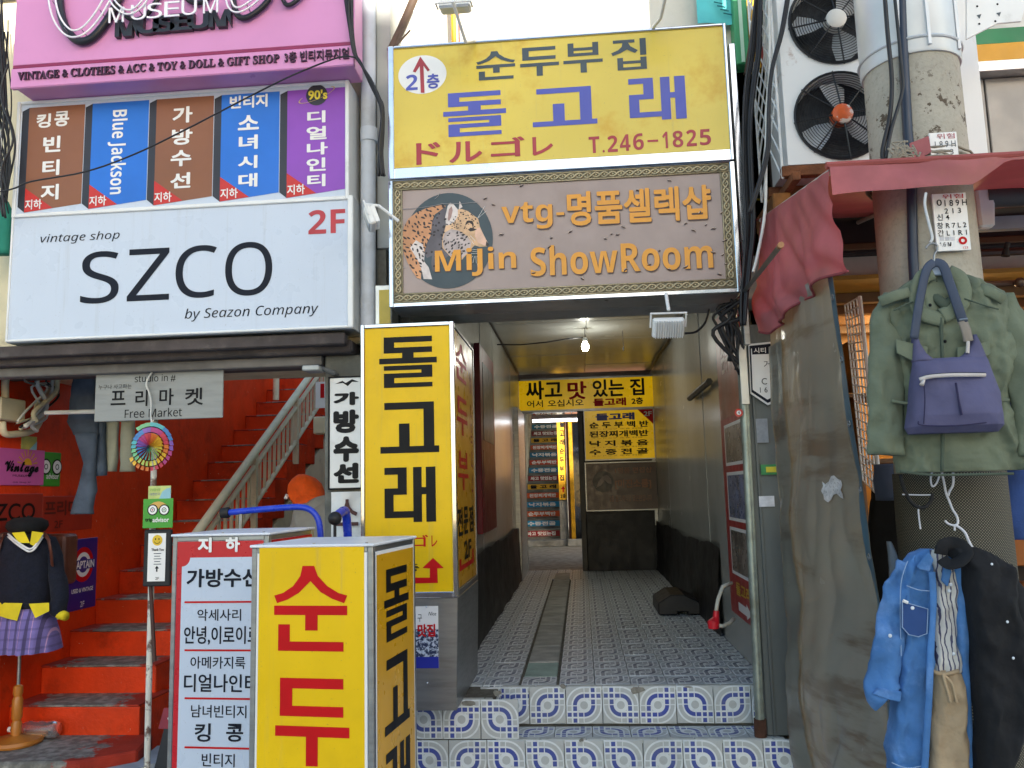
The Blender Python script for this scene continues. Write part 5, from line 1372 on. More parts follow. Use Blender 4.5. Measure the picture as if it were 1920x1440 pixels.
def owl(par, fr, x, y, w, d):
    for sx in (-1, 1):
        c_ = fr.at(x+sx*w*0.27, y, d)
        r_px = fr.at(x+w, y, d)[0]-fr.at(x, y, d)[0]
        MB().disc(c_[0], c_[1], r_px*0.25, d, 20).build('eye_ring', INK, par)
        MB().disc(c_[0], c_[1], r_px*0.20, d+0.0008, 20).build('eye_white', INKW, par)
        MB().ring(c_[0], c_[1], r_px*0.08, r_px*0.11, d+0.0016, 16).build('eye_line', INK, par)
        MB().disc(c_[0], c_[1], r_px*0.035, d+0.0016, 10).build('eye_dot', INKR if sx < 0 else GRN, par)
    fpoly(fr, [(x-w*.42, y-w*.22), (x-w*.2, y-w*.36), (x, y-w*.4), (x+w*.2, y-w*.36), (x+w*.42, y-w*.22), (x, y-w*.06)], d-0.0006).build('brow', mat('owl_tan', '#c9a050', 0.4), par)
s = thing('pale_notice', 'small pale yellow notice card at top of notice post', 'notice', FN, -2.3, 0, 1.62)
q = FN.box(278, 320, 911, 938)
MB().box(q[0], q[1], -0.004, 0.0, q[2], q[3]).build('card', mat('lemon_card', '#c3cf7c', 0.4, var=0.15, vs=12), s)
fpoly(FN, [(298, 936), (304, 922), (312, 916), (320, 914), (320, 938)], 0.001).build('print', mat('card_blue', '#8fc0cc', 0.4), s)
txt(s, '모범음식점', 281, 300, 916, 921, GRN, d=0.0015); txt(s, '대한민국', 281, 300, 924, 929, MATS['poster_blue'], d=0.0015)
s = thing('green_owl_notice', 'green notice with owl eyes emblem on notice post', 'notice', FN, -2.3, 0.002, 1.46)
q = FN.box(268, 324, 935, 990, 0.006)
MB().box(q[0], q[1], 0.001, 0.006, q[2], q[3]).build('card', GRN, s, bevel=0.001)
owl(s, FN, 297, 956, 40, 0.008)
txt(s, 'trip', 272, 286, 971, 980, INK, d=0.0075, bold=0.02); txt(s, 'advisor', 286, 317, 970, 979, INKW, d=0.0075, bold=0.02)
s = thing('smile_notice', 'black framed notice with yellow smiling face on notice post', 'notice', FN, -2.3, 0.0, 1.12)
q = FN.box(267, 318, 993, 1100, 0.02)
MB().box(q[0], q[1], -0.012, 0.012, q[2], q[3]).build('frame', BLACK, s, bevel=0.006)
q = FN.box(277, 310, 1000, 1090, 0.014)
MB().box(q[0], q[1], 0.012, 0.014, q[2], q[3]).build('sheet', INKW, s)
c_ = FN.at(295, 1013, .015); MB().disc(c_[0], c_[1], 0.030, 0.015, 24).build('face', mat('smile_yellow', '#e2bc20', 0.4), s)
for sx in (-1, 1): MB().disc(c_[0]+sx*0.010, c_[1]+0.007, 0.0035, 0.016, 10, 0.006).build('face_eye', INK, s)
MB().ring(c_[0], c_[1]-0.001, 0.016, 0.019, 0.016, 14, math.pi*1.1, math.pi*1.9).build('face_smile', INK, s)
txt(s, 'Thank You', 284, 307, 1028, 1033, INK, d=0.016, bold=0.02)
for k, y in enumerate((1038, 1043, 1048, 1053, 1058)): 
    e0 = FN.at(288+k % 2, y, .016); e1 = FN.at(302-k % 2*2, y, .016)
    MB().box(e0[0], e1[0], 0.014, 0.0155, e0[1]-0.002, e0[1]+0.002).build('print_line', INKG, s)
a_ = FN.at(294, 1066, .016)
MB().poly([(a_[0]-.004, a_[1]-.018), (a_[0]+.004, a_[1]-.018), (a_[0]+.004, a_[1]), (a_[0]+.012, a_[1]), (a_[0], a_[1]+.016), (a_[0]-.012, a_[1]), (a_[0]-.004, a_[1])], 0.016).build('arrow', INK, s)
txt(s, '2F', 291, 298, 1082, 1087, INK, d=0.016)
# A-board
ab_ = thing('black_a_board', 'black A-board with red band and white arrow before the stairs', 'A-board', Fr(0, 4.75, 0), -2.5, 0, 0)
fA = Fr(0, 4.75)
BRD = mat('blackboard', '#1f2126', 0.6, 0, var=0.15)
def lean(mb, z0, k):
    for v in mb.v: v.y += -(v.z-z0)*k
    return mb
o0, o1 = fA.at(285, 1395)[0], fA.at(350, 1395)[0]; zt_ = fA.at(312, 1150)[1]
pA = [(o0, 0.004), (o0+0.055, 0.004), (o0+0.055, 0.06), (o1, 0.06), (o1, zt_), (o0+0.12, zt_)]
lean(MB().prism(pA, -0.02, 0.0), 0.0, 0.22).build('front_leaf', BRD, ab_, bevel=0.003)
lean(MB().prism([(p[0], p[1]) for p in pA], -0.02, 0.0), zt_, -0.22).build('rear_leaf', BRD, ab_, bevel=0.003)
zr = fA.at(300, 1355)[1]
lean(MB().prism([(o0+0.004, zr-0.05), (o1, zr-0.05), (o1, zr+0.06), (o0+0.022, zr+0.06)], 0.0, 0.002), 0.0, 0.22).build('red_band', mat('maroon_print', '#8c1830', 0.5), ab_)
au = fA.at(311, 1360)[0]
lean(MB().poly([(au-.006, zr-.04), (au+.006, zr-.04), (au+.006, zr+.012), (au+.022, zr-.004), (au+.028, zr+.006), (au, zr+.036), (au-.028, zr+.006), (au-.022, zr-.004), (au-.006, zr+.012)], 0.0035), 0.0, 0.22).build('arrow', INKW, ab_)

# ------------------------------------------------------------------ things fixed on the red left wall
def wallq(x0, x1, y0, y1):
    """extent along the red wall -> y0,y1,z0,z1"""
    xm, ym = (x0+x1)/2, (y0+y1)/2
    return atx(x0, ym, XS).y, atx(x1, ym, XS).y, atx(xm, y1, XS).z, atx(xm, y0, XS).z
FW = Fr(XS, 0, 90)        # u runs into the picture along the wall
def wtxt(par, body, x0, x1, y0, y1, m, d, **k):
    q = wallq(x0, x1, y0, y1); return txtu(par, body, q[0], q[1], q[2], q[3], m, d=d, **k)
def wsign(name, label, cat, x0, x1, y0, y1, m, t=0.012, d0=0.0):
    q = wallq(x0, x1, y0, y1)
    s_ = thing(name, label, cat, FW, (q[0]+q[1])/2, d0, q[2])
    MB().box(q[0], q[1], d0+0.001, d0+t, q[2], q[3]).build('board', m, s_, bevel=0.002)
    return s_, q
s, q = wsign('blue_roundel_sign', 'navy sign with red ring emblem on red wall', 'sign', 125, 178, 1010, 1142, mat('print_navy', rgb('#1f1d78'), 0.35, var=0.06))
cu, cz_ = (q[0]+q[1])/2, q[3]-(q[3]-q[2])*0.37
MB().ring(cu, cz_, 0.088, 0.125, 0.0135, 30).build('red_ring', INKR, s); MB().ring(cu, cz_, 0.058, 0.088, 0.0135, 30).build('white_ring', INKW, s)
MB().box(cu-0.135, cu+0.135, 0.0137, 0.0142, cz_-0.034, cz_+0.034).build('bar', MATS['print_navy'], s)
txtu(s, 'CAPTAIN', cu-0.13, cu+0.13, cz_-0.028, cz_+0.028, INKW, d=0.016, bold=0.03)
txtu(s, 'USED & VINTAGE', cu-0.13, cu+0.13, cz_-0.195, cz_-0.165, INKW, d=0.014, bold=0.02)
txtu(s, '2F', cu-0.02, cu+0.03, cz_-0.30, cz_-0.26, INKW, d=0.014)
s, q = wsign('red_letter_board', 'red board with white capitals behind the mannequin', 'sign', 96, 122, 1010, 1140, mat('board_red', '#b51c22', 0.4))
for k, ch in enumerate('GE·FI'):
    txtu(s, ch, q[0]+0.03, q[1]-0.02, q[3]-0.13-0.105*k, q[3]-0.035-0.105*k, INKW, d=0.014, bold=0.05) if ch != '·' else MB().disc((q[0]+q[1])/2, q[3]-0.3, 0.012, 0.014).build('dot', INKW, s)
s, q = wsign('pink_wall_sign', 'small pink sign with script lettering and rising sun on red wall', 'sign', -14, 80, 842, 910, mat('print_pink', rgb('#d060a8'), 0.4, var=0.05))
wtxt(s, '𝓥𝓲𝓷𝓽𝓪𝓰𝓮', 4, 68, 864, 894, INK, 0.016, bold=0.035, res=2)
wtxt(s, 'MUSEUM', 20, 50, 890, 894, INK, 0.014); wtxt(s, 'Gift Shop 3F', 20, 54, 903, 906.5, INK, 0.014)
cu, cz_ = FW.u if False else wallq(48, 48.01, 870, 870.1)[0], wallq(48, 48.01, 872, 872.1)[2]
MB().ring(cu, cz_, 0.0, 0.045, 0.0138, 16, 0, math.pi).build('sun', mat('sun_gold', '#d8a020', 0.4), s)
for k in range(9):
    a = math.pi*(k+0.5)/9
    MB().ring(cu, cz_, 0.055, 0.10, 0.0138, 1, a-0.05, a+0.05).build('ray', MATS['sun_gold'], s)
s, q = wsign('green_wall_notice', 'green notice with owl eyes half behind the pink wall sign', 'notice', 76, 112, 848, 912, GRN, t=0.006)
for sx in (-0.06, 0.06):
    cu, cz_ = (q[0]+q[1])/2+sx, q[3]-0.10
    MB().disc(cu, cz_, 0.055, 0.008, 20).build('eye_ring', INK, s); MB().disc(cu, cz_, 0.045, 0.009, 20).build('eye_white', INKW, s); MB().ring(cu, cz_, 0.014, 0.02, 0.010, 14).build('eye_line', INK, s)
txtu(s, 'advisor', q[0]+0.05, q[1]-0.02, q[2]+0.05, q[2]+0.09, INKW, d=0.009, bold=0.02)
s, q = wsign('yellow_wall_notice', 'small yellowish notice card above the pink wall sign', 'notice', 39, 68, 818, 843, mat('lemon_card2', '#b8b25a', 0.4, var=0.2, vs=12), t=0.004)
MB().poly([(q[0]+0.08, q[2]), (q[1], q[2]), (q[1], q[3]-0.03)], 0.005).build('print', MATS['card_blue'], s)
s, q = wsign('dark_letter_panel', 'dull red panel with large dark capitals above the mannequin', 'sign', -30, 76, 926, 1000, mat('panel_red', '#98281a', 0.35, 0, var=0.08))
wtxt(s, 'SZCO', -30, 62, 944, 976, INK, 0.014, bold=0.01, res=4)
s, q = wsign('tape_lettering', 'red taped lettering on the red wall above the roundel sign', 'sign', 78, 172, 930, 995, mat('panel_red2', '#a02814', 0.4, 0, var=0.1), t=0.004)
wtxt(s, '프리마켓', 82, 165, 938, 966, mat('tape_dark', '#5c160c', 0.4), 0.006, bold=0.03)
wtxt(s, '2F', 100, 116, 976, 990, MATS['tape_dark'], 0.006, bold=0.01)
# pipes, junction box, cables on the red wall
jb = thing('junction_box', 'cream junction box with conduit on red wall at left edge', 'junction box', FW, 4.9, 0, 2.0)
q = wallq(-25, 24, 748, 790)
MB().box(q[0], q[1], 0.001, 0.09, q[2], q[3]).build('box', CREAM, jb, bevel=0.008)
def wpts(pts, d=0.03): return [((lambda p: (p.y, d, p.z))(atx(x, y, XS+d))) for x, y in pts]
MB().tube(smoothp(wpts([(10, 748), (10, 715), (18, 703), (40, 700), (80, 698)], 0.05), 5), 0.022, 8).build('conduit', CREAM, jb, smooth=True)
MB().tube(smoothp(wpts([(4, 790), (8, 812), (30, 814), (60, 808), (74, 790), (84, 760), (100, 720), (118, 695)], 0.05), 5), 0.022, 8).build('conduit', CREAM, jb, smooth=True)
cbn = thing('cable_bundle', 'tangle of grey and black cables under the soffit at left', 'cables', FW, 5.3, 0.1, 2.1)
rnd = random.Random(11)
for k in range(9):
    x0 = rnd.uniform(60, 135); 
    pts = [(x0, 692), (x0+rnd.uniform(-30, 10), 715), (rnd.uniform(55, 115), rnd.uniform(725, 760)), (rnd.uniform(45, 95), rnd.uniform(760, 790)), (rnd.uniform(30, 70), rnd.uniform(790, 812))]
    MB().tube(smoothp(wpts(pts, rnd.uniform(0.06, 0.16)), 5), rnd.choice([0.008, 0.012, 0.016]), 6).build('cable', rnd.choice([CABLE, WCABLE, CREAM, mat('grey_cable', '#77746c', 0.5)]), cbn, smooth=True)
tb_ = thing('horizontal_pipe', 'thin white pipe running behind the hanging board', 'pipe', Fr(0, 5.0), -3.2, 0, 2.1)
f5 = Fr(0, 5.0); a, e = f5.at(85, 774), f5.at(190, 772)
MB().tube([(a[0], 0, a[1]), (e[0]+0.3, 0, e[1])], 0.014, 8).build('pipe', WHITE, tb_, smooth=40)
# hanging trousers
def trousers(name, label, fr, rows, m, seed, cat='trousers'):
    t = thing(name, label, cat, fr, rows[0][0][1], 0, rows[-1][-1][0])
    for i, r in enumerate(rows):
        MB().loft([(z, a, b_, d, 0.035, 0.03) for z, a, b_, d in r], 18, fold=0.018, ff=16, seed=seed+i*3).wrinkle(0.006, 14, seed).build('waist' if i == 0 else 'leg', m, t, smooth=True)
    return t
f51 = Fr(0, 5.25)
def rw(fr, y, x0, x1, d=0.0): 
    a, e = fr.at(x0, y, d), fr.at(x1, y, d); return ((a[1]+e[1])/2, a[0], e[0], d)
JEAN = mat('washed_denim', rgb('#4c5a6c'), 0.85, 0, var=0.25, vs=6, bump=0.3, bs=200, dirt='#2c3440', damt=0.4, ds=4, wr=(8, 0.03))
trousers('hanging_jeans', 'faded blue jeans hanging over red wall left of grey board', f51,
         [[rw(f51, 700, 140, 178), rw(f51, 740, 135, 178), rw(f51, 790, 127, 182), rw(f51, 815, 140, 186)], [rw(f51, 812, 140, 183, .02), rw(f51, 870, 158, 180, .02), rw(f51, 920, 146, 180, .02), rw(f51, 950, 137, 174, .02), rw(f51, 964, 135, 175, .02)], [rw(f51, 790, 170, 196, -.04), rw(f51, 850, 176, 198, -.04), rw(f51, 892, 174, 199, -.04)]], JEAN, 4)
PALE = mat('pale_twill', '#a9ad9c', 0.85, 0, var=0.12, vs=5, bump=0.2, bs=150, dirt='#7a7d70', damt=0.3)
trousers('pale_trousers', 'pale grey green trousers hanging behind grey board', f51,
         [[rw(f51, 745, 196, 250, -.1), rw(f51, 790, 195, 251, -.1)], [rw(f51, 788, 195, 222, -.1), rw(f51, 850, 198, 220, -.1), rw(f51, 884, 200, 217, -.1)], [rw(f51, 788, 228, 251, -.1), rw(f51, 850, 227, 252, -.1), rw(f51, 884, 226, 252, -.1)]], PALE, 9)

# ------------------------------------------------------------------ mannequin
MN = Fr(0, 4.92)
mn = thing('mannequin', 'headless dress form on turned wooden stand by the red wall', 'mannequin', MN, -3.4, 0, 0.165)
cu = atz(28, 1395, .165).x
WOOD = mat('honey_wood', rgb('#b8742a'), 0.4, 0, var=0.15, vs=6, stretch=(1, 1, 0.2), coat=0.2)
MB().lathe([(0.145, 0.166), (0.15, 0.178), (0.14, 0.195), (0.05, 0.205), (0.03, 0.215)], cu, 0, 28).build('base', WOOD, mn, smooth=35)
MB().lathe([(0.028, 0.21), (0.030, 0.28), (0.022, 0.30), (0.030, 0.32), (0.030, 0.42), (0.022, 0.44), (0.028, 0.46), (0.026, 0.50), (0.012, 0.51)], cu, 0, 18).build('turned_post', WOOD, mn, smooth=35)
def mz(y): return MN.at(40, y)[1]
cx = MN.at(48, 1100)[0]
MB().tube([(cu, 0, 0.50), (cx-0.02, 0, mz(1180))], 0.011, 10).build('pole', STEEL, mn, smooth=40)
MB().lathe([(0.055, mz(1012)), (0.05, mz(1000)), (0.048, mz(985)), (0.02, mz(980))], cx, 0, 16).build('neck', mat('form_cloth', '#cfc0a4', 0.8), mn, smooth=True)
KNIT = mat('navy_knit', '#0c1020', 0.95, 0, var=0.25, vs=30, bump=0.5, bs=160, sheen=0.03, wr=(9, 0.02))
SHY = mat('yellow_shirt', rgb('#e0c81c'), 0.8, 0, var=0.12, vs=8, wr=(14, 0.012))
sw = thing('navy_sweater', 'navy knit sweater with white neck stripes on dress form', 'sweater', MN, cx, 0, mz(1135))
def mr(y, x0, x1, f, bk, d=0.0): return (mz(y), MN.at(x0, y)[0], MN.at(x1, y)[0], d, f, bk)
MB().loft([mr(1000, 14, 80, .07, .07), mr(1010, 4, 98, .10, .09), mr(1030, 2, 100, .125, .11), mr(1070, -2, 98, .13, .11), mr(1110, -8, 98, .13, .12), mr(1128, -6, 94, .12, .11), mr(1136, -2, 92, .11, .10)], 36, fold=0.012, ff=12, seed=1, sub=7).crease(0.008, 9, 2).build('body', KNIT, sw, smooth=True)
def pt(x, y, d): a = MN.at(x, y, d); return (a[0], d, a[1])
MB().tube(smoothp([pt(90, 1012, 0.0), pt(102, 1045, .0), pt(108, 1085, .02), pt(112, 1120, .05), pt(108, 1140, .06), pt(102, 1152, .06)], 4), [0.046]*8+[0.05]*8+[0.052, 0.05, 0.046, 0.04, 0.034], 20).wrinkle(0.008, 15).build('sleeve', KNIT, sw, smooth=True)
MB().tube(smoothp([pt(8, 1012, 0.0), pt(-10, 1045, .0), pt(-16, 1085, .02), pt(-18, 1120, .05), pt(-12, 1150, .06)], 4), [0.046]*8+[0.05]*6+[0.046, 0.04, 0.034], 20).wrinkle(0.008, 15).build('sleeve', KNIT, sw, smooth=True)
MB().loft([mr(1127, -5, 95, .121, .111), mr(1138, -1, 93, .112, .102)], 48, sub=4).build('ribbed_hem', mat('navy_rib', '#10131f', 0.95, bump=0.6, bs=200), sw, smooth=True)
for o in (0, 5):
    MB().tube(smoothp([pt(15, 1001+o, .08), pt(30, 1014+o, .128), pt(46, 1025+o, .14), pt(56, 1029+o, .142), pt(66, 1023+o, .14), pt(80, 1002+o, .08)], 4), 0.006, 6).build('neck_stripe', INKW, sw, smooth=True)
sh = thing('yellow_shirt', 'yellow shirt under navy sweater showing collar, tails and cuff', 'shirt', MN, cx, 0, mz(1165))
for pts in ([(22, 999), (46, 997), (56, 1018), (40, 1018), (34, 1016)], [(82, 999), (60, 996), (56, 1020), (64, 1024), (74, 1012)]):
    P = [pt(x, y, .135 if y > 1005 else .105) for x, y in pts]
    MB().add(P, [tuple(range(len(P)))][::-1]).build('collar', SHY, sh)
def tail(x0, x1, ya_, yb_, pts):
    n = len(pts); P = [pt(x, y, 0.132+0.006*math.sin(x)) for x, y in pts]
    return MB().add(P, [tuple(range(n))])
tail(0, 0, 0, 0, [(-8, 1130), (42, 1131), (32, 1164), (14, 1160), (-10, 1152)]).build('tail', SHY, sh)
tail(0, 0, 0, 0, [(54, 1132), (92, 1130), (92, 1146), (66, 1159), (62, 1150)]).build('tail', SHY, sh)
MB().tube([pt(104, 1146, .06), pt(114, 1152, .07), pt(124, 1156, .075)], [0.026, 0.029, 0.026], 14).wrinkle(0.008, 30).build('cuff', SHY, sh, smooth=True)
def _plaid(g, v, c):
    sp_ = g.new('ShaderNodeSeparateXYZ'); g.l.new(v, sp_.inputs[0])
    a = g.math('FRACT', g.math('MULTIPLY', sp_.outputs[0], 16.0)); e = g.math('FRACT', g.math('MULTIPLY', sp_.outputs[2], 18.0))
    c = g.mix(g.math('MULTIPLY', g.band(a, 0.1, 0.3), 0.7), c, rgb('#3c3350')); c = g.mix(g.math('MULTIPLY', g.band(a, 0.55, 0.62), 0.8), c, rgb('#c89ab8'))
    c = g.mix(g.math('MULTIPLY', g.band(e, 0.2, 0.45), 0.35), c, rgb('#463c5c'))
    return c
sk = thing('plaid_skirt', 'lilac plaid pleated skirt on dress form', 'skirt', MN, cx, 0, mz(1222))
def pleat(mb):
    for v in mb.v:
        k = max(0, (mz(1135)-v.z)/(mz(1135)-mz(1220)))
        v.y += 0.016*k*math.sin(v.x*95)+0.01*k*math.sin(v.x*37)
    return mb
pleat(MB().loft([mr(1132, 4, 90, .10, .10), mr(1160, 0, 96, .125, .12), mr(1190, -4, 101, .14, .13), mr(1220, -8, 104, .15, .14)], 72, cap=False)).build('cloth', mat('plaid_wool', rgb('#7a6ca8'), 0.9, var=0.15, vs=10, extra=_plaid), sk, smooth=True)
bt_ = thing('black_beret', 'black beret resting on neck of dress form', 'beret', MN, cx, 0, mz(1000))
MB().lathe([(0.07, mz(1000)), (0.105, mz(996)), (0.125, mz(988)), (0.118, mz(978)), (0.08, mz(972)), (0.012, mz(970)), (0.005, mz(967))], cx, 0.01, 28, 1.0, 0.9).wrinkle(0.006, 12).build('cap', mat('black_felt', '#0b0b0d', 0.95), bt_, smooth=True)
bk = thing('brown_backpack', 'brown leather backpack worn on the navy sweater', 'backpack', MN, cx, -0.15, mz(1110))
LEA = mat('brown_leather', '#5e3222', 0.45, 0, var=0.2, vs=10, bump=0.2)
MB().tube(smoothp([pt(82, 1001, .05), pt(90, 1010, .11), pt(93, 1022, .13), pt(96, 1040, .11), pt(98, 1065, .03)], 4), 0.014, 8, flat=0.4).build('strap', LEA, bk, smooth=True)
MB().tube(smoothp([pt(8, 1004, .05), pt(2, 1015, .11), pt(-2, 1035, .12), pt(-6, 1070, .03)], 4), 0.014, 8, flat=0.4).build('strap', LEA, bk, smooth=True)
MB().box(cx-0.15, cx+0.15, -0.30, -0.14, mz(1105), mz(1005)).build('bag', LEA, bk, bevel=0.04, segs=3)
MB().box(MN.at(-14, 1040)[0], MN.at(4, 1040)[0], -0.24, 0.0, mz(1085), mz(998)).build('side_pocket', LEA, bk, bevel=0.02, segs=2)
# bottles
wb = thing('water_bottle', 'clear crumpled plastic bottle lying behind mannequin base', 'bottle', Fr(0, 5.02), -3.2, 0, 0.165)
BOT = mat('clear_plastic', '#dfe6ea', 0.12, 0, var=0.02, trans=0.9)
pb = [(0.0, 0.045), (0.03, 0.052), (0.06, 0.046), (0.09, 0.052), (0.12, 0.046), (0.15, 0.052), (0.18, 0.05), (0.22, 0.03), (0.245, 0.015), (0.27, 0.015)]
MB().tube([(MN.at(88, 1375)[0]-x*1.1, 0.0, 0.22) for x, r in pb], [r for x, r in pb], 14).build('body', BOT, wb, smooth=True)
MB().tube([(MN.at(88, 1375)[0]-0.295, 0, 0.22), (MN.at(88, 1375)[0]-0.315, 0, 0.22)], 0.017, 12).build('cap', INKW, wb)
# grey painted kerb by the landing
kb_ = struct('kerb', slab([(-2.94, 4.40), (-2.80, 4.30), (-2.50, 4.78), (-2.58, 5.10), (-2.66, 5.10), (-2.62, 4.80), (-2.86, 4.595)], 0.001, 0.10), mat('kerb_paint', '#a5adb5', 0.7, 0, var=0.15, vs=5, bump=0.2), label='grey painted kerb curving round the red landing')
pv = struct('pavement', slab([(-2.56, 3.6), (-1.22, 3.6), (-1.22, 4.45), (-1.43, 4.45), (-1.43, 7.9), (-2.58, 7.9), (-2.575, 5.1), (-2.49, 4.78)], 0.001, 0.012), mat('pale_paving', '#a3abb0', 0.75, 0, var=0.12, vs=5, bump=0.2, dirt='#6c6f70', damt=0.4), label='pale grey paving before the stairwell')

# ------------------------------------------------------------------ person seen from behind
PS = Fr(-1.80, 5.55, 0)
def person():
    t = thing('person', 'person in orange hat and grey jacket bending behind the sign boxes', 'person', PS, 0, 0, 0.013)
    skin = mat('skin', '#c08a6a', 0.6, var=0.08)
    z0 = 0.013
    # joints: x (left-right), d (towards the camera), z ; figure turned to the left and leaning
    J = {'pel': (0.09, 0.02, 0.90), 'spi': (0.08, 0.0, 1.14), 'che': (0.07, 0.0, 1.43), 'nek': (-0.05, -0.10, 1.53), 'hea': (-0.13, -0.16, 1.575), 'top': (-0.16, -0.18, 1.66),
         'lhi': (0.0, 0.02, 0.86), 'lkn': (-0.03, -0.02, 0.48), 'lan': (-0.02, 0.04, 0.09), 'lto': (-0.06, -0.14, 0.05),
         'rhi': (0.18, 0.02, 0.86), 'rkn': (0.19, -0.03, 0.48), 'ran': (0.20, 0.06, 0.09), 'rto': (0.20, -0.12, 0.05),
         'lsh': (-0.11, -0.0, 1.45), 'lel': (-0.22, -0.10, 1.14), 'lwr': (-0.16, -0.34, 1.08), 'lha': (-0.14, -0.42, 1.07),
         'rsh': (0.25, -0.0, 1.45), 'rel': (0.31, -0.08, 1.14), 'rwr': (0.22, -0.32, 1.06), 'rha': (0.19, -0.40, 1.05)}
    Rd = {'pel': .15, 'spi': .145, 'che': .165, 'nek': .055, 'hea': .085, 'top': .07, 'lhi': .085, 'lkn': .06, 'lan': .04, 'lto': .04, 'rhi': .085, 'rkn': .06, 'ran': .04, 'rto': .04,
          'lsh': .075, 'lel': .05, 'lwr': .035, 'lha': .04, 'rsh': .075, 'rel': .05, 'rwr': .035, 'rha': .04}
    E_ = [('pel', 'spi'), ('spi', 'che'), ('che', 'nek'), ('nek', 'hea'), ('hea', 'top'), ('pel', 'lhi'), ('lhi', 'lkn'), ('lkn', 'lan'), ('lan', 'lto'), ('pel', 'rhi'), ('rhi', 'rkn'), ('rkn', 'ran'), ('ran', 'rto'),
          ('che', 'lsh'), ('lsh', 'lel'), ('lel', 'lwr'), ('lwr', 'lha'), ('che', 'rsh'), ('rsh', 'rel'), ('rel', 'rwr'), ('rwr', 'rha')]
    def skinmesh(name, keys, scale, m, parent):
        ks = list(keys); idx = {k: i for i, k in enumerate(ks)}
        me = bpy.data.meshes.new(name)
        me.from_pydata([(J[k][0], -J[k][1], J[k][2]) for k in ks], [(idx[a], idx[b]) for a, b in E_ if a in idx and b in idx], [])
        o = bpy.data.objects.new(name, me); TSC.collection.objects.link(o)
        md = o.modifiers.new('skin', 'SKIN'); sub = o.modifiers.new('sub', 'SUBSURF'); sub.levels = 2; sub.render_levels = 2
        for i, k in enumerate(ks):
            sv = me.skin_vertices[0].data[i]; r_ = Rd[k]*scale; sv.radius = (r_, r_); sv.use_root = (i == 0)
        with bpy.context.temp_override(scene=TSC, view_layer=TSC.view_layers[0]):
            dg = bpy.context.evaluated_depsgraph_get(); dg.update()
        nm = bpy.data.meshes.new_from_object(o.evaluated_get(dg)); bpy.data.objects.remove(o)
        nm.materials.clear(); nm.materials.append(m); nm.polygons.foreach_set('use_smooth', [True]*len(nm.polygons))
        for v in nm.vertices:
            q_ = v.co*9; v.co += Vector((noise.noise(q_), noise.noise(q_+Vector((5, 1, 2))), noise.noise(q_+Vector((1, 7, 3)))))*(0.012 if scale > 1.05 else 0.0)
            v.co.z -= 0.0
        ob = bpy.data.objects.new(name, nm); COL.objects.link(ob); ob.parent = parent; ob.location = (0, 0, 0)
        return ob
    body = skinmesh('body', J.keys(), 0.95, skin, t)
    jk = skinmesh('jacket', ['che', 'spi', 'pel', 'nek', 'lsh', 'lel', 'lwr', 'rsh', 'rel', 'rwr'], 1.18, mat('grey_jacket', '#9a958c', 0.8, 0, var=0.12, vs=8, bump=0.2, wr=(8, 0.03)), body)
    tr = skinmesh('trousers', ['pel', 'lhi', 'lkn', 'lan', 'rhi', 'rkn', 'ran'], 1.12, mat('dark_trousers', '#2a2c33', 0.9), body)
    HAT = mat('orange_knit', rgb('#ee5a0c'), 0.85, 0, var=0.1, vs=20, bump=0.3, bs=90, wr=(10, 0.02))
    hx, hd, hz = J['hea']
    hat = MB()
    prof = [(0.085, 1.52), (0.105, 1.545), (0.122, 1.57), (0.126, 1.62), (0.115, 1.67), (0.085, 1.715), (0.04, 1.74), (0.006, 1.745)]
    hat.lathe(prof, hx-0.0, hd, 26, 1.05, 0.95)
    hat.wrinkle(0.022, 9, 2.0).crease(0.03, 11, 3.0, 0.8)
    for v in hat.v: v.x += (v.z-1.6)*-0.25
    u0, d0_, zz = INFO[t.name][1:4]
    for v in hat.v: v.z += zz
    hat.build('hat', HAT, t, smooth=True)
    flap = MB().lathe([(0.135, 1.50), (0.128, 1.53), (0.115, 1.565)], hx+0.02, hd, 24, 1.0, 1.0)
    MB().tube([(hx+0.02, hd+0.02, 1.60+zz), (hx+0.05, hd+0.03, 1.52+zz), (hx+0.06, hd+0.02, 1.45+zz)], [0.10, 0.10, 0.085], 18).wrinkle(0.015, 10, 4).build('neck_flap', HAT, t, smooth=True)
    HD = MB().tube([(hx+0.06, hd+0.05, 1.51+zz), (hx+0.12, hd+0.10, 1.49+zz), (hx+0.18, hd+0.12, 1.42+zz), (hx+0.2, hd+0.12, 1.34+zz)], [0.07, 0.12, 0.11, 0.06], 20).crease(0.02, 9, 1.0, 0.8)
    HD.build('hood', MATS['grey_jacket'], t, smooth=True)
    ear = MB().tube([(hx-0.125, hd+0.05, 1.60+zz), (hx-0.135, hd+0.06, 1.57+zz)], 0.014, 8)
    ear.build('mask_edge', INKW, t, smooth=True)
    # feet: shoes
    for k in ('l', 'r'):
        a, b_ = J[k+'an'], J[k+'to']
        MB().tube([(a[0], a[1]+0.05, 0.045+zz), (a[0], a[1], 0.055+zz), (b_[0], b_[1]+0.05, 0.045+zz), (b_[0], b_[1]-0.03, 0.03+zz)], [0.035, 0.05, 0.047, 0.025], 12).build('shoe', BLACK, t, smooth=True)
    return t
person()

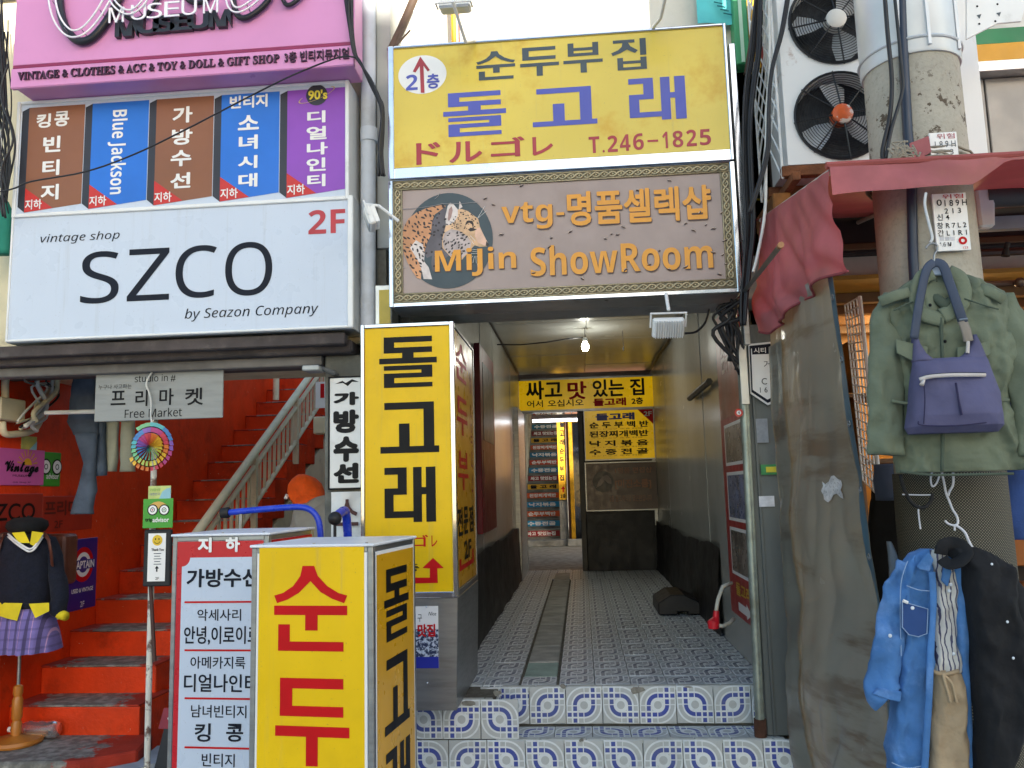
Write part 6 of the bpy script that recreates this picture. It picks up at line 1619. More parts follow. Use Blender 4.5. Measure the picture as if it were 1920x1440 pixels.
# ================================================================== right of the entrance
def D(p): return (p.x, -p.y, p.z)
pp_ = thing('pipe_post', 'galvanised pipe post with rusty foot at right of tiled steps', 'post', W0, 0.859, -4.46, TZ)
MB().tube([(0.862, -4.46, TZ+0.004), (0.885, -4.43, 2.36)], 0.024, 12).build('pipe', GALV, pp_, smooth=40)
MB().tube([(0.862, -4.46, TZ+0.002), (0.863, -4.46, TZ+0.09)], 0.031, 10).build('foot', mat('rust', '#5a3a2a', 0.9, 0, var=0.3, vs=20, bump=0.5), pp_, smooth=40)
MB().box(0.86, 0.90, -4.395, -4.405, 2.02, 2.34).build('strap_plate', ALU, pp_, bevel=0.002)
a = Fr(0, 4.405).at(1385, 774)
st4 = MB().disc(a[0], a[1], 0.022, -4.401, 20).build('sticker', mat('sticker_red', '#c8342a', 0.4), pp_)
MB().disc(a[0], a[1], 0.012, -4.3995, 16).build('sticker_centre', INKW, st4)
txt_mb(MB(), '4', a[0]-0.006, a[0]+0.005, a[1]-0.008, a[1]+0.008, -4.3985).build('sticker_number', INK, st4)
# red photo board on the jamb, facing the passage
FR_ = Fr(0.945, 0, -90)      # u runs towards the camera
rbd = thing('red_photo_board', 'tall red board with photographs on right jamb of the entrance', 'sign', FR_, -5.1, 0, 0.8)
def rq(u0, u1, z0, z1, d0, d1): return MB().box(u0, u1, d0, d1, z0, z1)
rq(-5.52, -4.74, 0.80, 2.70, 0.0, 0.012).build('board', mat('board_crimson', '#a31a1e', 0.4, var=0.1), rbd, bevel=0.002)
rq(-5.50, -4.76, 2.02, 2.62, 0.012, 0.0135).build('print_top', mat('print_orange', '#9c4326', 0.4, var=0.25, vs=3), rbd)
PH = mat('photo_print', '#6d6258', 0.3, var=0.7, vs=7); PH2 = mat('photo_print_blue', '#55607e', 0.3, var=0.7, vs=9)
for z0, z1, m in ((1.72, 1.98, PH), (1.38, 1.68, PH2), (1.05, 1.34, PH)):
    f_ = rq(-5.40, -4.80, z0, z1, 0.012, 0.013).build('photo_border', INKW, rbd); rq(-5.37, -4.83, z0+0.02, z1-0.02, 0.013, 0.014).build('photo', m, f_)
txtu(rbd, '순두부집', -5.35, -4.86, 2.30, 2.50, mat('print_cream', '#cfa890', 0.4), d=0.0145, bold=0.03)
txtu(rbd, '돌고래', -5.3, -4.85, 0.93, 1.01, mat('print_gold2', '#d0a828', 0.4), d=0.0135, bold=0.03)
MB().poly([(-5.25, 0.84), (-5.0, 0.84), (-5.0, 0.82), (-4.86, 0.865), (-5.0, 0.91), (-5.0, 0.89), (-5.25, 0.89)], 0.0135).build('arrow', INKW, rbd)
# dark wiring lump under the sign, right corner
wl2 = thing('wiring_lump', 'dark tangle of wiring under right end of brown sign', 'cables', W0, 0.8, -4.4, 2.4)
rnd = random.Random(5)
for k in range(10):
    P = [(0.84+rnd.uniform(-.04, .04), -4.33+rnd.uniform(-.05, .05), 2.56), (0.80+rnd.uniform(-.08, .08), -4.36, 2.50+rnd.uniform(-.03, .03)), (0.78+rnd.uniform(-.06, .1), -4.38, 2.42+rnd.uniform(-.04, .04)), (0.84+rnd.uniform(-.03, .06), -4.42, 2.30+rnd.uniform(-.12, .04))]
    MB().tube(smoothp(P, 5), rnd.uniform(0.006, 0.014), 6).build('cable', CABLE, wl2, smooth=True)
lc = thing('lamp_cable', 'thin dark cable from floodlight to right wiring', 'cable', W0, 0.7, -4.2, 2.4)
MB().tube(smoothp([D(at(1285, 625, 4.1)), D(at(1305, 622, 4.2)), D(at(1322, 605, 4.35)), D(at(1330, 580, 4.38))], 5), 0.006, 6).build('cable', CABLE, lc, smooth=True)
# grey metal shutter strip right of the post
GM = mat('grimy_metal', '#6f7472', 0.5, 0.4, var=0.2, vs=3, stretch=(1, 1, 0.4), dirt='#4c4b44', damt=0.7, ds=3)
gp = thing('grey_shutter_post', 'grimy grey sheet metal strip between pipe post and curtain', 'shutter', W0, 1.0, -4.35, 0)
MB().box(0.895, 1.14, -4.465, -4.66, TZ+0.003, 2.46).build('sheet', GM, gp, bevel=0.006)
MB().box(0.925, 0.94, -4.45, -4.465, TZ+0.01, 2.40).build('edge_bead', GM, gp, bevel=0.003)
FP_ = Fr(0, 4.45)
for nm, lab, x0, x1, y0, y1, m in (('green_sticker', 'small green and yellow sticker on grimy metal strip', 1427, 1458, 871, 890, '#3f8a50'), ('torn_label', 'torn white label on grimy metal strip', 1423, 1452, 930, 950, '#d8d8dc'), ('grey_patch_label', 'faded grey label on grimy metal strip below house number', 1418, 1440, 785, 830, '#8d9298')):
    q = FP_.box(x0, x1, y0, y1)
    t = thing(nm, lab, 'sticker', FP_, q[0], 0, q[2])
    MB().box(q[0], q[1], -0.016, 0.003, q[2], q[3]).build('label', mat(nm, m, 0.5, var=0.12, vs=30), t)
    if nm == 'green_sticker': MB().box(q[0]+0.025, q[1]-0.008, 0.003, 0.004, q[2]+0.012, q[3]-0.012).build('print', mat('sticker_yellow', '#d8c83a', 0.5), t)
hn = thing('house_number_plate', 'white pentagon house number plate with navy border', 'plate', FP_, 0.93, 0, 2.0)
def pent(k):
    c = (1432, 697)
    return [FP_.at(c[0]+(x-c[0])*k, c[1]+(y-c[1])*k, 0.02) for x, y in ((1403, 645), (1470, 638), (1472, 745), (1440, 760), (1407, 738))]
MB().prism(pent(1.0), 0.012, 0.02).build('plate', INKW, hn, bevel=0.001)
MB().poly(pent(0.93)[::-1], 0.0213).build('border', NAVY, hn); MB().poly(pent(0.83)[::-1], 0.0223).build('inner', INKW, hn)
q = FP_.box(1410, 1450, 650, 664, .023); MB().box(q[0], q[1], 0.0225, 0.0232, q[2], q[3]).build('band', NAVY, hn)
txt(hn, '시티', 1413, 1436, 652, 662, INKW, d=0.0245, bold=0.02); txt(hn, 'C', 1428, 1438, 709, 721, INK, d=0.024); txt(hn, '1 6', 1425, 1439, 726, 736, INK, d=0.024)
txt(hn, '거', 1432, 1444, 676, 690, INK, d=0.024)

# ------------------------------------------------------------------ right shop: shell, fascia, interior
WOODY = mat('varnished_board', rgb('#a8742c'), 0.45, 0, var=0.2, vs=3, stretch=(1, 1, 0.3))
rb_ = thing('right_building', 'clothes shop building at right with fascia above awning', 'building', W0, 2.5, -4.6, 2.8)
MB().box(1.30, 4.5, -4.66, -4.9, 2.75, 7.0).build('front_wall', mat('pale_wall', '#c3bdb0', 0.8, 0, var=0.1), rb_)
MB().box(1.02, 1.30, -4.80, -5.0, 2.4, 7.0).build('return_wall', mat('yellow_wall', '#c9a63a', 0.8, 0, var=0.15), rb_)
FS = Fr(0, 4.35)
def band_(y0, y1, m, name, d=0.0, x0=1.55):
    z0, z1 = FS.at(1875, y1)[1], FS.at(1875, y0)[1]
    MB().box(x0, 4.2, -4.66, -4.35+d, z0, z1).build(name, m, rb_, bevel=0.004)
band_(-120, 52, mat('fascia_white', '#d2cfc8', 0.6), 'fascia_top', -0.02)
band_(52, 82, mat('fascia_green', '#1f7a4a', 0.5, var=0.1), 'fascia_green')
band_(82, 117, mat('fascia_yellow', '#e0a020', 0.5, var=0.1), 'fascia_yellow', 0.01)
band_(117, 137, ALU, 'fascia_strip', 0.03)
PNL = mat('dull_metal_panel', '#97938e', 0.45, 0.3, var=0.12, vs=3, dirt='#6a625c', damt=0.5, ds=2)
z0, z1 = FS.at(1875, 345)[1], FS.at(1875, 138)[1]
us_ = FS.at(1862, 220)[0]
MB().box(1.50, us_-0.004, -4.40, -4.66, z0, z1).build('metal_panel', PNL, rb_, bevel=0.004); MB().box(us_+0.004, 3.2, -4.40, -4.66, z0, z1).build('metal_panel', PNL, rb_, bevel=0.004)
# interior
it = struct('shop_wall_rear', MB().box(1.1, 4.4, -6.4, -6.6, 0.0, 2.8), WOODY, label='varnished rear wall of the clothes shop')
struct('shop_wall_side', MB().box(1.06, 1.14, -4.66, -6.4, 0.0, 2.74), WOODY, label='varnished side wall of the clothes shop')
struct('shop_ceiling', MB().box(1.06, 4.4, -4.62, -6.5, 2.72, 2.745), mat('shop_ceiling', '#b08838', 0.6), label='boarded ceiling of the clothes shop')
struct('shop_floor', MB().box(1.15, 4.4, -4.3, -6.5, 0.0, 0.03), CONC, label='concrete floor of the clothes shop')
struct('shop_wall_far', MB().box(4.3, 4.4, -4.66, -6.4, 0.0, 2.72), WOODY, label='varnished far wall of the clothes shop')
sl_ = thing('shop_lamp', 'warm lamp under the clothes shop ceiling', 'lamp', W0, 2.3, -5.4, 2.6)
MB().lathe([(0.07, 2.715), (0.075, 2.69), (0.055, 2.66), (0.01, 2.65)], 2.3, -5.4, 18).build('globe', mat('warm_glow', '#ffd890', 0.4, emit=12), sl_, smooth=True)
lp2 = bpy.data.lights.new('shop_light', 'POINT'); lp2.energy = 20; lp2.color = (1.0, 0.72, 0.36); lp2.shadow_soft_size = 0.08
lo2 = bpy.data.objects.new('shop_light', lp2); lo2.parent = sl_; lo2.location = (0, 0, 0.0); COL.objects.link(lo2)
hb2 = thing('shop_header', 'dark timber header over the clothes shop opening', 'beam', W0, 2.4, -4.6, 2.4)
zh1, zh0 = at(1610, 372, 4.62).z, at(1610, 478, 4.62).z
MB().box(1.15, 4.3, -4.60, -4.68, zh0, zh1+0.3).build('board', mat('dark_timber', '#2a1d16', 0.6, var=0.3, vs=4), hb2, bevel=0.01)
MB().box(1.15, 4.3, -4.585, -4.60, zh0+0.02, zh0+0.06).build('moulding', mat('brown_timber', '#6a4a2a', 0.5), hb2, bevel=0.006)
for k in range(4):
    y_ = 4.95+0.35*k
    MB().box(1.15, 4.3, -y_, -y_-0.06, 2.66, 2.72).build('joist', MATS['brown_timber'], hb2, bevel=0.004)
shf = thing('shop_shelves', 'wooden shelves of folded clothes inside the clothes shop', 'shelves', W0, 1.6, -5.6, 0.03)
for k in range(5):
    MB().box(1.15, 2.9, -5.35, -5.75, 0.45+0.42*k, 0.48+0.42*k).build('shelf', MATS['brown_timber'], shf, bevel=0.004)
for x_ in (1.16, 1.75, 2.35, 2.88): MB().box(x_, x_+0.03, -5.36, -5.76, 0.032, 2.5).build('upright', MATS['brown_timber'], shf)
rnd = random.Random(77)
for k, cn, ch_ in ((2, 'navy', '#2a3350'), (3, 'brick red', '#7a2a22'), (4, 'cream', '#b0a890')):
    z_ = 0.482+0.42*k
    t_ = thing('folded_garment', cn+' garment folded on a shelf behind the wire grid rack', 'clothing', W0, 1.4, -5.5, z_)
    MB().box(1.24, 1.70, -5.38, -5.70, z_, z_+0.14).wrinkle(0.01, 9, k).build('cloth', mat('fold_'+ch_, ch_, 0.9, var=0.2), t_, bevel=0.02, segs=2)
rk = thing('wire_grid_rack', 'white wire grid display rack beside the curtain', 'rack', W0, 1.4, -4.1, 1.2)
f39 = Fr(0, 3.95)
def rkp(u, v):   # panel seen obliquely, running back from the street
    a, b_, c, e = at(1584, 572, 4.55), at(1612, 556, 4.1), at(1652, 935, 3.85), at(1618, 900, 4.3)
    return tuple(Vector(D(a)).lerp(Vector(D(b_)), u).lerp(Vector(D(e)).lerp(Vector(D(c)), u), v))
for k in range(6): MB().tube([rkp(k/5, 0), rkp(k/5, 1)], 0.010 if k == 5 else 0.004, 6).build('upright', WMETAL, rk)
for k in range(22): MB().tube([rkp(0, k/21), rkp(1, k/21)], 0.004, 5).build('cross_wire', WMETAL, rk)
sr = thing('shop_rail', 'dark rail with coat hooks inside the shop at right', 'rail', W0, 1.9, -3.9, 2.0)
MB().tube([D(at(1845, 533, 3.7)), D(at(1990, 528, 3.7))], 0.014, 8).build('rail', mat('brown_rail', '#4a3222', 0.4), sr, smooth=40)
MB().ball(D(at(1912, 530, 3.66)), 0.022, 10, 8).build('finial', MATS['brown_rail'], sr, smooth=True)
MB().tube([D(at(1885, 480, 3.9)), D(at(1887, 465, 3.9)), D(at(1890, 455, 3.9))], [0.02, 0.012, 0.012], 8).build('hook', BLACK, sr)
MB().tube([D(at(1800, 476, 4.2)), D(at(1990, 468, 4.2))], 0.02, 8).build('upper_rail', MATS['brown_rail'], sr)
# shelves and garments deep in the shop
def hang(name, label, fr, rows, m, seed, cat='clothing', fold=0.02, group=None, bulge=0.06):
    t = thing(name, label, cat, fr, rows[0][1], 0, rows[-1][0], group)
    MB().loft([(z, a, b_, d, bulge, bulge*0.8) for z, a, b_, d in rows], 28, fold=fold, ff=15, seed=seed, sub=5).wrinkle(0.006, 12, seed).build('cloth', m, t, smooth=True)
    return t
f36 = Fr(0, 3.75)
NAVYC = mat('navy_cotton', '#1f2c58', 0.85, 0, var=0.2, vs=5, bump=0.2, bs=120)
DEN2 = mat('mid_denim', '#35508a', 0.9, 0, var=0.2, vs=8, bump=0.3, bs=220)
hang('navy_jacket', 'navy jacket hanging at right edge above folded denim', f36, [rw(f36, 590, 1895, 1960), rw(f36, 610, 1878, 1990), rw(f36, 700, 1872, 2000), rw(f36, 860, 1878, 2000), rw(f36, 900, 1882, 2000)], NAVYC, 3)
hang('folded_denim', 'folded blue denim hanging at right edge of shop', f36, [rw(f36, 860, 1884, 1990, .1), rw(f36, 930, 1876, 1995, .1), rw(f36, 985, 1878, 1995, .1), rw(f36, 1010, 1890, 1985, .1)], DEN2, 6)
hang('dark_coat', 'dark garment hanging in shop behind the wrapped pole', f36, [rw(f36, 905, 1640, 1720, -.3), rw(f36, 940, 1630, 1740, -.3), rw(f36, 1200, 1620, 1760, -.3), rw(f36, 1440, 1610, 1780, -.3)], mat('dark_wool', '#14130f', 0.95), 8)
hang('blue_grey_shirt', 'blue grey garment hanging just under the olive jacket', f36, [rw(f36, 870, 1640, 1690, -.1), rw(f36, 900, 1638, 1692, -.1), rw(f36, 938, 1645, 1688, -.1)], mat('grey_blue_cotton', '#5a6884', 0.85), 9)
hang('pale_blue_sleeve', 'pale blue sleeve between curtain and denim shirt', f36, [rw(f36, 1015, 1664, 1672, .25), rw(f36, 1050, 1664, 1684, .25), rw(f36, 1120, 1672, 1692, .25), rw(f36, 1180, 1672, 1690, .25)], mat('pale_blue_cotton', '#8c9cb0', 0.85), 12, bulge=0.02)
hang('brown_print_scarf', 'brown patterned scarf at right edge of shop', f36, [rw(f36, 1090, 1895, 1960, .0), rw(f36, 1150, 1890, 1970, .0), rw(f36, 1240, 1900, 1970, .0)], mat('brown_print', '#7a4316', 0.85, var=0.6, vs=18), 14)
hang('black_trousers', 'black trousers hanging at right edge behind black shirt', f36, [rw(f36, 1180, 1850, 1960, .0), rw(f36, 1300, 1850, 1970, .0), rw(f36, 1460, 1840, 1980, .0)], mat('black_twill', '#121216', 0.9), 15)
bx_ = thing('wooden_crate', 'orange wooden box among clothes at right edge', 'crate', W0, 2.1, -3.9, 1.2)
q0, q1 = at(1888, 1062, 3.9), at(1915, 1005, 3.9)
MB().box(q0.x, q1.x+0.2, -3.9, -4.2, q0.z, q1.z).build('box', mat('orange_wood', '#a8601a', 0.5, var=0.2), bx_, bevel=0.006)
MB().box(q0.x+0.02, q1.x+0.18, -4.0, -4.1, 0.03, q0.z-0.002).build('stand', mat('dark_stand', '#2a1c10', 0.7), bx_)

# ------------------------------------------------------------------ awning
def _cloth(name, col, transl):
    m = bpy.data.materials.new(name); g = NT(m); b_ = g.n['Principled BSDF']; out = g.n['Material Output']
    tc = g.new('ShaderNodeTexCoord').outputs['Object']
    c = g.mix(g.ramp(g.noise(tc, 6, 5), 0.35, 0.7), tuple(x*0.85 for x in col), tuple(min(1, x*1.15) for x in col))
    c = g.mix(g.math('MULTIPLY', g.ramp(g.noise(tc, 2.5, 6, 0.65), 0.45, 0.72), 0.6), c, rgb('#a8705c'))
    g.l.new(c, b_.inputs['Base Color']); b_.inputs['Roughness'].default_value = 0.6
    tr = g.new('ShaderNodeBsdfTranslucent'); tr.inputs[0].default_value = (col[0]*1.5, col[1]*0.5, col[2]*0.4, 1)
    mx = g.new('ShaderNodeMixShader'); mx.inputs[0].default_value = transl
    g.l.new(b_.outputs[0], mx.inputs[1]); g.l.new(tr.outputs[0], mx.inputs[2]); g.l.new(mx.outputs[0], out.inputs['Surface'])
    MATS[name] = m; return m
AWN = _cloth('awning_vinyl', rgb('#b26468'), 0.2)
aw = thing('red_awning', 'faded red vinyl awning with torn side flap over the clothes shop', 'awning', W0, 2.2, -3.7, 2.4)
AX0, AX1 = 0.985, 4.2
def awn_top(u, v):
    x = AX0+0.01+(AX1-AX0)*u; y = 3.10+1.45*v
    return (x, -y, 2.800+0.26*v-0.03*math.sin(v*math.pi)+0.012*noise.noise(Vector((x*3, y*3, 0))))
MB().grid(awn_top, 60, 16).build('canopy', AWN, aw, smooth=True)
def val(u, v):
    x = AX0+(2.4)*u; px_w = 0.125-0.012*math.sin(u*9)
    if x > 1.50: px_w *= max(0.25, 1-(x-1.5)*6)
    return (x, 3.10*-1+0.012+0.012*noise.noise(Vector((x*7, v*2, 5)))+0.01*v, 2.802+0.008*noise.noise(Vector((x*5, 0, 0)))-px_w*v)
MB().grid(val, 80, 5).build('valance', AWN, aw, smooth=True)
MB().tube([(AX0-0.01, -3.095, 2.800), (AX1, -3.095, 2.800)], 0.014, 8).build('front_bar', mat('awning_bar', '#9a4a44', 0.6), aw, smooth=40)
# side flap (hangs in the plane of the shop's left side), torn lower edge
def flap(u, v):
    y = 3.10+(4.24-3.10)*u
    top = 2.80+0.20*u-0.02
    low = [2.40, 2.44, 2.36, 2.39, 2.33, 2.36, 2.33, 2.38][min(7, int(u*8))]
    u8 = u*7; i = min(6, int(u8)); L_ = [2.385, 2.40, 2.37, 2.385, 2.345, 2.35, 2.335, 2.38]
    low = L_[i]+(L_[i+1]-L_[i])*(u8-i)
    x = 0.985-0.05*u*v+0.028*math.sin(u*17+1.5*v)*v+0.03*noise.noise(Vector((u*5, v*2, 2)))*v+0.03*(0.35-abs(noise.noise(Vector((u*7+v*3, v*2, 9)))*1.6))*(0.2+v)
    return (x, -y, top+(low-top)*v)
MB().grid(flap, 90, 30).crease(0.0, 1).build('side_flap', AWN, aw, smooth=True)
MB().tube([flap(k/60, 1.0) for k in range(61)], 0.006, 6).build('flap_hem', mat('awning_hem', '#8a3c40', 0.7, var=0.2, vs=20), aw, smooth=True)
for x in (1.6, 2.8): MB().tube([(x, -3.12, 2.79), (x, -4.6, 3.04)], 0.012, 8).build('rib', mat('awning_rib', '#b8b0a4', 0.5), aw)
MB().tube([(1.0, -3.12, 2.785), (1.0, -4.3, 2.985)], 0.012, 8).build('rib', MATS['awning_rib'], aw)
wa = thing('awning_winder', 'white bracket holding grey roller behind awning at right', 'bracket', W0, 1.85, -3.8, 2.6)
q0, q1 = at(1845, 352, 3.7), at(1852, 425, 3.7)
MB().prism([(q0.x-0.035, q0.z), (q0.x+0.05, q0.z), (q1.x+0.035, q1.z), (q1.x-0.03, q1.z)], -3.75, -3.70).build('bracket', WMETAL, wa, bevel=0.01)
MB().tube([D(at(1845, 370, 3.74)), (3.6, -3.74, at(1845, 370, 3.74).z)], 0.05, 14).build('roller', mat('roller_grey', '#4c4846', 0.5), wa, smooth=40)
MB().box(q1.x-0.02, 3.6, -3.78, -3.82, q1.z+0.01, q1.z+0.07).build('rail', mat('rail_grey', '#8a94a0', 0.5, 0.4), wa)
# steel arm with wooden end
am = thing('steel_prop', 'steel awning prop with wooden tip poking out before the flap', 'prop', W0, 0.85, -4.0, 2.5)
a0, a1 = at(1395, 548, 4.18), at(1462, 462, 3.02)
MB().tube([D(a0), D(a1)], 0.013, 4).build('arm', STEEL, am)
dv = (Vector(D(a1))-Vector(D(a0))).normalized()
MB().tube([tuple(Vector(D(a1))+dv*0.001), tuple(Vector(D(a1))+dv*0.03)], 0.012, 8).build('wooden_tip', mat('raw_wood', '#a87850', 0.7), am)
MB().box(a0.x-0.014, a0.x+0.014, -4.17, -4.21, 2.30, a0.z+0.02).build('bracket', STEEL, am, bevel=0.002)

# ------------------------------------------------------------------ grey vinyl curtain
def _vinyl(g, v, c):
    mp2 = g.new('ShaderNodeMapping'); mp2.inputs['Scale'].default_value = (2.0, 0.8, 5.0); g.l.new(v, mp2.inputs['Vector'])
    n = g.noise(mp2.outputs[0], 1.6, 5, 0.6)
    c = g.mix(g.math('MULTIPLY', g.ramp(n, 0.50, 0.64), 0.75), c, rgb('#5c4028'))
    n2 = g.noise(mp2.outputs[0], 0.9, 4)
    c = g.mix(g.math('MULTIPLY', g.ramp(g.noise(v, 1.1, 5), 0.42, 0.62), 0.55), c, rgb('#5d6664'))
    return g.mix(g.math('MULTIPLY', g.ramp(n2, 0.5, 0.7), 0.5), c, rgb('#8f9488'))
VIN = mat('grimy_vinyl', '#9d9a8d', 0.24, 0, var=0.12, vs=2.2, extra=_vinyl, spec=0.6, bump=0.1, bs=14, coat=0.2, rvar=0.08)
_g = NT(VIN); _out = _g.n['Material Output']; _p = _g.n['Principled BSDF']
_t = _g.new('ShaderNodeBsdfTranslucent'); _t.inputs[0].default_value = (0.36, 0.31, 0.22, 1)
_m = _g.new('ShaderNodeMixShader'); _m.inputs[0].default_value = 0.36
_g.l.new(_p.outputs[0], _m.inputs[1]); _g.l.new(_t.outputs[0], _m.inputs[2]); _g.l.new(_m.outputs[0], _out.inputs['Surface'])
cu_ = thing('vinyl_curtain', 'grimy grey vinyl side curtain hanging below the torn red flap', 'curtain', W0, 1.05, -3.7, 0.1)
tl_, tr_ = at(1440, 590, 4.18), at(1556, 500, 3.22)
bl_, br2 = at(1478, 1440, 4.10), at(1690, 1440, 3.15)
for p_ in (bl_, br2): pass
def curt(u, v, off=0.0):
    t = Vector(D(tl_)).lerp(Vector(D(tr_)), u); b_ = Vector(D(bl_)).lerp(Vector(D(br2)), u)
    p = t.lerp(b_, v)
    if v > 1: pass
    n1 = noise.noise(Vector((u*2.2+v*1.1, v*3.0, 1))); n2 = noise.noise(Vector((u*6+v*2.0, v*5, 4))); n3 = noise.noise(Vector((u*2.0, v*16+u*3, 7)))
    w = 0.034*math.sin(u*8.0+0.9*math.sin(v*2.6))+0.045*(0.4-abs(n1)*1.6)+0.020*(0.35-abs(n2)*1.5)+0.012*(0.3-abs(n3)*1.4)*(1 if v > 0.3 else v/0.3)
    if u > 0.9: w *= (1-u)/0.1*0.7+0.3
    p.x += w*(0.35+0.65*v)+off
    return tuple(p)
def curt2(u, v): return curt(u, v*1.28)
MB().grid(curt2, 90, 150).build('sheet', VIN, cu_, smooth=True)
MB().grid(lambda u, v: tuple(Vector(curt2(0.93+0.075*u, v))+Vector((0.002*(1-u)-0.004, 0.003, 0))), 4, 90).build('hem', mat('blue_hem', '#3d5a68', 0.5, var=0.2, vs=5), cu_, smooth=True)
MB().grid(lambda u, v: tuple(Vector(curt2(-0.01+0.20*u, 0.06+0.94*v))+Vector((-0.008-0.03*math.sin(v*2.5)*(1-u)*math.sin(u*3.1), 0.004, 0))), 12, 80).build('fold', VIN, cu_, smooth=True)
for k in range(9):
    e_ = Vector(curt2(0.965, 0.05+0.105*k))+Vector((-0.006, 0.008, 0))
    MB().tube([(e_.x+0.0, e_.y+0.011*math.cos(a*math.pi/6), e_.z+0.011*math.sin(a*math.pi/6)) for a in range(13)], 0.0028, 5).build('eyelet', STEEL, cu_, smooth=True)
cp_ = Vector(curt2(0.72, 0.33)); 
lb_ = thing('torn_curtain_label', 'torn silvery label stuck on the grimy vinyl curtain', 'sticker', W0, cp_.x, cp_.y, cp_.z)
MB().grid(lambda u, v: tuple(Vector(curt2(0.66+0.13*u+0.01*math.sin(v*9), 0.335+0.03*v+0.006*math.sin(u*8)))+Vector((-0.006, 0.004, 0))), 6, 4).build('label', mat('silver_label', '#c8cacc', 0.3, 0.3, var=0.2, vs=30), lb_)

# ------------------------------------------------------------------ air conditioner
AF = Fr(0, 4.0)
ac = thing('air_conditioner', 'tall white outdoor air conditioner with two round fans above the awning', 'air conditioner', AF, 1.5, -0.17, 3.08)
ACW = mat('ac_enamel', '#e4e5e4', 0.4, 0, var=0.03, vs=2, dirt='#8a5a34', damt=0.7, ds=4, dlo=0.62, dhi=0.72)
x0, x1, z0, z1 = AF.at(1470, 200)[0], AF.at(1470, 200)[0]+0.95, AF.at(1560, 305)[1], 4.55
body = MB()
cs = [(AF.at(1565, 40)[0], AF.at(1565, 40)[1]), (AF.at(1577, 217)[0], AF.at(1577, 217)[1])]
RF = 0.222
# front plate with two round holes: build as radial strips
def plate_with_hole(mb, u0, u1, za, zb, c, r, d, n=48):
    def edge(a):
        dx, dz = math.cos(a), math.sin(a); t = 1e9
        if dx > 1e-9: t = min(t, (u1-c[0])/dx)
        if dx < -1e-9: t = min(t, (u0-c[0])/dx)
        if dz > 1e-9: t = min(t, (zb-c[1])/dz)
        if dz < -1e-9: t = min(t, (za-c[1])/dz)
        return (c[0]+dx*t, d, c[1]+dz*t)
    ang = sorted([2*math.pi*k/n for k in range(n)]+[math.atan2(zz-c[1], uu-c[0]) % (2*math.pi) for uu in (u0, u1) for zz in (za, zb)])
    m = len(ang); vs = []; 
    for a in ang: vs += [(c[0]+r*math.cos(a), d, c[1]+r*math.sin(a)), edge(a)]
    mb.add(vs, [(2*i, 2*i+1, 2*((i+1) % m)+1, 2*((i+1) % m)) for i in range(m)])
    rim = [(c[0]+r*math.cos(a), d, c[1]+r*math.sin(a)) for a in ang]+[(c[0]+r*0.96*math.cos(a), d-0.09, c[1]+r*0.96*math.sin(a)) for a in ang]
    mb.add(rim, [(i, (i+1) % m, (i+1) % m+m, i+m) for i in range(m)])
zm = (cs[0][1]+cs[1][1])/2
uf1 = max(c[0] for c in cs)+RF+0.03
plate_with_hole(body, x0, uf1, zm, z1, cs[0], RF, 0.0); plate_with_hole(body, x0, uf1, z0, zm, cs[1], RF, 0.0)
body.quad((uf1, 0, z0), (x1, 0, z0), (x1, 0, z1), (uf1, 0, z1))
body.quad((x0, -0.33, z0), (x0, 0, z0), (x0, 0, z1), (x0, -0.33, z1)).quad((x1, 0, z0), (x1, -0.33, z0), (x1, -0.33, z1), (x1, 0, z1))
body.quad((x0, 0, z1), (x1, 0, z1), (x1, -0.33, z1), (x0, -0.33, z1)).quad((x0, -0.33, z0), (x1, -0.33, z0), (x1, 0, z0), (x0, 0, z0))
body.quad((x1, -0.33, z0), (x0, -0.33, z0), (x0, -0.33, z1), (x1, -0.33, z1))
body.build('casing', ACW, ac)
MB().box(x0+0.02, x1-0.02, -0.32, -0.12, z0+0.02, z1-0.02).build('coil', mat('coil_dark', '#3c3f44', 0.7, 0.3, var=0.3, vs=40), ac)
GUARD = mat('guard_wire', '#1e1f22', 0.45, 0.2)
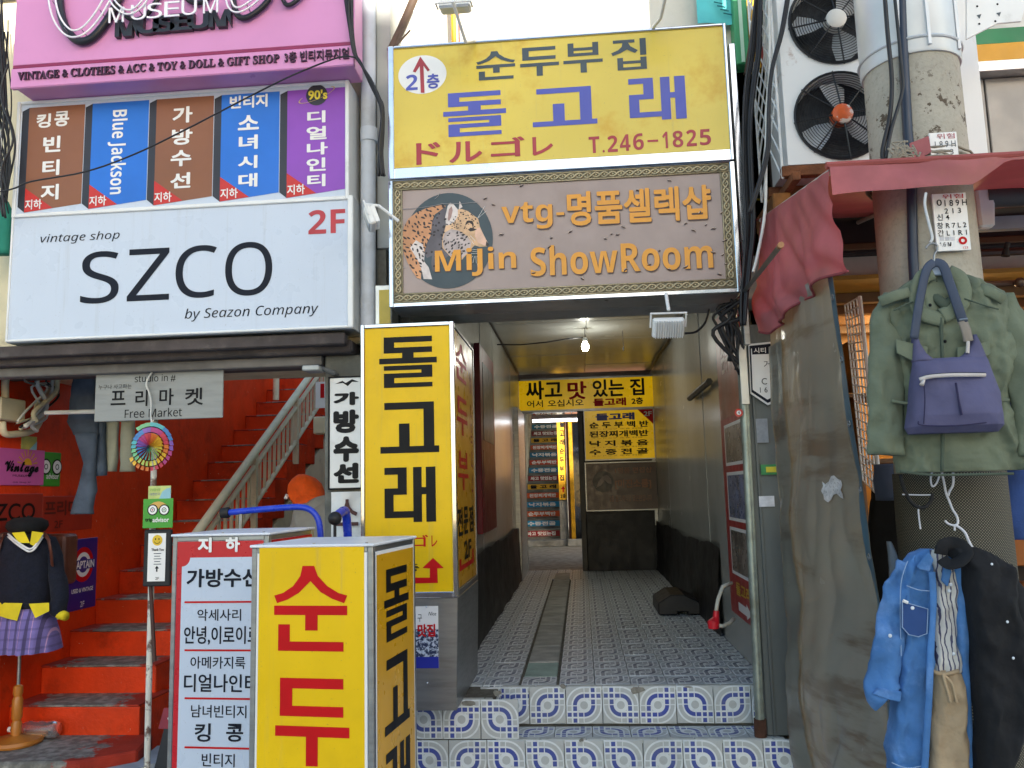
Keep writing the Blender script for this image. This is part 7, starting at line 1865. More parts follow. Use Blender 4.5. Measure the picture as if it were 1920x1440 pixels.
for i, c in enumerate(cs):
    gd = MB()
    for k in range(15):
        r = 0.045+k*(RF-0.045)/14.2
        n_ = 40; vs = []; fs = []
        gd.tube([(c[0]+r*math.cos(2*math.pi*j/n_), 0.012+0.012*(1-(r/RF)**2), c[1]+r*math.sin(2*math.pi*j/n_)) for j in range(n_+1)], 0.0019, 4, caps=False)
    gd.build('fan_guard', GUARD, ac, kind='stuff')
    for k in range(8):
        a = math.pi/4*k+0.12
        MB().tube([(c[0]+0.05*math.cos(a), 0.026, c[1]+0.05*math.sin(a)), (c[0]+(RF+0.012)*math.cos(a), 0.008, c[1]+(RF+0.012)*math.sin(a))], 0.0042, 6).build('guard_spoke', GUARD, ac)
    MB().tube([(c[0]+(RF+0.004)*math.cos(2*math.pi*j/48), 0.008, c[1]+(RF+0.004)*math.sin(2*math.pi*j/48)) for j in range(49)], 0.006, 6, caps=False).build('guard_rim', GUARD, ac)
    hub = MB()
    hub.tube([(c[0], -0.03, c[1]), (c[0], 0.030, c[1]), (c[0], 0.036, c[1]), (c[0], 0.040, c[1])], [0.05, 0.05, 0.042, 0.02], 24)
    hub.build('hub', mat('hub_white', '#d8d4cc', 0.4) if i == 0 else mat('hub_orange', '#c8561c', 0.4, 0, var=0.3, vs=10, dirt='#c8c4bc', damt=0.9, ds=9, dlo=0.5, dhi=0.54), ac, smooth=40)
    for k in range(3):
        a0 = 2*math.pi*k/3+0.9+i*0.7
        P = []
        for (rr_, aa, dd) in ((0.05, -0.35, -0.05), (0.05, 0.35, -0.02), (0.12, 0.5, -0.015), (0.195, 0.45, -0.02), (0.198, 0.0, -0.05), (0.18, -0.3, -0.065), (0.11, -0.42, -0.06)):
            P.append((c[0]+rr_*math.cos(a0+aa), dd, c[1]+rr_*math.sin(a0+aa)))
        MB().add(P, [tuple(range(len(P)))]).build('blade', mat('fan_blade', '#b4b8bc', 0.4, 0, var=0.2), ac)
br_ = thing('rusty_bracket', 'rusty steel bracket with timber carrying the air conditioner', 'bracket', AF, 1.4, -0.15, 2.9)
RUST = mat('rusty_steel', '#7a4a2c', 0.85, 0.1, var=0.35, vs=12, bump=0.4, dirt='#3a2418', damt=0.6, ds=8)
MB().box(x0-0.03, x1, -0.05, 0.0, z0-0.055, z0-0.002).build('front_rail', RUST, br_, bevel=0.003)
MB().box(x0-0.03, x1, -0.34, -0.29, z0-0.055, z0-0.002).build('rear_rail', RUST, br_, bevel=0.003)
for xx in (x0, x0+0.6): MB().box(xx, xx+0.04, -0.62, 0.06, z0-0.10, z0-0.057).build('bearer', RUST, br_, bevel=0.003)
MB().box(x0-0.06, x0+0.03, -0.5, -0.1, z0-0.20, z0-0.102).build('timber', mat('rotten_timber', '#8a5a2a', 0.8, 0, var=0.3, vs=8), br_, bevel=0.006)
lt = thing('lattice_guard', 'white diagonal wire lattice on left flank of air conditioner', 'lattice', AF, x0-0.03, -0.1, z0)
def lat(u, v): return (x0-0.055+0.03*u, -0.36+0.34*u, z0-0.06+1.4*v)
n_ = 12
for k in range(-4, 18):
    for sgn in (1, -1):
        v0, v1 = k/n_, k/n_+(4/n_)*sgn
        if sgn < 0: v0 = (k+4)/n_; v1 = k/n_
        u0_, u1_ = 0.0, 1.0
        lo, hi = min(v0, v1), max(v0, v1)
        if lo < 0 or hi > 1.1: continue
        MB().tube([lat(0, v0), lat(1, v1)], 0.0045, 5).build('lattice_bar', WMETAL, lt)
MB().tube([lat(0, 0), lat(0, 1.1)], 0.007, 6).build('edge_rod', WMETAL, lt); MB().tube([lat(1, 0), lat(1, 1.1)], 0.007, 6).build('edge_rod', WMETAL, lt)
ab2 = thing('dark_canvas_bundle', 'dark green canvas bundle tied beside the lattice', 'tarpaulin', W0, 0.98, -4.3, 2.9)
f43 = Fr(0, 4.3)
MB().loft([(*[rw(f43, y, a, b_)[i] for i in range(3)], 0, 0.06, 0.06) for y, a, b_ in ((140, 1402, 1428), (170, 1398, 1438), (230, 1402, 1448), (310, 1408, 1446), (380, 1412, 1450), (410, 1420, 1446))], 20, fold=0.02, seed=5).build('canvas', mat('green_canvas', '#3e4c48', 0.7, 0, var=0.25, vs=5), ab2, smooth=True)

# ------------------------------------------------------------------ concrete pole
PX, PY = 1.455, 3.42
pl_ = thing('utility_pole', 'round concrete utility pole with peeled paint and netting wrap', 'utility pole', W0, PX, -PY, 0)
def _peel(g, v, c):
    sp_ = g.new('ShaderNodeSeparateXYZ'); g.l.new(v, sp_.inputs[0])
    n = g.noise(v, 16, 6, 0.7)
    zz = g.math('MULTIPLY', g.ramp(sp_.outputs[2], 2.85, 3.0), g.math('SUBTRACT', 1.0, g.ramp(sp_.outputs[2], 3.15, 3.30)))
    return g.mix(g.math('MULTIPLY', g.ramp(n, 0.575, 0.59), zz), c, rgb('#5c4f40'))
PCON = mat('pole_concrete', '#a09a8c', 0.85, 0, var=0.1, vs=3, bump=0.3, bs=70, dirt='#77705f', damt=0.4, ds=2)
MATS.pop('pole_concrete')
m_pole = bpy.data.materials.new('pole_concrete'); g = NT(m_pole); b_ = g.n['Principled BSDF']
tc = g.new('ShaderNodeTexCoord').outputs['Object']
c = g.mix(g.ramp(g.noise(tc, 3, 5), 0.3, 0.7), rgb('#a69f90'), rgb('#bdb6a6'))
c = g.mix(g.math('MULTIPLY', g.ramp(g.noise(tc, 60, 4), 0.45, 0.8), 0.3), c, rgb('#6c675c'))
c = _peel(g, tc, c); g.l.new(c, b_.inputs['Base Color']); b_.inputs['Roughness'].default_value = 0.85
bn = g.new('ShaderNodeBump'); bn.inputs['Strength'].default_value = 0.3; bn.inputs['Distance'].default_value = 0.01; g.l.new(g.noise(tc, 70, 4), bn.inputs['Height']); g.l.new(bn.outputs[0], b_.inputs['Normal'])
MB().lathe([(0.205, 0.0), (0.196, 1.5), (0.186, 3.0), (0.178, 4.2), (0.172, 6.5)], PX, -PY, 40).build('shaft', m_pole, pl_, smooth=40)
# netting wrap
m_net = bpy.data.materials.new('pole_netting'); g = NT(m_net); b_ = g.n['Principled BSDF']
tc = g.new('ShaderNodeTexCoord').outputs['UV']
MATS['pole_netting'] = m_net
sp_ = g.new('ShaderNodeSeparateXYZ'); g.l.new(tc, sp_.inputs[0])
a_ = g.math('ADD', sp_.outputs[0], sp_.outputs[1]); e_ = g.math('SUBTRACT', sp_.outputs[0], sp_.outputs[1])
def strand_(x): return g.math('GREATER_THAN', g.math('ABSOLUTE', g.math('SUBTRACT', g.math('FRACT', x), 0.5)), 0.27)
kn = g.math('MAXIMUM', strand_(a_), strand_(e_))
g.l.new(g.mix(kn, rgb('#8c8570'), rgb('#2b2a26')), b_.inputs['Base Color']); b_.inputs['Roughness'].default_value = 0.8
bn = g.new('ShaderNodeBump'); bn.inputs['Strength'].default_value = 0.6; bn.inputs['Distance'].default_value = 0.004; g.l.new(kn, bn.inputs['Height']); g.l.new(bn.outputs[0], b_.inputs['Normal'])
zn0, zn1 = 0.0, at(1780, 885, 3.2).z
nn = 48; net = MB()
net.lathe([(0.214, zn0+0.002), (0.207, zn1*0.6), (0.203, zn1)], PX, -PY, nn); net.f = net.f[:-2]
no = net.build('netting', m_net, pl_, smooth=True)
uvl = no.data.uv_layers.new(name='UVMap')
for poly in no.data.polygons:
    ks = [no.data.loops[li].vertex_index for li in poly.loop_indices]
    for li, vi in zip(poly.loop_indices, ks):
        co = no.data.vertices[vi].co; k_ = vi % nn
        if k_ == 0 and any((q_ % nn) == nn-1 for q_ in ks): k_ = nn
        uvl.data[li].uv = (k_/nn*2*math.pi*0.207/0.011, co.z/0.011)
# sheath near the top
SHT = mat('sheath_enamel', '#cfd2d4', 0.4, 0.2, var=0.06)
zs = at(1735, 92, 3.22).z
MB().lathe([(0.192, zs), (0.196, zs+0.01), (0.196, 4.6)], PX, -PY, 36).build('sheath', SHT, pl_, smooth=40)
for k in (-3, 0, 2):
    a = math.pi/2+0.2*k if False else math.pi*0.5+0.26*k
    MB().box(PX+0.197*math.cos(a)-0.006, PX+0.197*math.cos(a)+0.006, -PY+0.197*math.sin(a)-0.004, -PY+0.197*math.sin(a)+0.010, zs+0.02, 4.6).build('sheath_rib', SHT, pl_)
MB().tube([(PX+0.199*math.cos(a*math.pi/20), -PY+0.199*math.sin(a*math.pi/20), zs+0.06) for a in range(41)], 0.006, 6).build('band', SHT, pl_)
# plates
def plate(name, label, x0, x1, y0, y1):
    fr = Fr(0, PY-0.212)
    q = fr.box(x0, x1, y0, y1); t = thing(name, label, 'plate', fr, q[0], 0, q[2])
    MB().box(q[0], q[1], -0.01, 0.0, q[2], q[3]).build('plate', INKW, t, bevel=0.001)
    return t, fr
t, fr = plate('pole_number_plate', 'white pole plate with black rows of numbers under the awning', 1752, 1816, 362, 470)
txt(t, '위험', 1766, 1806, 364, 372, INKR, d=0.002)
for body, xx0, xx1, y0, y1 in (('0', 1756, 1766, 374, 386), ('1 8 9 H', 1771, 1813, 374, 386), ('2 1 3', 1771, 1802, 390, 400), ('신 4', 1757, 1780, 401, 413), ('창 R 7 L 2', 1757, 1812, 416, 428), ('간 L 1 R 1', 1758, 1813, 430, 442), (sreg('1.6 M'), 1762, 1784, 454, 462)):
    txt(t, body, xx0, xx1, y0, y1, INK, d=0.002, bold=0.01)
a = fr.at(1805, 451); MB().ring(a[0], a[1], 0.007, 0.016, 0.002, 18).build('mark', INKR, t)
txt(t, '123', 1806, 1815, 462, 466, INKR, d=0.002)
for xx in (1762, 1772, 1782): 
    q = fr.box(xx, xx+8, 444, 451); MB().box(q[0], q[1], 0, 0.001, q[2], q[3]).build('blank', mat('plate_grey', '#c4c4c8', 0.5), t)
t, fr = plate('upper_pole_plate', 'white pole plate half covered by twine above the awning', 1744, 1796, 248, 300)
txt(t, '위험', 1756, 1790, 250, 260, INKP, d=0.002); txt(t, '1 8 9 H', 1753, 1792, 264, 276, INKG, d=0.002); txt(t, '2 1 3', 1754, 1788, 280, 290, INKG, d=0.002)
# twine and red scrap
tw = thing('twine', 'grey twine wound round pole above the awning', 'twine', W0, PX, -PY, 2.86)
rnd = random.Random(21)
zt0 = at(1750, 292, 3.2).z
for k in range(7):
    ph = rnd.uniform(0, 6)
    MB().tube([(PX+0.208*math.cos(a*math.pi/24), -PY+(0.208+0.008*rnd.random())*math.sin(a*math.pi/24), zt0+rnd.uniform(-.004, .004)+0.02*math.sin(a*0.2+ph)+(k-3)*0.007) for a in range(0, 49)], 0.005, 5, caps=False).build('strand', mat('twine_grey', '#8f887a', 0.9), tw, smooth=True)
for k in range(9):
    c0 = at(1690+rnd.uniform(-12, 25), 285+rnd.uniform(-10, 12), 3.16)
    MB().tube(smoothp([(c0.x+rnd.uniform(-.04, .04), -c0.y, c0.z+rnd.uniform(-.04, .04)) for _ in range(5)], 4), 0.004, 5).build('knot', MATS['twine_grey'], tw, smooth=True)
f32 = Fr(0, 3.2)
rs_ = thing('red_scrap', 'scrap of red vinyl tied to pole by twine', 'scrap', f32, PX-0.12, 0, 2.85)
P = [f32.at(x, y) for x, y in ((1705, 268), (1742, 256), (1745, 285), (1725, 298), (1708, 300))]
MB().prism(P, -0.004, 0.0).wrinkle(0.006, 20).build('vinyl', AWN, rs_)
# cables on the pole
cb2 = thing('pole_conduit', 'dark conduit and black cables strapped to left of pole', 'cables', W0, 1.3, -3.3, 2.2)
def pxt(pts, Y): return [D(at(x, y, Y)) for x, y in pts]
MB().tube(pxt([(1690, -20), (1692, 60), (1697, 160), (1702, 250), (1708, 300), (1712, 480), (1718, 580)], 3.25), 0.019, 10).build('conduit', mat('navy_conduit', '#2a3446', 0.4), cb2, smooth=40)
MB().tube(smoothp(pxt([(1658, -20), (1664, 60), (1672, 150), (1668, 220), (1655, 280), (1656, 300)], 3.2), 5), 0.009, 8).build('cable', CABLE, cb2, smooth=True)
MB().tube(smoothp(pxt([(1676, -20), (1690, 120), (1692, 170), (1672, 240), (1660, 300)], 3.19), 5), 0.007, 8).build('cable', CABLE, cb2, smooth=True)
# tin plate at the top right
tp_ = thing('white_tin_plate', 'white perforated tin plate jutting at top right corner', 'plate', Fr(0, 3.6), 1.9, 0, 3.6)
f36b = Fr(0, 3.6)
P = [f36b.at(x, y) for x, y in ((1812, -40), (1935, -40), (1915, 40), (1870, 44), (1812, 74))]
MB().prism(P, -0.01, 0.0).build('plate', WMETAL, tp_, bevel=0.002)
for x, y in ((1832, 12), (1870, 8), (1836, 45), (1866, 40)):
    a = f36b.at(x, y); MB().disc(a[0], a[1], 0.005, 0.0012, 10).build('hole', INK, tp_)
for x, y in ((1835, 30), (1872, 26)):
    a = f36b.at(x, y); MB().poly([(a[0]-.009, a[1]+.004), (a[0]+.002, a[1]-.014), (a[0]+.012, a[1]+.008)], 0.0012).build('slot', INKG, tp_)

# ================================================================== clothes hanging on the pole
JF = Fr(0, 3.02)
OLIVE = mat('olive_cotton', rgb('#6b735e'), 0.85, 0, var=0.14, vs=5, bump=0.4, bs=260, wr=(7, 0.035), dirt='#66705e', damt=0.35, ds=4)
OLIVD = mat('olive_seam', rgb('#4a5446'), 0.9, 0, var=0.1)
jk = thing('olive_jacket', 'olive green field jacket on hanger tied to the pole', 'jacket', JF, JF.at(1775, 700)[0], 0, JF.at(1775, 888)[1])
def jr(y, x0, x1, f, bk, d=0.0):
    a, e = JF.at(x0, y), JF.at(x1, y); return ((a[1]+e[1])/2, a[0], e[0], d, f, bk)
MB().loft([jr(520, 1722, 1808, .05, .04), jr(532, 1690, 1840, .058, .05), jr(555, 1660, 1876, .066, .06), jr(590, 1656, 1888, .07, .06), jr(650, 1666, 1892, .072, .06), jr(720, 1670, 1894, .07, .06), jr(770, 1676, 1892, .062, .06), jr(800, 1678, 1896, .068, .06), jr(850, 1680, 1915, .07, .06), jr(884, 1686, 1925, .07, .06)], 110, fold=0.018, ff=9, seed=3.3, sub=12, ex=0.55).crease(0.020, 7, 3.3).crease(0.013, 14, 1.1, 0.5).crease(0.006, 27, 4.4, 0.8).build('body', OLIVE, jk, smooth=True)
def jp(x, y, d): a = JF.at(x, y, d); return (a[0], d, a[1])
MB().tube(smoothp([jp(1682, 556, .0), jp(1667, 590, .02), jp(1663, 650, .035), jp(1661, 720, .04), jp(1660, 790, .04), jp(1660, 853, .04)], 6), [0.030]*2+[0.050]*4+[0.058]*8+[0.062]*9+[0.064]*8, 36, flat=0.55).crease(0.018, 9, 1.3, 0.8).crease(0.012, 15, 2.1, 1.4).wrinkle(0.003, 30, 5).build('sleeve', OLIVE, jk, smooth=True)
MB().tube(smoothp([jp(1868, 552, .0), jp(1890, 590, .02), jp(1908, 650, .035), jp(1922, 720, .04), jp(1936, 790, .04), jp(1946, 853, .04)], 6), [0.030]*2+[0.050]*4+[0.058]*8+[0.062]*9+[0.064]*8, 36, flat=0.55).crease(0.018, 9, 4.3, 0.8).wrinkle(0.003, 30, 5).build('sleeve', OLIVE, jk, smooth=True)
# collar: stand-up band with open throat
for sgn, pts in ((-1, [(1748, 512), (1730, 520), (1720, 545), (1722, 578), (1738, 592), (1770, 600)]), (1, [(1778, 510), (1798, 520), (1806, 542), (1802, 568), (1788, 582), (1766, 592)])):
    P = smoothp([jp(x, y, .075+0.02*k/5) for k, (x, y) in enumerate(pts)], 4)
    MB().tube(P, [(0.008, 0.028)]*len(P), 10).wrinkle(0.004, 20).build('collar', OLIVE, jk, smooth=True)
MB().tube(smoothp([jp(1738, 545, .05), jp(1758, 560, .075), jp(1772, 570, .085), jp(1790, 560, .07)], 4), 0.018, 8, flat=0.5).build('collar_lining', OLIVD, jk, smooth=True)
MB().box(*[JF.at(1742, 545)[0], JF.at(1778, 545)[0]], 0.052, 0.056, JF.at(1760, 545)[1], JF.at(1760, 533)[1]).build('neck_label', INK, jk)
for x0_, x1_, y0_, y1_, sg in ((1650, 1705, 566, 548, 1), (1835, 1882, 540, 562, -1)):
    a, e = jp(x0_, y0_, .075), jp(x1_, y1_, .085)
    MB().tube([a, tuple((Vector(a)+Vector(e))/2+Vector((0, .006, .003))), e], [(0.006, 0.020)]*3, 8).build('epaulette', OLIVE, jk, smooth=True)
def flapq(pts, d, name, m=OLIVE, th=0.006):
    P = [JF.at(x, y, d) for x, y in pts]; return MB().prism(P, d-th, d).build(name, m, jk, bevel=0.002)
flapq([(1680, 636), (1740, 650), (1738, 672), (1710, 676), (1682, 662)], 0.100, 'pocket_flap')
flapq([(1795, 652), (1855, 640), (1858, 664), (1826, 678), (1796, 672)], 0.100, 'pocket_flap')
MB().tube(smoothp([jp(1676, 582, .095), jp(1700, 570, .098), jp(1712, 566, .096)], 3), 0.003, 5).build('seam', OLIVD, jk)
MB().tube(smoothp([jp(1808, 560, .096), jp(1850, 574, .098), jp(1872, 580, .094)], 3), 0.003, 5).build('seam', OLIVD, jk)
MB().tube(smoothp([jp(1764, 596, .098), jp(1766, 640, .102), jp(1768, 700, .098), jp(1768, 800, .092), jp(1766, 884, .09)], 5), (0.006), 6).build('placket', OLIVD, jk, smooth=True)
MB().tube(smoothp([jp(1672, 752, .088), jp(1720, 758, .092), jp(1800, 756, .09), jp(1892, 750, .086)], 5), 0.006, 6).build('waist_cord', OLIVE, jk, smooth=True)
for y in (572, 640, 700): MB().ball(jp(1744 if y < 600 else 1772, y, .104), 0.006, 8, 5).build('button', INK, jk, smooth=True)
MB().tube(smoothp([jp(1688, 884, .085), jp(1740, 890, .09), jp(1800, 890, .09), jp(1900, 888, .085)], 5), 0.005, 6).build('hem', OLIVD, jk, smooth=True)
hg = thing('blue_hanger', 'pale blue plastic hanger with wire hook holding the jacket', 'hanger', JF, JF.at(1755, 520)[0], 0.04, JF.at(1755, 550)[1])
P = [JF.at(x, y, .065) for x, y in ((1735, 522), (1737, 498), (1745, 492), (1768, 492), (1774, 500), (1776, 522), (1766, 516), (1745, 516))]
MB().prism(P, 0.058, 0.068).build('yoke', mat('hanger_blue', '#a9b8cc', 0.35, var=0.05), hg, bevel=0.003)
MB().tube([jp(1735, 550, .06), jp(1780, 546, .06)], 0.006, 8).build('bar', MATS['hanger_blue'], hg)
MB().tube(smoothp([jp(1752, 494, .063), jp(1752, 478, .063), jp(1758, 468, .063), jp(1757, 460, .063), jp(1748, 456, .063), jp(1740, 460, .063), jp(1736, 466, .063)], 5), 0.0035, 6).build('hook', STEEL, hg, smooth=True)
cd = thing('hanger_twine', 'white twine tying the hanger hook up to the awning', 'twine', JF, JF.at(1745, 400)[0], 0.06, JF.at(1745, 460)[1])
MB().tube(smoothp([jp(1736, 362, .0), jp(1734, 385, .02), jp(1742, 420, .05), jp(1748, 445, .062), jp(1744, 455, .063)], 5), 0.005, 6).build('cord', WCABLE, cd, smooth=True)
# bag
PURP = mat('purple_nylon', rgb('#555373'), 0.75, 0, var=0.15, vs=6, bump=0.5, bs=220, wr=(7, 0.02))
STRP = mat('slate_strap', '#3d4658', 0.7, var=0.15)
bg_ = thing('purple_bag', 'purple shoulder bag with pale zip hung over the olive jacket', 'bag', JF, JF.at(1785, 740)[0], 0.12, JF.at(1785, 812)[1])
def br3(y, x0, x1, f, d=0.10):
    a, e = JF.at(x0, y, d), JF.at(x1, y, d); return ((a[1]+e[1])/2, a[0], e[0], d, f, .03)
MB().loft([br3(672, 1712, 1848, .020), br3(678, 1710, 1850, .035), br3(700, 1708, 1856, .055), br3(740, 1704, 1866, .075), br3(780, 1700, 1874, .085), br3(800, 1698, 1876, .075), br3(812, 1704, 1868, .04)], 80, fold=0.004, ff=10, seed=8, sub=12, ex=0.55).crease(0.009, 7, 2.7, 0.8).build('body', PURP, bg_, smooth=True)
MB().loft([br3(628, 1713, 1719, .012), br3(645, 1712, 1724, .016), br3(664, 1711, 1736, .02), br3(678, 1710, 1752, .03)], 14, sub=3).build('left_horn', PURP, bg_, smooth=True)
MB().loft([br3(628, 1822, 1830, .012), br3(645, 1820, 1838, .016), br3(664, 1806, 1846, .02), br3(678, 1780, 1850, .03)], 14, sub=3).build('right_horn', PURP, bg_, smooth=True)
def ribbon(pts, w, d_list, m, name, par):
    P = smoothp([jp(x, y, d_) for (x, y), d_ in zip(pts, d_list)], 5)
    return MB().tube(P, [(0.004, w)]*len(P), 8).build(name, m, par, smooth=True)
ribbon([(1752, 492), (1738, 505), (1728, 545), (1720, 590), (1714, 635)], 0.016, [.08, .09, .10, .115, .115], STRP, 'strap', bg_)
ribbon([(1752, 492), (1768, 498), (1780, 530), (1796, 575), (1806, 605)], 0.016, [.08, .09, .10, .115, .115], STRP, 'strap', bg_)
ribbon([(1805, 602), (1812, 622), (1816, 640)], 0.017, [.116, .118, .116], mat('taupe_leather', '#8a8074', 0.6), 'strap_tab', bg_)
MB().tube([jp(1798, 600, .12), jp(1814, 598, .12)], 0.004, 6).build('buckle', STEEL, bg_); MB().tube([jp(1815, 640, .118), jp(1814, 662, .12)], 0.006, 6).build('side_pull', mat('zip_pale', '#c9bfb8', 0.5), bg_)
ribbon([(1724, 712), (1745, 706), (1790, 703), (1848, 703)], 0.007, [.168, .178, .182, .17], MATS['zip_pale'], 'zip', bg_)
ribbon([(1724, 709), (1745, 703), (1790, 700), (1848, 700)], 0.003, [.166, .176, .18, .168], INK, 'zip_gap', bg_)
MB().tube([jp(1733, 712, .18), jp(1728, 722, .185)], [0.004, 0.008], 8).build('zip_pull', MATS['zip_pale'], bg_, smooth=True)
MB().tube(smoothp([jp(1792, 718, .183), jp(1797, 750, .192), jp(1803, 778, .192)], 4), 0.004, 5).build('pleat', mat('purple_dark', '#2c2848', 0.9), bg_)
MB().tube(smoothp([jp(1732, 716, .172), jp(1734, 750, .182), jp(1732, 795, .178)], 4), 0.002, 5).build('seam', MATS['purple_dark'], bg_)
MB().tube(smoothp([jp(1722, 790, .165), jp(1728, 797, .175), jp(1790, 798, .19), (jp(1850, 792, .172))], 4), 0.002, 5).build('seam', MATS['purple_dark'], bg_)

# lower group: denim shirt, striped blouse, beige trousers, black shirt
DF = Fr(0, 3.02)
def dr(y, x0, x1, f, bk, d=0.0):
    a, e = DF.at(x0, y), DF.at(x1, y); return ((a[1]+e[1])/2, a[0], e[0], d, f, bk)
def dp(x, y, d): a = DF.at(x, y, d); return (a[0], d, a[1])
DEN = mat('blue_denim', rgb('#4675ac'), 0.9, 0, var=0.2, vs=5, bump=0.6, bs=300, dirt='#7fa6dc', damt=0.6, ds=6, wr=(9, 0.03))
DENL = mat('denim_stitch', '#8fa6c4', 0.9, var=0.1); DENL2 = mat('denim_shade', rgb('#2a4678'), 0.9, var=0.15)
ds_ = thing('denim_shirt', 'open blue denim shirt with pearl snaps hanging low on the pole', 'shirt', DF, DF.at(1730, 1250)[0], 0, DF.at(1730, 1450)[1])
# left front
MB().loft([dr(1030, 1732, 1752, .03, .03), dr(1040, 1706, 1748, .045, .04), dr(1056, 1690, 1746, .052, .05), dr(1100, 1686, 1748, .055, .05), dr(1200, 1688, 1746, .055, .05), dr(1300, 1676, 1740, .058, .05), dr(1400, 1664, 1736, .06, .05), dr(1440, 1670, 1734, .06, .05), dr(1475, 1680, 1732, .06, .05)], 80, fold=0.008, ff=12, seed=5, sub=14, ex=0.5).crease(0.016, 9, 5.5).crease(0.011, 17, 3.1, 0.5).crease(0.005, 32, 2.4, 0.9).build('left_front', DEN, ds_, smooth=True)
MB().loft([dr(1040, 1772, 1790, .03, .03), dr(1060, 1776, 1800, .05, .04), dr(1150, 1782, 1808, .05, .05), dr(1250, 1786, 1812, .05, .05), dr(1350, 1798, 1815, .05, .05), dr(1460, 1800, 1818, .05, .05)], 24, fold=0.01, ff=14, seed=6, sub=8, ex=0.65).build('right_front', DEN, ds_, smooth=True)
MB().tube(smoothp([dp(1702, 1058, .01), dp(1684, 1100, .02), dp(1672, 1160, .03), dp(1662, 1230, .035), dp(1654, 1290, .04), dp(1664, 1306, .04)], 6), [0.036]*6+[0.046]*8+[0.052]*9+[0.062]*6+[0.05]*2, 36, flat=0.55).crease(0.016, 10, 2.2, 0.9).crease(0.011, 17, 6.1, 1.4).wrinkle(0.003, 26, 5).build('sleeve', DEN, ds_, smooth=True)
P = [DF.at(x, y, .075) for x, y in ((1634, 1300), (1648, 1288), (1690, 1296), (1688, 1316), (1662, 1310))]
MB().prism(P, 0.02, 0.085).wrinkle(0.006, 15).build('cuff', DEN, ds_, bevel=0.004)
P = [DF.at(x, y, .09) for x, y in ((1742, 1034), (1720, 1062), (1724, 1068), (1744, 1072), (1752, 1050))]
MB().prism(P, 0.078, 0.088).build('collar', DEN, ds_, bevel=0.003)
P = [DF.at(x, y, .09) for x, y in ((1776, 1056), (1790, 1072), (1782, 1102), (1770, 1090))]
MB().prism(P, 0.062, 0.072).build('collar', DEN, ds_, bevel=0.003)
pk = [(1692, 1128), (1740, 1142), (1738, 1188), (1722, 1194), (1704, 1190), (1692, 1176)]
P = [DF.at(x, y, .088) for x, y in pk]; pko = MB().prism(P, 0.076, 0.0875).build('pocket', DENL2, ds_, bevel=0.002)
MB().tube([dp(x, y, .089) for x, y in pk+pk[:1]], 0.0018, 4).build('stitching', DENL, pko)
MB().tube([dp(1693, 1126, .09), dp(1702, 1130, .091)], 0.006, 6).build('pen_strap', INKW, pko)
MB().tube(smoothp([dp(1747, 1072, .078), dp(1750, 1120, .08), dp(1746, 1200, .08), dp(1742, 1300, .086), dp(1736, 1400, .09), dp(1733, 1450, .09)], 5), [(0.005, 0.012)]*26, 8).build('placket', DEN, ds_, smooth=True)
for pts_ in ([(1702, 1052, .062), (1690, 1090, .06), (1688, 1150, .062), (1690, 1230, .064)], [(1700, 1098, .075), (1722, 1106, .078), (1744, 1108, .076)], [(1672, 1430, .085), (1700, 1440, .088), (1732, 1436, .086)]):
    MB().tube(smoothp([dp(*q_) for q_ in pts_], 5), 0.0017, 4).build('stitching', DENL, ds_)
for x, y in ((1669, 1192), (1711, 1140), (1783, 1096), (1780, 1108), (1788, 1226), (1796, 1280), (1803, 1334), (1806, 1380)):
    MB().ball(dp(x, y, .088 if x < 1720 else .062), 0.0065, 10, 6, (1, .6, 1)).build('snap', mat('pearl', '#d8dce0', 0.25), ds_, smooth=True)
def _stripe(g, v, c):
    sp_ = g.new('ShaderNodeSeparateXYZ'); g.l.new(v, sp_.inputs[0])
    n = g.noise(v, 10, 3)
    a = g.math('FRACT', g.math('ADD', g.math('MULTIPLY', sp_.outputs[0], 62.0), g.math('MULTIPLY', n, 2.2)))
    return g.mix(g.math('LESS_THAN', a, 0.28), c, rgb('#4c4a62'))
bs_ = thing('striped_blouse', 'white blouse with dark stripes inside the open denim shirt', 'blouse', DF, DF.at(1765, 1150)[0], 0, DF.at(1765, 1260)[1])
MB().loft([dr(1030, 1742, 1776, .03, .02), dr(1060, 1744, 1784, .045, .03), dr(1120, 1746, 1788, .055, .03), dr(1200, 1742, 1792, .06, .03), dr(1255, 1742, 1796, .06, .03)], 64, fold=0.012, ff=22, seed=4, sub=14, ex=0.6).crease(0.016, 14, 4.1).build('cloth', mat('striped_cotton', '#c8c4bc', 0.85, var=0.1, vs=12, extra=_stripe), bs_, smooth=True)
bt2 = thing('beige_trousers', 'beige drawstring trousers hanging below the striped blouse', 'trousers', DF, DF.at(1770, 1350)[0], 0, DF.at(1770, 1470)[1])
BEI = mat('beige_linen', rgb('#b09878'), 0.9, 0, var=0.12, vs=8, bump=0.25, bs=140, wr=(12, 0.03), dirt='#7a6448', damt=0.4, ds=5)
MB().loft([dr(1250, 1744, 1794, .062, .02), dr(1262, 1744, 1798, .066, .02), dr(1290, 1742, 1800, .072, .02), dr(1350, 1738, 1806, .075, .03), dr(1420, 1735, 1810, .075, .03), dr(1490, 1733, 1812, .075, .03)], 80, fold=0.010, ff=20, seed=11, sub=14, ex=0.6).crease(0.018, 12, 7.1).build('cloth', BEI, bt2, smooth=True)
for xx in (1764, 1776): MB().tube(smoothp([dp(1768, 1264, .078), dp(xx+8, 1280, .084), dp(xx+14, 1300, .084), dp(xx+18, 1318, .084)], 4), 0.005, 6).build('drawstring', BEI, bt2, smooth=True)
MB().tube(smoothp([dp(1745, 1258, .066), dp(1770, 1264, .074), dp(1797, 1258, .064)], 4), 0.007, 8).build('waistband', BEI, bt2, smooth=True)
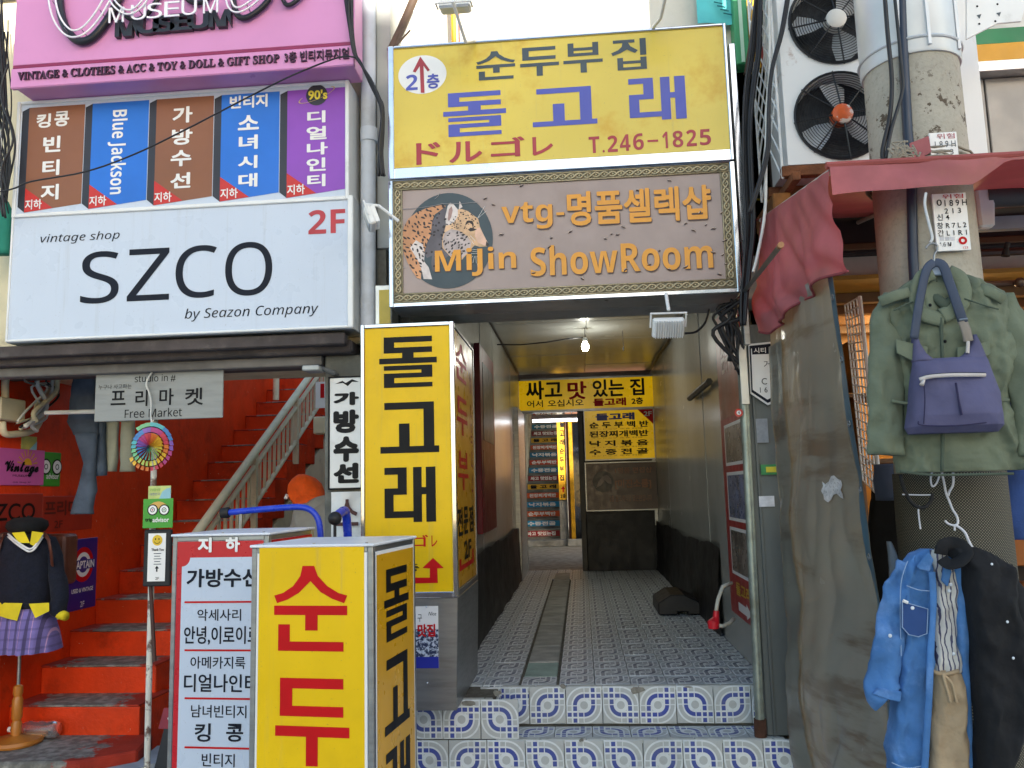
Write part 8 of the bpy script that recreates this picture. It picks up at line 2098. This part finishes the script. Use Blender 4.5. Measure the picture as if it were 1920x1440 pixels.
BLKC = mat('black_cotton', '#0a0a0e', 0.85, 0, var=0.25, vs=4, bump=0.25, bs=120, wr=(6, 0.04))
bk2 = thing('black_shirt', 'black shirt with pearl buttons hung across the pole beside denim shirt', 'shirt', DF, DF.at(1860, 1200)[0], 0.04, DF.at(1860, 1450)[1])
MB().loft([dr(1024, 1770, 1812, .05, .03, .06), dr(1040, 1772, 1850, .06, .04, .06), dr(1060, 1790, 1878, .07, .05, .06), dr(1120, 1796, 1886, .075, .05, .06), dr(1220, 1806, 1900, .075, .05, .06), dr(1320, 1812, 1915, .08, .05, .06), dr(1420, 1812, 1870, .07, .05, .06), dr(1480, 1814, 1850, .06, .05, .06)], 90, fold=0.012, ff=9, seed=2, sub=14, ex=0.55).crease(0.022, 7, 8.2).crease(0.009, 16, 1.7, 0.5).build('body', BLKC, bk2, smooth=True)
MB().tube(smoothp([dp(1870, 1065, .06), dp(1890, 1110, .07), dp(1912, 1190, .075), (dp(1935, 1260, .07))], 5), [0.045]*5+[0.055]*5+[0.06]*6, 32, flat=0.55).crease(0.018, 9, 6.2, 0.8).build('sleeve', BLKC, bk2, smooth=True)
MB().tube(smoothp([dp(1764, 1040, .08), dp(1768, 1024, .08), dp(1782, 1018, .075), dp(1800, 1022, .085), dp(1812, 1036, .1), dp(1800, 1052, .115), dp(1780, 1058, .11), dp(1766, 1048, .095)], 5), [(0.006, 0.022)]*36, 10).wrinkle(0.004, 14).build('collar', BLKC, bk2, smooth=True)
for x, y in ((1860, 1058), (1861, 1097), (1889, 1166), (1900, 1234)):
    MB().ball(dp(x, y, .132), 0.0048, 8, 6, (1, .6, 1)).build('button', MATS['pearl'], bk2, smooth=True)
hk = thing('white_hook_wire', 'bent white wire hooks tied down the netted pole', 'wire', DF, DF.at(1795, 960)[0], 0.0, DF.at(1795, 1040)[1])
WW = mat('white_wire', '#dcdce4', 0.3)
wpole = -(PY-0.226-3.02)
def hp(pts): return smoothp([(*(lambda a: (a[0], wpole, a[1]))(DF.at(x, y, wpole)),) for x, y in pts], 5)
MB().tube(hp([(1766, 886), (1770, 905), (1774, 925), (1780, 940), (1786, 955), (1794, 968), (1796, 980), (1790, 985), (1778, 982), (1772, 976)]), 0.0042, 6).build('wire', WW, hk, smooth=True)
MB().tube(hp([(1787, 886), (1787, 908), (1780, 922), (1778, 930)]), 0.0042, 6).build('wire', WW, hk, smooth=True)
MB().tube(hp([(1790, 984), (1800, 990), (1810, 1000), (1818, 1018), (1832, 1040), (1845, 1048)]), 0.005, 6).build('wire', WW, hk, smooth=True)
MB().tube(hp([(1790, 984), (1790, 995)]), 0.0035, 6).build('wire', WW, hk)
MB().tube(hp([(1748, 884), (1745, 898), (1748, 912), (1756, 906), (1762, 890)]), 0.0035, 6).build('wire', WW, hk, smooth=True)
hk2 = thing('dark_pole_hook', 'dark curved hook with white tie on the netted pole', 'hook', DF, DF.at(1725, 930)[0], 0.0, DF.at(1725, 990)[1])
MB().tube(hp([(1688, 890), (1696, 920), (1712, 945), (1730, 952), (1745, 940), (1748, 925)]), 0.007, 6).build('hook', BLACK, hk2, smooth=True)
MB().tube(hp([(1692, 927), (1720, 928), (1748, 928)]), 0.003, 6).build('tie', WW, hk2); MB().tube(hp([(1724, 948), (1722, 960), (1726, 992)]), 0.003, 6).build('tie', WW, hk2)

# ================================================================== cables, pipes and scraps up on the fronts
dpp = thing('downpipe', 'white downpipe between white lightbox and yellow signs', 'pipe', W0, -1.15, -4.45, 1.0)
a, e = at(691, 10, 4.45), at(690, 598, 4.45)
MB().tube([(a.x, -4.45, 6.5), (a.x, -4.45, a.z), (e.x, -4.45, e.z), (e.x, -4.45, 1.0)], 0.043, 16).build('pipe', mat('pipe_white', '#c4cbd4', 0.45, 0, var=0.08, vs=3, dirt='#8f8f8a', damt=0.4, ds=4), dpp, smooth=40)
MB().tube([(a.x, -4.45, 3.62), (a.x, -4.45, 3.70)], 0.050, 16).build('socket', MATS['pipe_white'], dpp, smooth=40)
gr = thing('grey_cladding_strip', 'pale grey cladding strip left of the yellow roof sign', 'cladding', W0, -1.02, -4.5, 2.6)
q0, q1 = at(706, 300, 4.5), at(734, 300, 4.5)
MB().box(q0.x, q1.x, -4.5, -4.79, 3.0, 6.8).build('sheet', mat('pale_cladding', '#a8aaa6', 0.6, 0, var=0.1, vs=3), gr, bevel=0.004)
MB().box(q0.x-0.01, q1.x-0.04, -4.52, -4.79, 2.52, 3.0).build('lower_box', DKCONC, gr)
yb_ = thing('small_yellow_box', 'narrow pale yellow sign edge behind the upright sign', 'sign', W0, -1.0, -4.42, 2.45)
q0, q1 = at(703, 535, 4.42), at(724, 598, 4.42)
MB().box(q0.x, q1.x+0.03, -4.42, -4.6, q1.z-0.05, q0.z).build('housing', ALU, yb_, bevel=0.004)
MB().box(q0.x+0.025, q1.x+0.025, -4.412, -4.42, q1.z-0.05, q0.z-0.03).build('face', mat('pale_yellow', '#c8b24a', 0.5), yb_)
def cable(name, label, cabs, m=None, cat='cables', base=None):
    p0 = cabs[0][0][0]; t = thing(name, label, cat, W0, p0[0], p0[1], p0[2])
    for pts, r, mm in cabs: MB().tube(smoothp(pts, 5), r, 6).build('cable', mm or CABLE, t, smooth=True)
    return t
rnd = random.Random(2)
cs_ = []
for k in range(7):
    o = rnd.uniform(-5, 5)
    cs_.append((pxt([(650+o+rnd.uniform(-6, 6), -20), (656+o, 50), (664+o*0.6, 100), (676+o*0.3, 120), (700, 160+o*2), (716+o*0.5, 200+rnd.uniform(0, 20)), (712+o, 280), (715+rnd.uniform(-6, 6), 330)], 4.08+rnd.uniform(0, .06)), rnd.uniform(0.005, 0.010), None))
cable('cable_run_left', 'black cable bundle looping past right end of the pink sign', cs_)
cable('slack_cable', 'thin black cable sagging across the five panel sign', [(pxt([(-20, 362), (8, 358), (30, 352), (60, 340), (160, 322), (250, 290), (340, 247), (450, 190), (540, 145), (610, 116), (645, 106), (668, 108)], 4.05), 0.0045, None)])
cs_ = []
for k in range(14):
    x = rnd.uniform(-10, 16)
    cs_.append((pxt([(x+rnd.uniform(-8, 8), rnd.choice([-20, 60, 120])), (x+rnd.uniform(-12, 14), 180), (x+rnd.uniform(-10, 16), 260), (x+rnd.uniform(-10, 16), 320), (rnd.uniform(-20, 24), rnd.uniform(350, 420))], 4.25+rnd.uniform(-.1, .1)), rnd.uniform(0.003, 0.007), rnd.choice([None, None, None, WCABLE])))
cable('cable_tangle', 'tangle of thin cables at far left edge beside panel sign', cs_)
gc_ = thing('green_cloth', 'scrap of teal green cloth hanging at far left edge', 'cloth', Fr(0, 4.35), -3.35, 0, 3.0)
f435 = Fr(0, 4.35)
MB().loft([(*[rw(f435, y, a, b_)[i] for i in range(3)], 0, .03, .03) for y, a, b_ in ((378, -30, 14), (400, -30, 24), (440, -30, 24), (478, -30, 20))], 16, fold=0.02, seed=1).build('cloth', mat('teal_cloth', '#1f7a66', 0.8), gc_, smooth=True)
dgp = thing('leaning_pipe', 'brown pipe slanting up behind left end of the yellow roof sign', 'pipe', W0, -0.9, -4.5, 3.95)
MB().tube([D(at(733, 95, 4.45)), D(at(752, 55, 4.5)), D(at(788, -30, 4.6))], 0.025, 10).build('pipe', mat('brown_pipe', '#5a4636', 0.6, var=0.2, vs=10), dgp, smooth=40)
MB().tube([D(at(742, 88, 4.4)), D(at(757, 55, 4.45))], 0.008, 6).build('twig', MATS['brown_pipe'], dgp); MB().tube([D(at(744, 84, 4.4)), D(at(769, 57, 4.45))], 0.006, 6).build('twig', MATS['brown_pipe'], dgp)
for nm, lab, px_, w_, m in (('gilt_pipe', 'thin ochre pipe running down the white upper storey', 851, 0.016, '#c89a1e'), ('red_cable', 'thin red cable running down the white upper storey', 861, 0.005, '#b8402c')):
    t = thing(nm, lab, 'pipe', W0, at(px_, 60, 4.74).x, -4.74, 3.9)
    MB().tube([D(at(px_-3, -40, 4.74)), D(at(px_+0.5, 92, 4.74))], w_, 8).build('pipe', mat(nm, m, 0.5), t, smooth=40)
# right of the roof sign: banner, green frame, ochre wall, bundle
FT = Fr(0, 4.72)
t = thing('cyan_banner', 'cyan banner with dark marks above right end of yellow roof sign', 'banner', FT, 0.8, 0, 4.1)
q = FT.box(1305, 1372, -60, 42)
MB().grid(lambda u, v: (q[0]+(q[1]-q[0])*u, 0.01*math.sin(u*6)*v, q[3]+(q[2]-q[3])*v-0.02*u*v), 12, 8).build('cloth', mat('cyan_cloth', '#5cc8cc', 0.7, var=0.1), t, smooth=True)
for k in range(4):
    a = FT.at(1345+k*6, 6+k*7, .02); MB().tube([(a[0]-.02, .02, a[1]+.01), (a[0]+.03, .02, a[1]-.005)], 0.004, 5).build('mark', mat('mark_teal', '#1f7a84', 0.6), t)
t = thing('green_upright', 'green painted upright beside right end of yellow roof sign', 'upright', FT, 0.95, 0, 3.7)
q = FT.box(1372, 1398, -60, 128)
MB().box(q[0], q[1], -0.06, 0.05, q[2], q[3]).build('upright', mat('frame_green', '#3f9a68', 0.5, var=0.1), t, bevel=0.006)
MB().box(q[0]+0.03, q[0]+0.05, 0.05, 0.056, q[2]+0.01, q[3]).build('groove', mat('frame_pale', '#b8d8c0', 0.5), t)
t = thing('ochre_panel', 'ochre yellow panel between green frame and lattice', 'panel', FT, 1.05, 0, 3.7)
q = FT.box(1402, 1432, -60, 128)
MB().box(q[0], q[1]+0.05, -0.06, 0.0, q[2], q[3]).build('panel', mat('ochre_panel', '#d8a41c', 0.6, var=0.15, vs=4), t)
MB().box(q[0]+0.06, q[0]+0.075, 0.0, 0.02, q[2], q[3]).build('red_bar', mat('red_bar', '#8a2420', 0.5), t)
t = thing('grey_end_cap', 'crumpled chrome end cap at right edge of roof signs', 'trim', FAC, 0.87, -0.1, 2.6)
MB().box(0.872, 0.905, -0.24, -0.02, 2.60, 3.95).wrinkle(0.004, 14).build('cap', CHROME, t, bevel=0.004)
cs_ = []
for k in range(9):
    o = rnd.uniform(-11, 11)
    cs_.append((pxt([(1424+o*0.6, -20), (1418+o, 90), (1408+o, 160), (1402+o*0.8, 240), (1404+o*0.9, 330), (1408+o*0.9, 420), (1402+o*0.7, 500), (1396+o*0.6, 560), (1394+o*0.4, 610)], 4.12+rnd.uniform(-.04, .06)), rnd.uniform(0.004, 0.0085), rnd.choice([None, None, None, None, mat('slate_cable', '#4a5560', 0.5)])))
cable('cable_run_right', 'thick black cable bundle running down right of roof signs', cs_)
cable('white_cable', 'white cable running down in front of the lattice', [(pxt([(1442, -20), (1444, 120), (1438, 200), (1436, 300), (1434, 400), (1420, 480), (1412, 510)], 3.95), 0.008, WCABLE)])
cs_ = []
for k in range(5):
    o = rnd.uniform(-6, 6)
    cs_.append((pxt([(1480+o, -20), (1466+o, 60), (1448+o*0.7, 130), (1442+o*0.5, 200), (1440+o, 280), (1425+o, 340), (1405+o, 400)], 3.93), rnd.uniform(0.005, 0.009), None))
cable('cable_fan', 'black cables fanning from top of lattice toward the roof signs', cs_)
t = thing('brown_conduit', 'brown conduit pipe rising beside the ochre panel', 'pipe', W0, 1.0, -4.2, 3.6)
MB().tube([D(at(1424, -20, 4.25)), D(at(1410, 90, 4.25)), D(at(1402, 140, 4.25))], 0.022, 10).build('pipe', MATS['brown_pipe'], t, smooth=40)
# small grey lamp at the pillar head
t = thing('wall_spotlight', 'small grey spotlight bracketed to head of concrete pillar', 'spotlight', Fr(0, 4.4), -1.5, 0, 2.28)
f44 = Fr(0, 4.36)
a, e = f44.at(568, 690), f44.at(600, 697)
MB().box(a[0], e[0], -0.06, 0.06, a[1]-0.018, a[1]+0.012).build('housing', mat('lamp_grey', '#a5a8a6', 0.45, 0.2), t, bevel=0.006)
MB().tube([(e[0], 0, a[1]), (e[0]+0.05, -0.05, a[1]-0.02), (e[0]+0.06, -0.10, a[1]-0.03)], 0.012, 8).build('arm', mat('lamp_grey2', '#6c6e6c', 0.5), t)
t = thing('cream_ceiling_strip', 'cream strip of stairwell ceiling with peeling paint', 'ceiling', W0, -2.6, -5.4, 2.42)
MB().box(-3.62, -1.44, -5.02, -5.6, 2.43, 2.47).build('strip', CREAM, t)

bpy.data.scenes.remove(TSC)
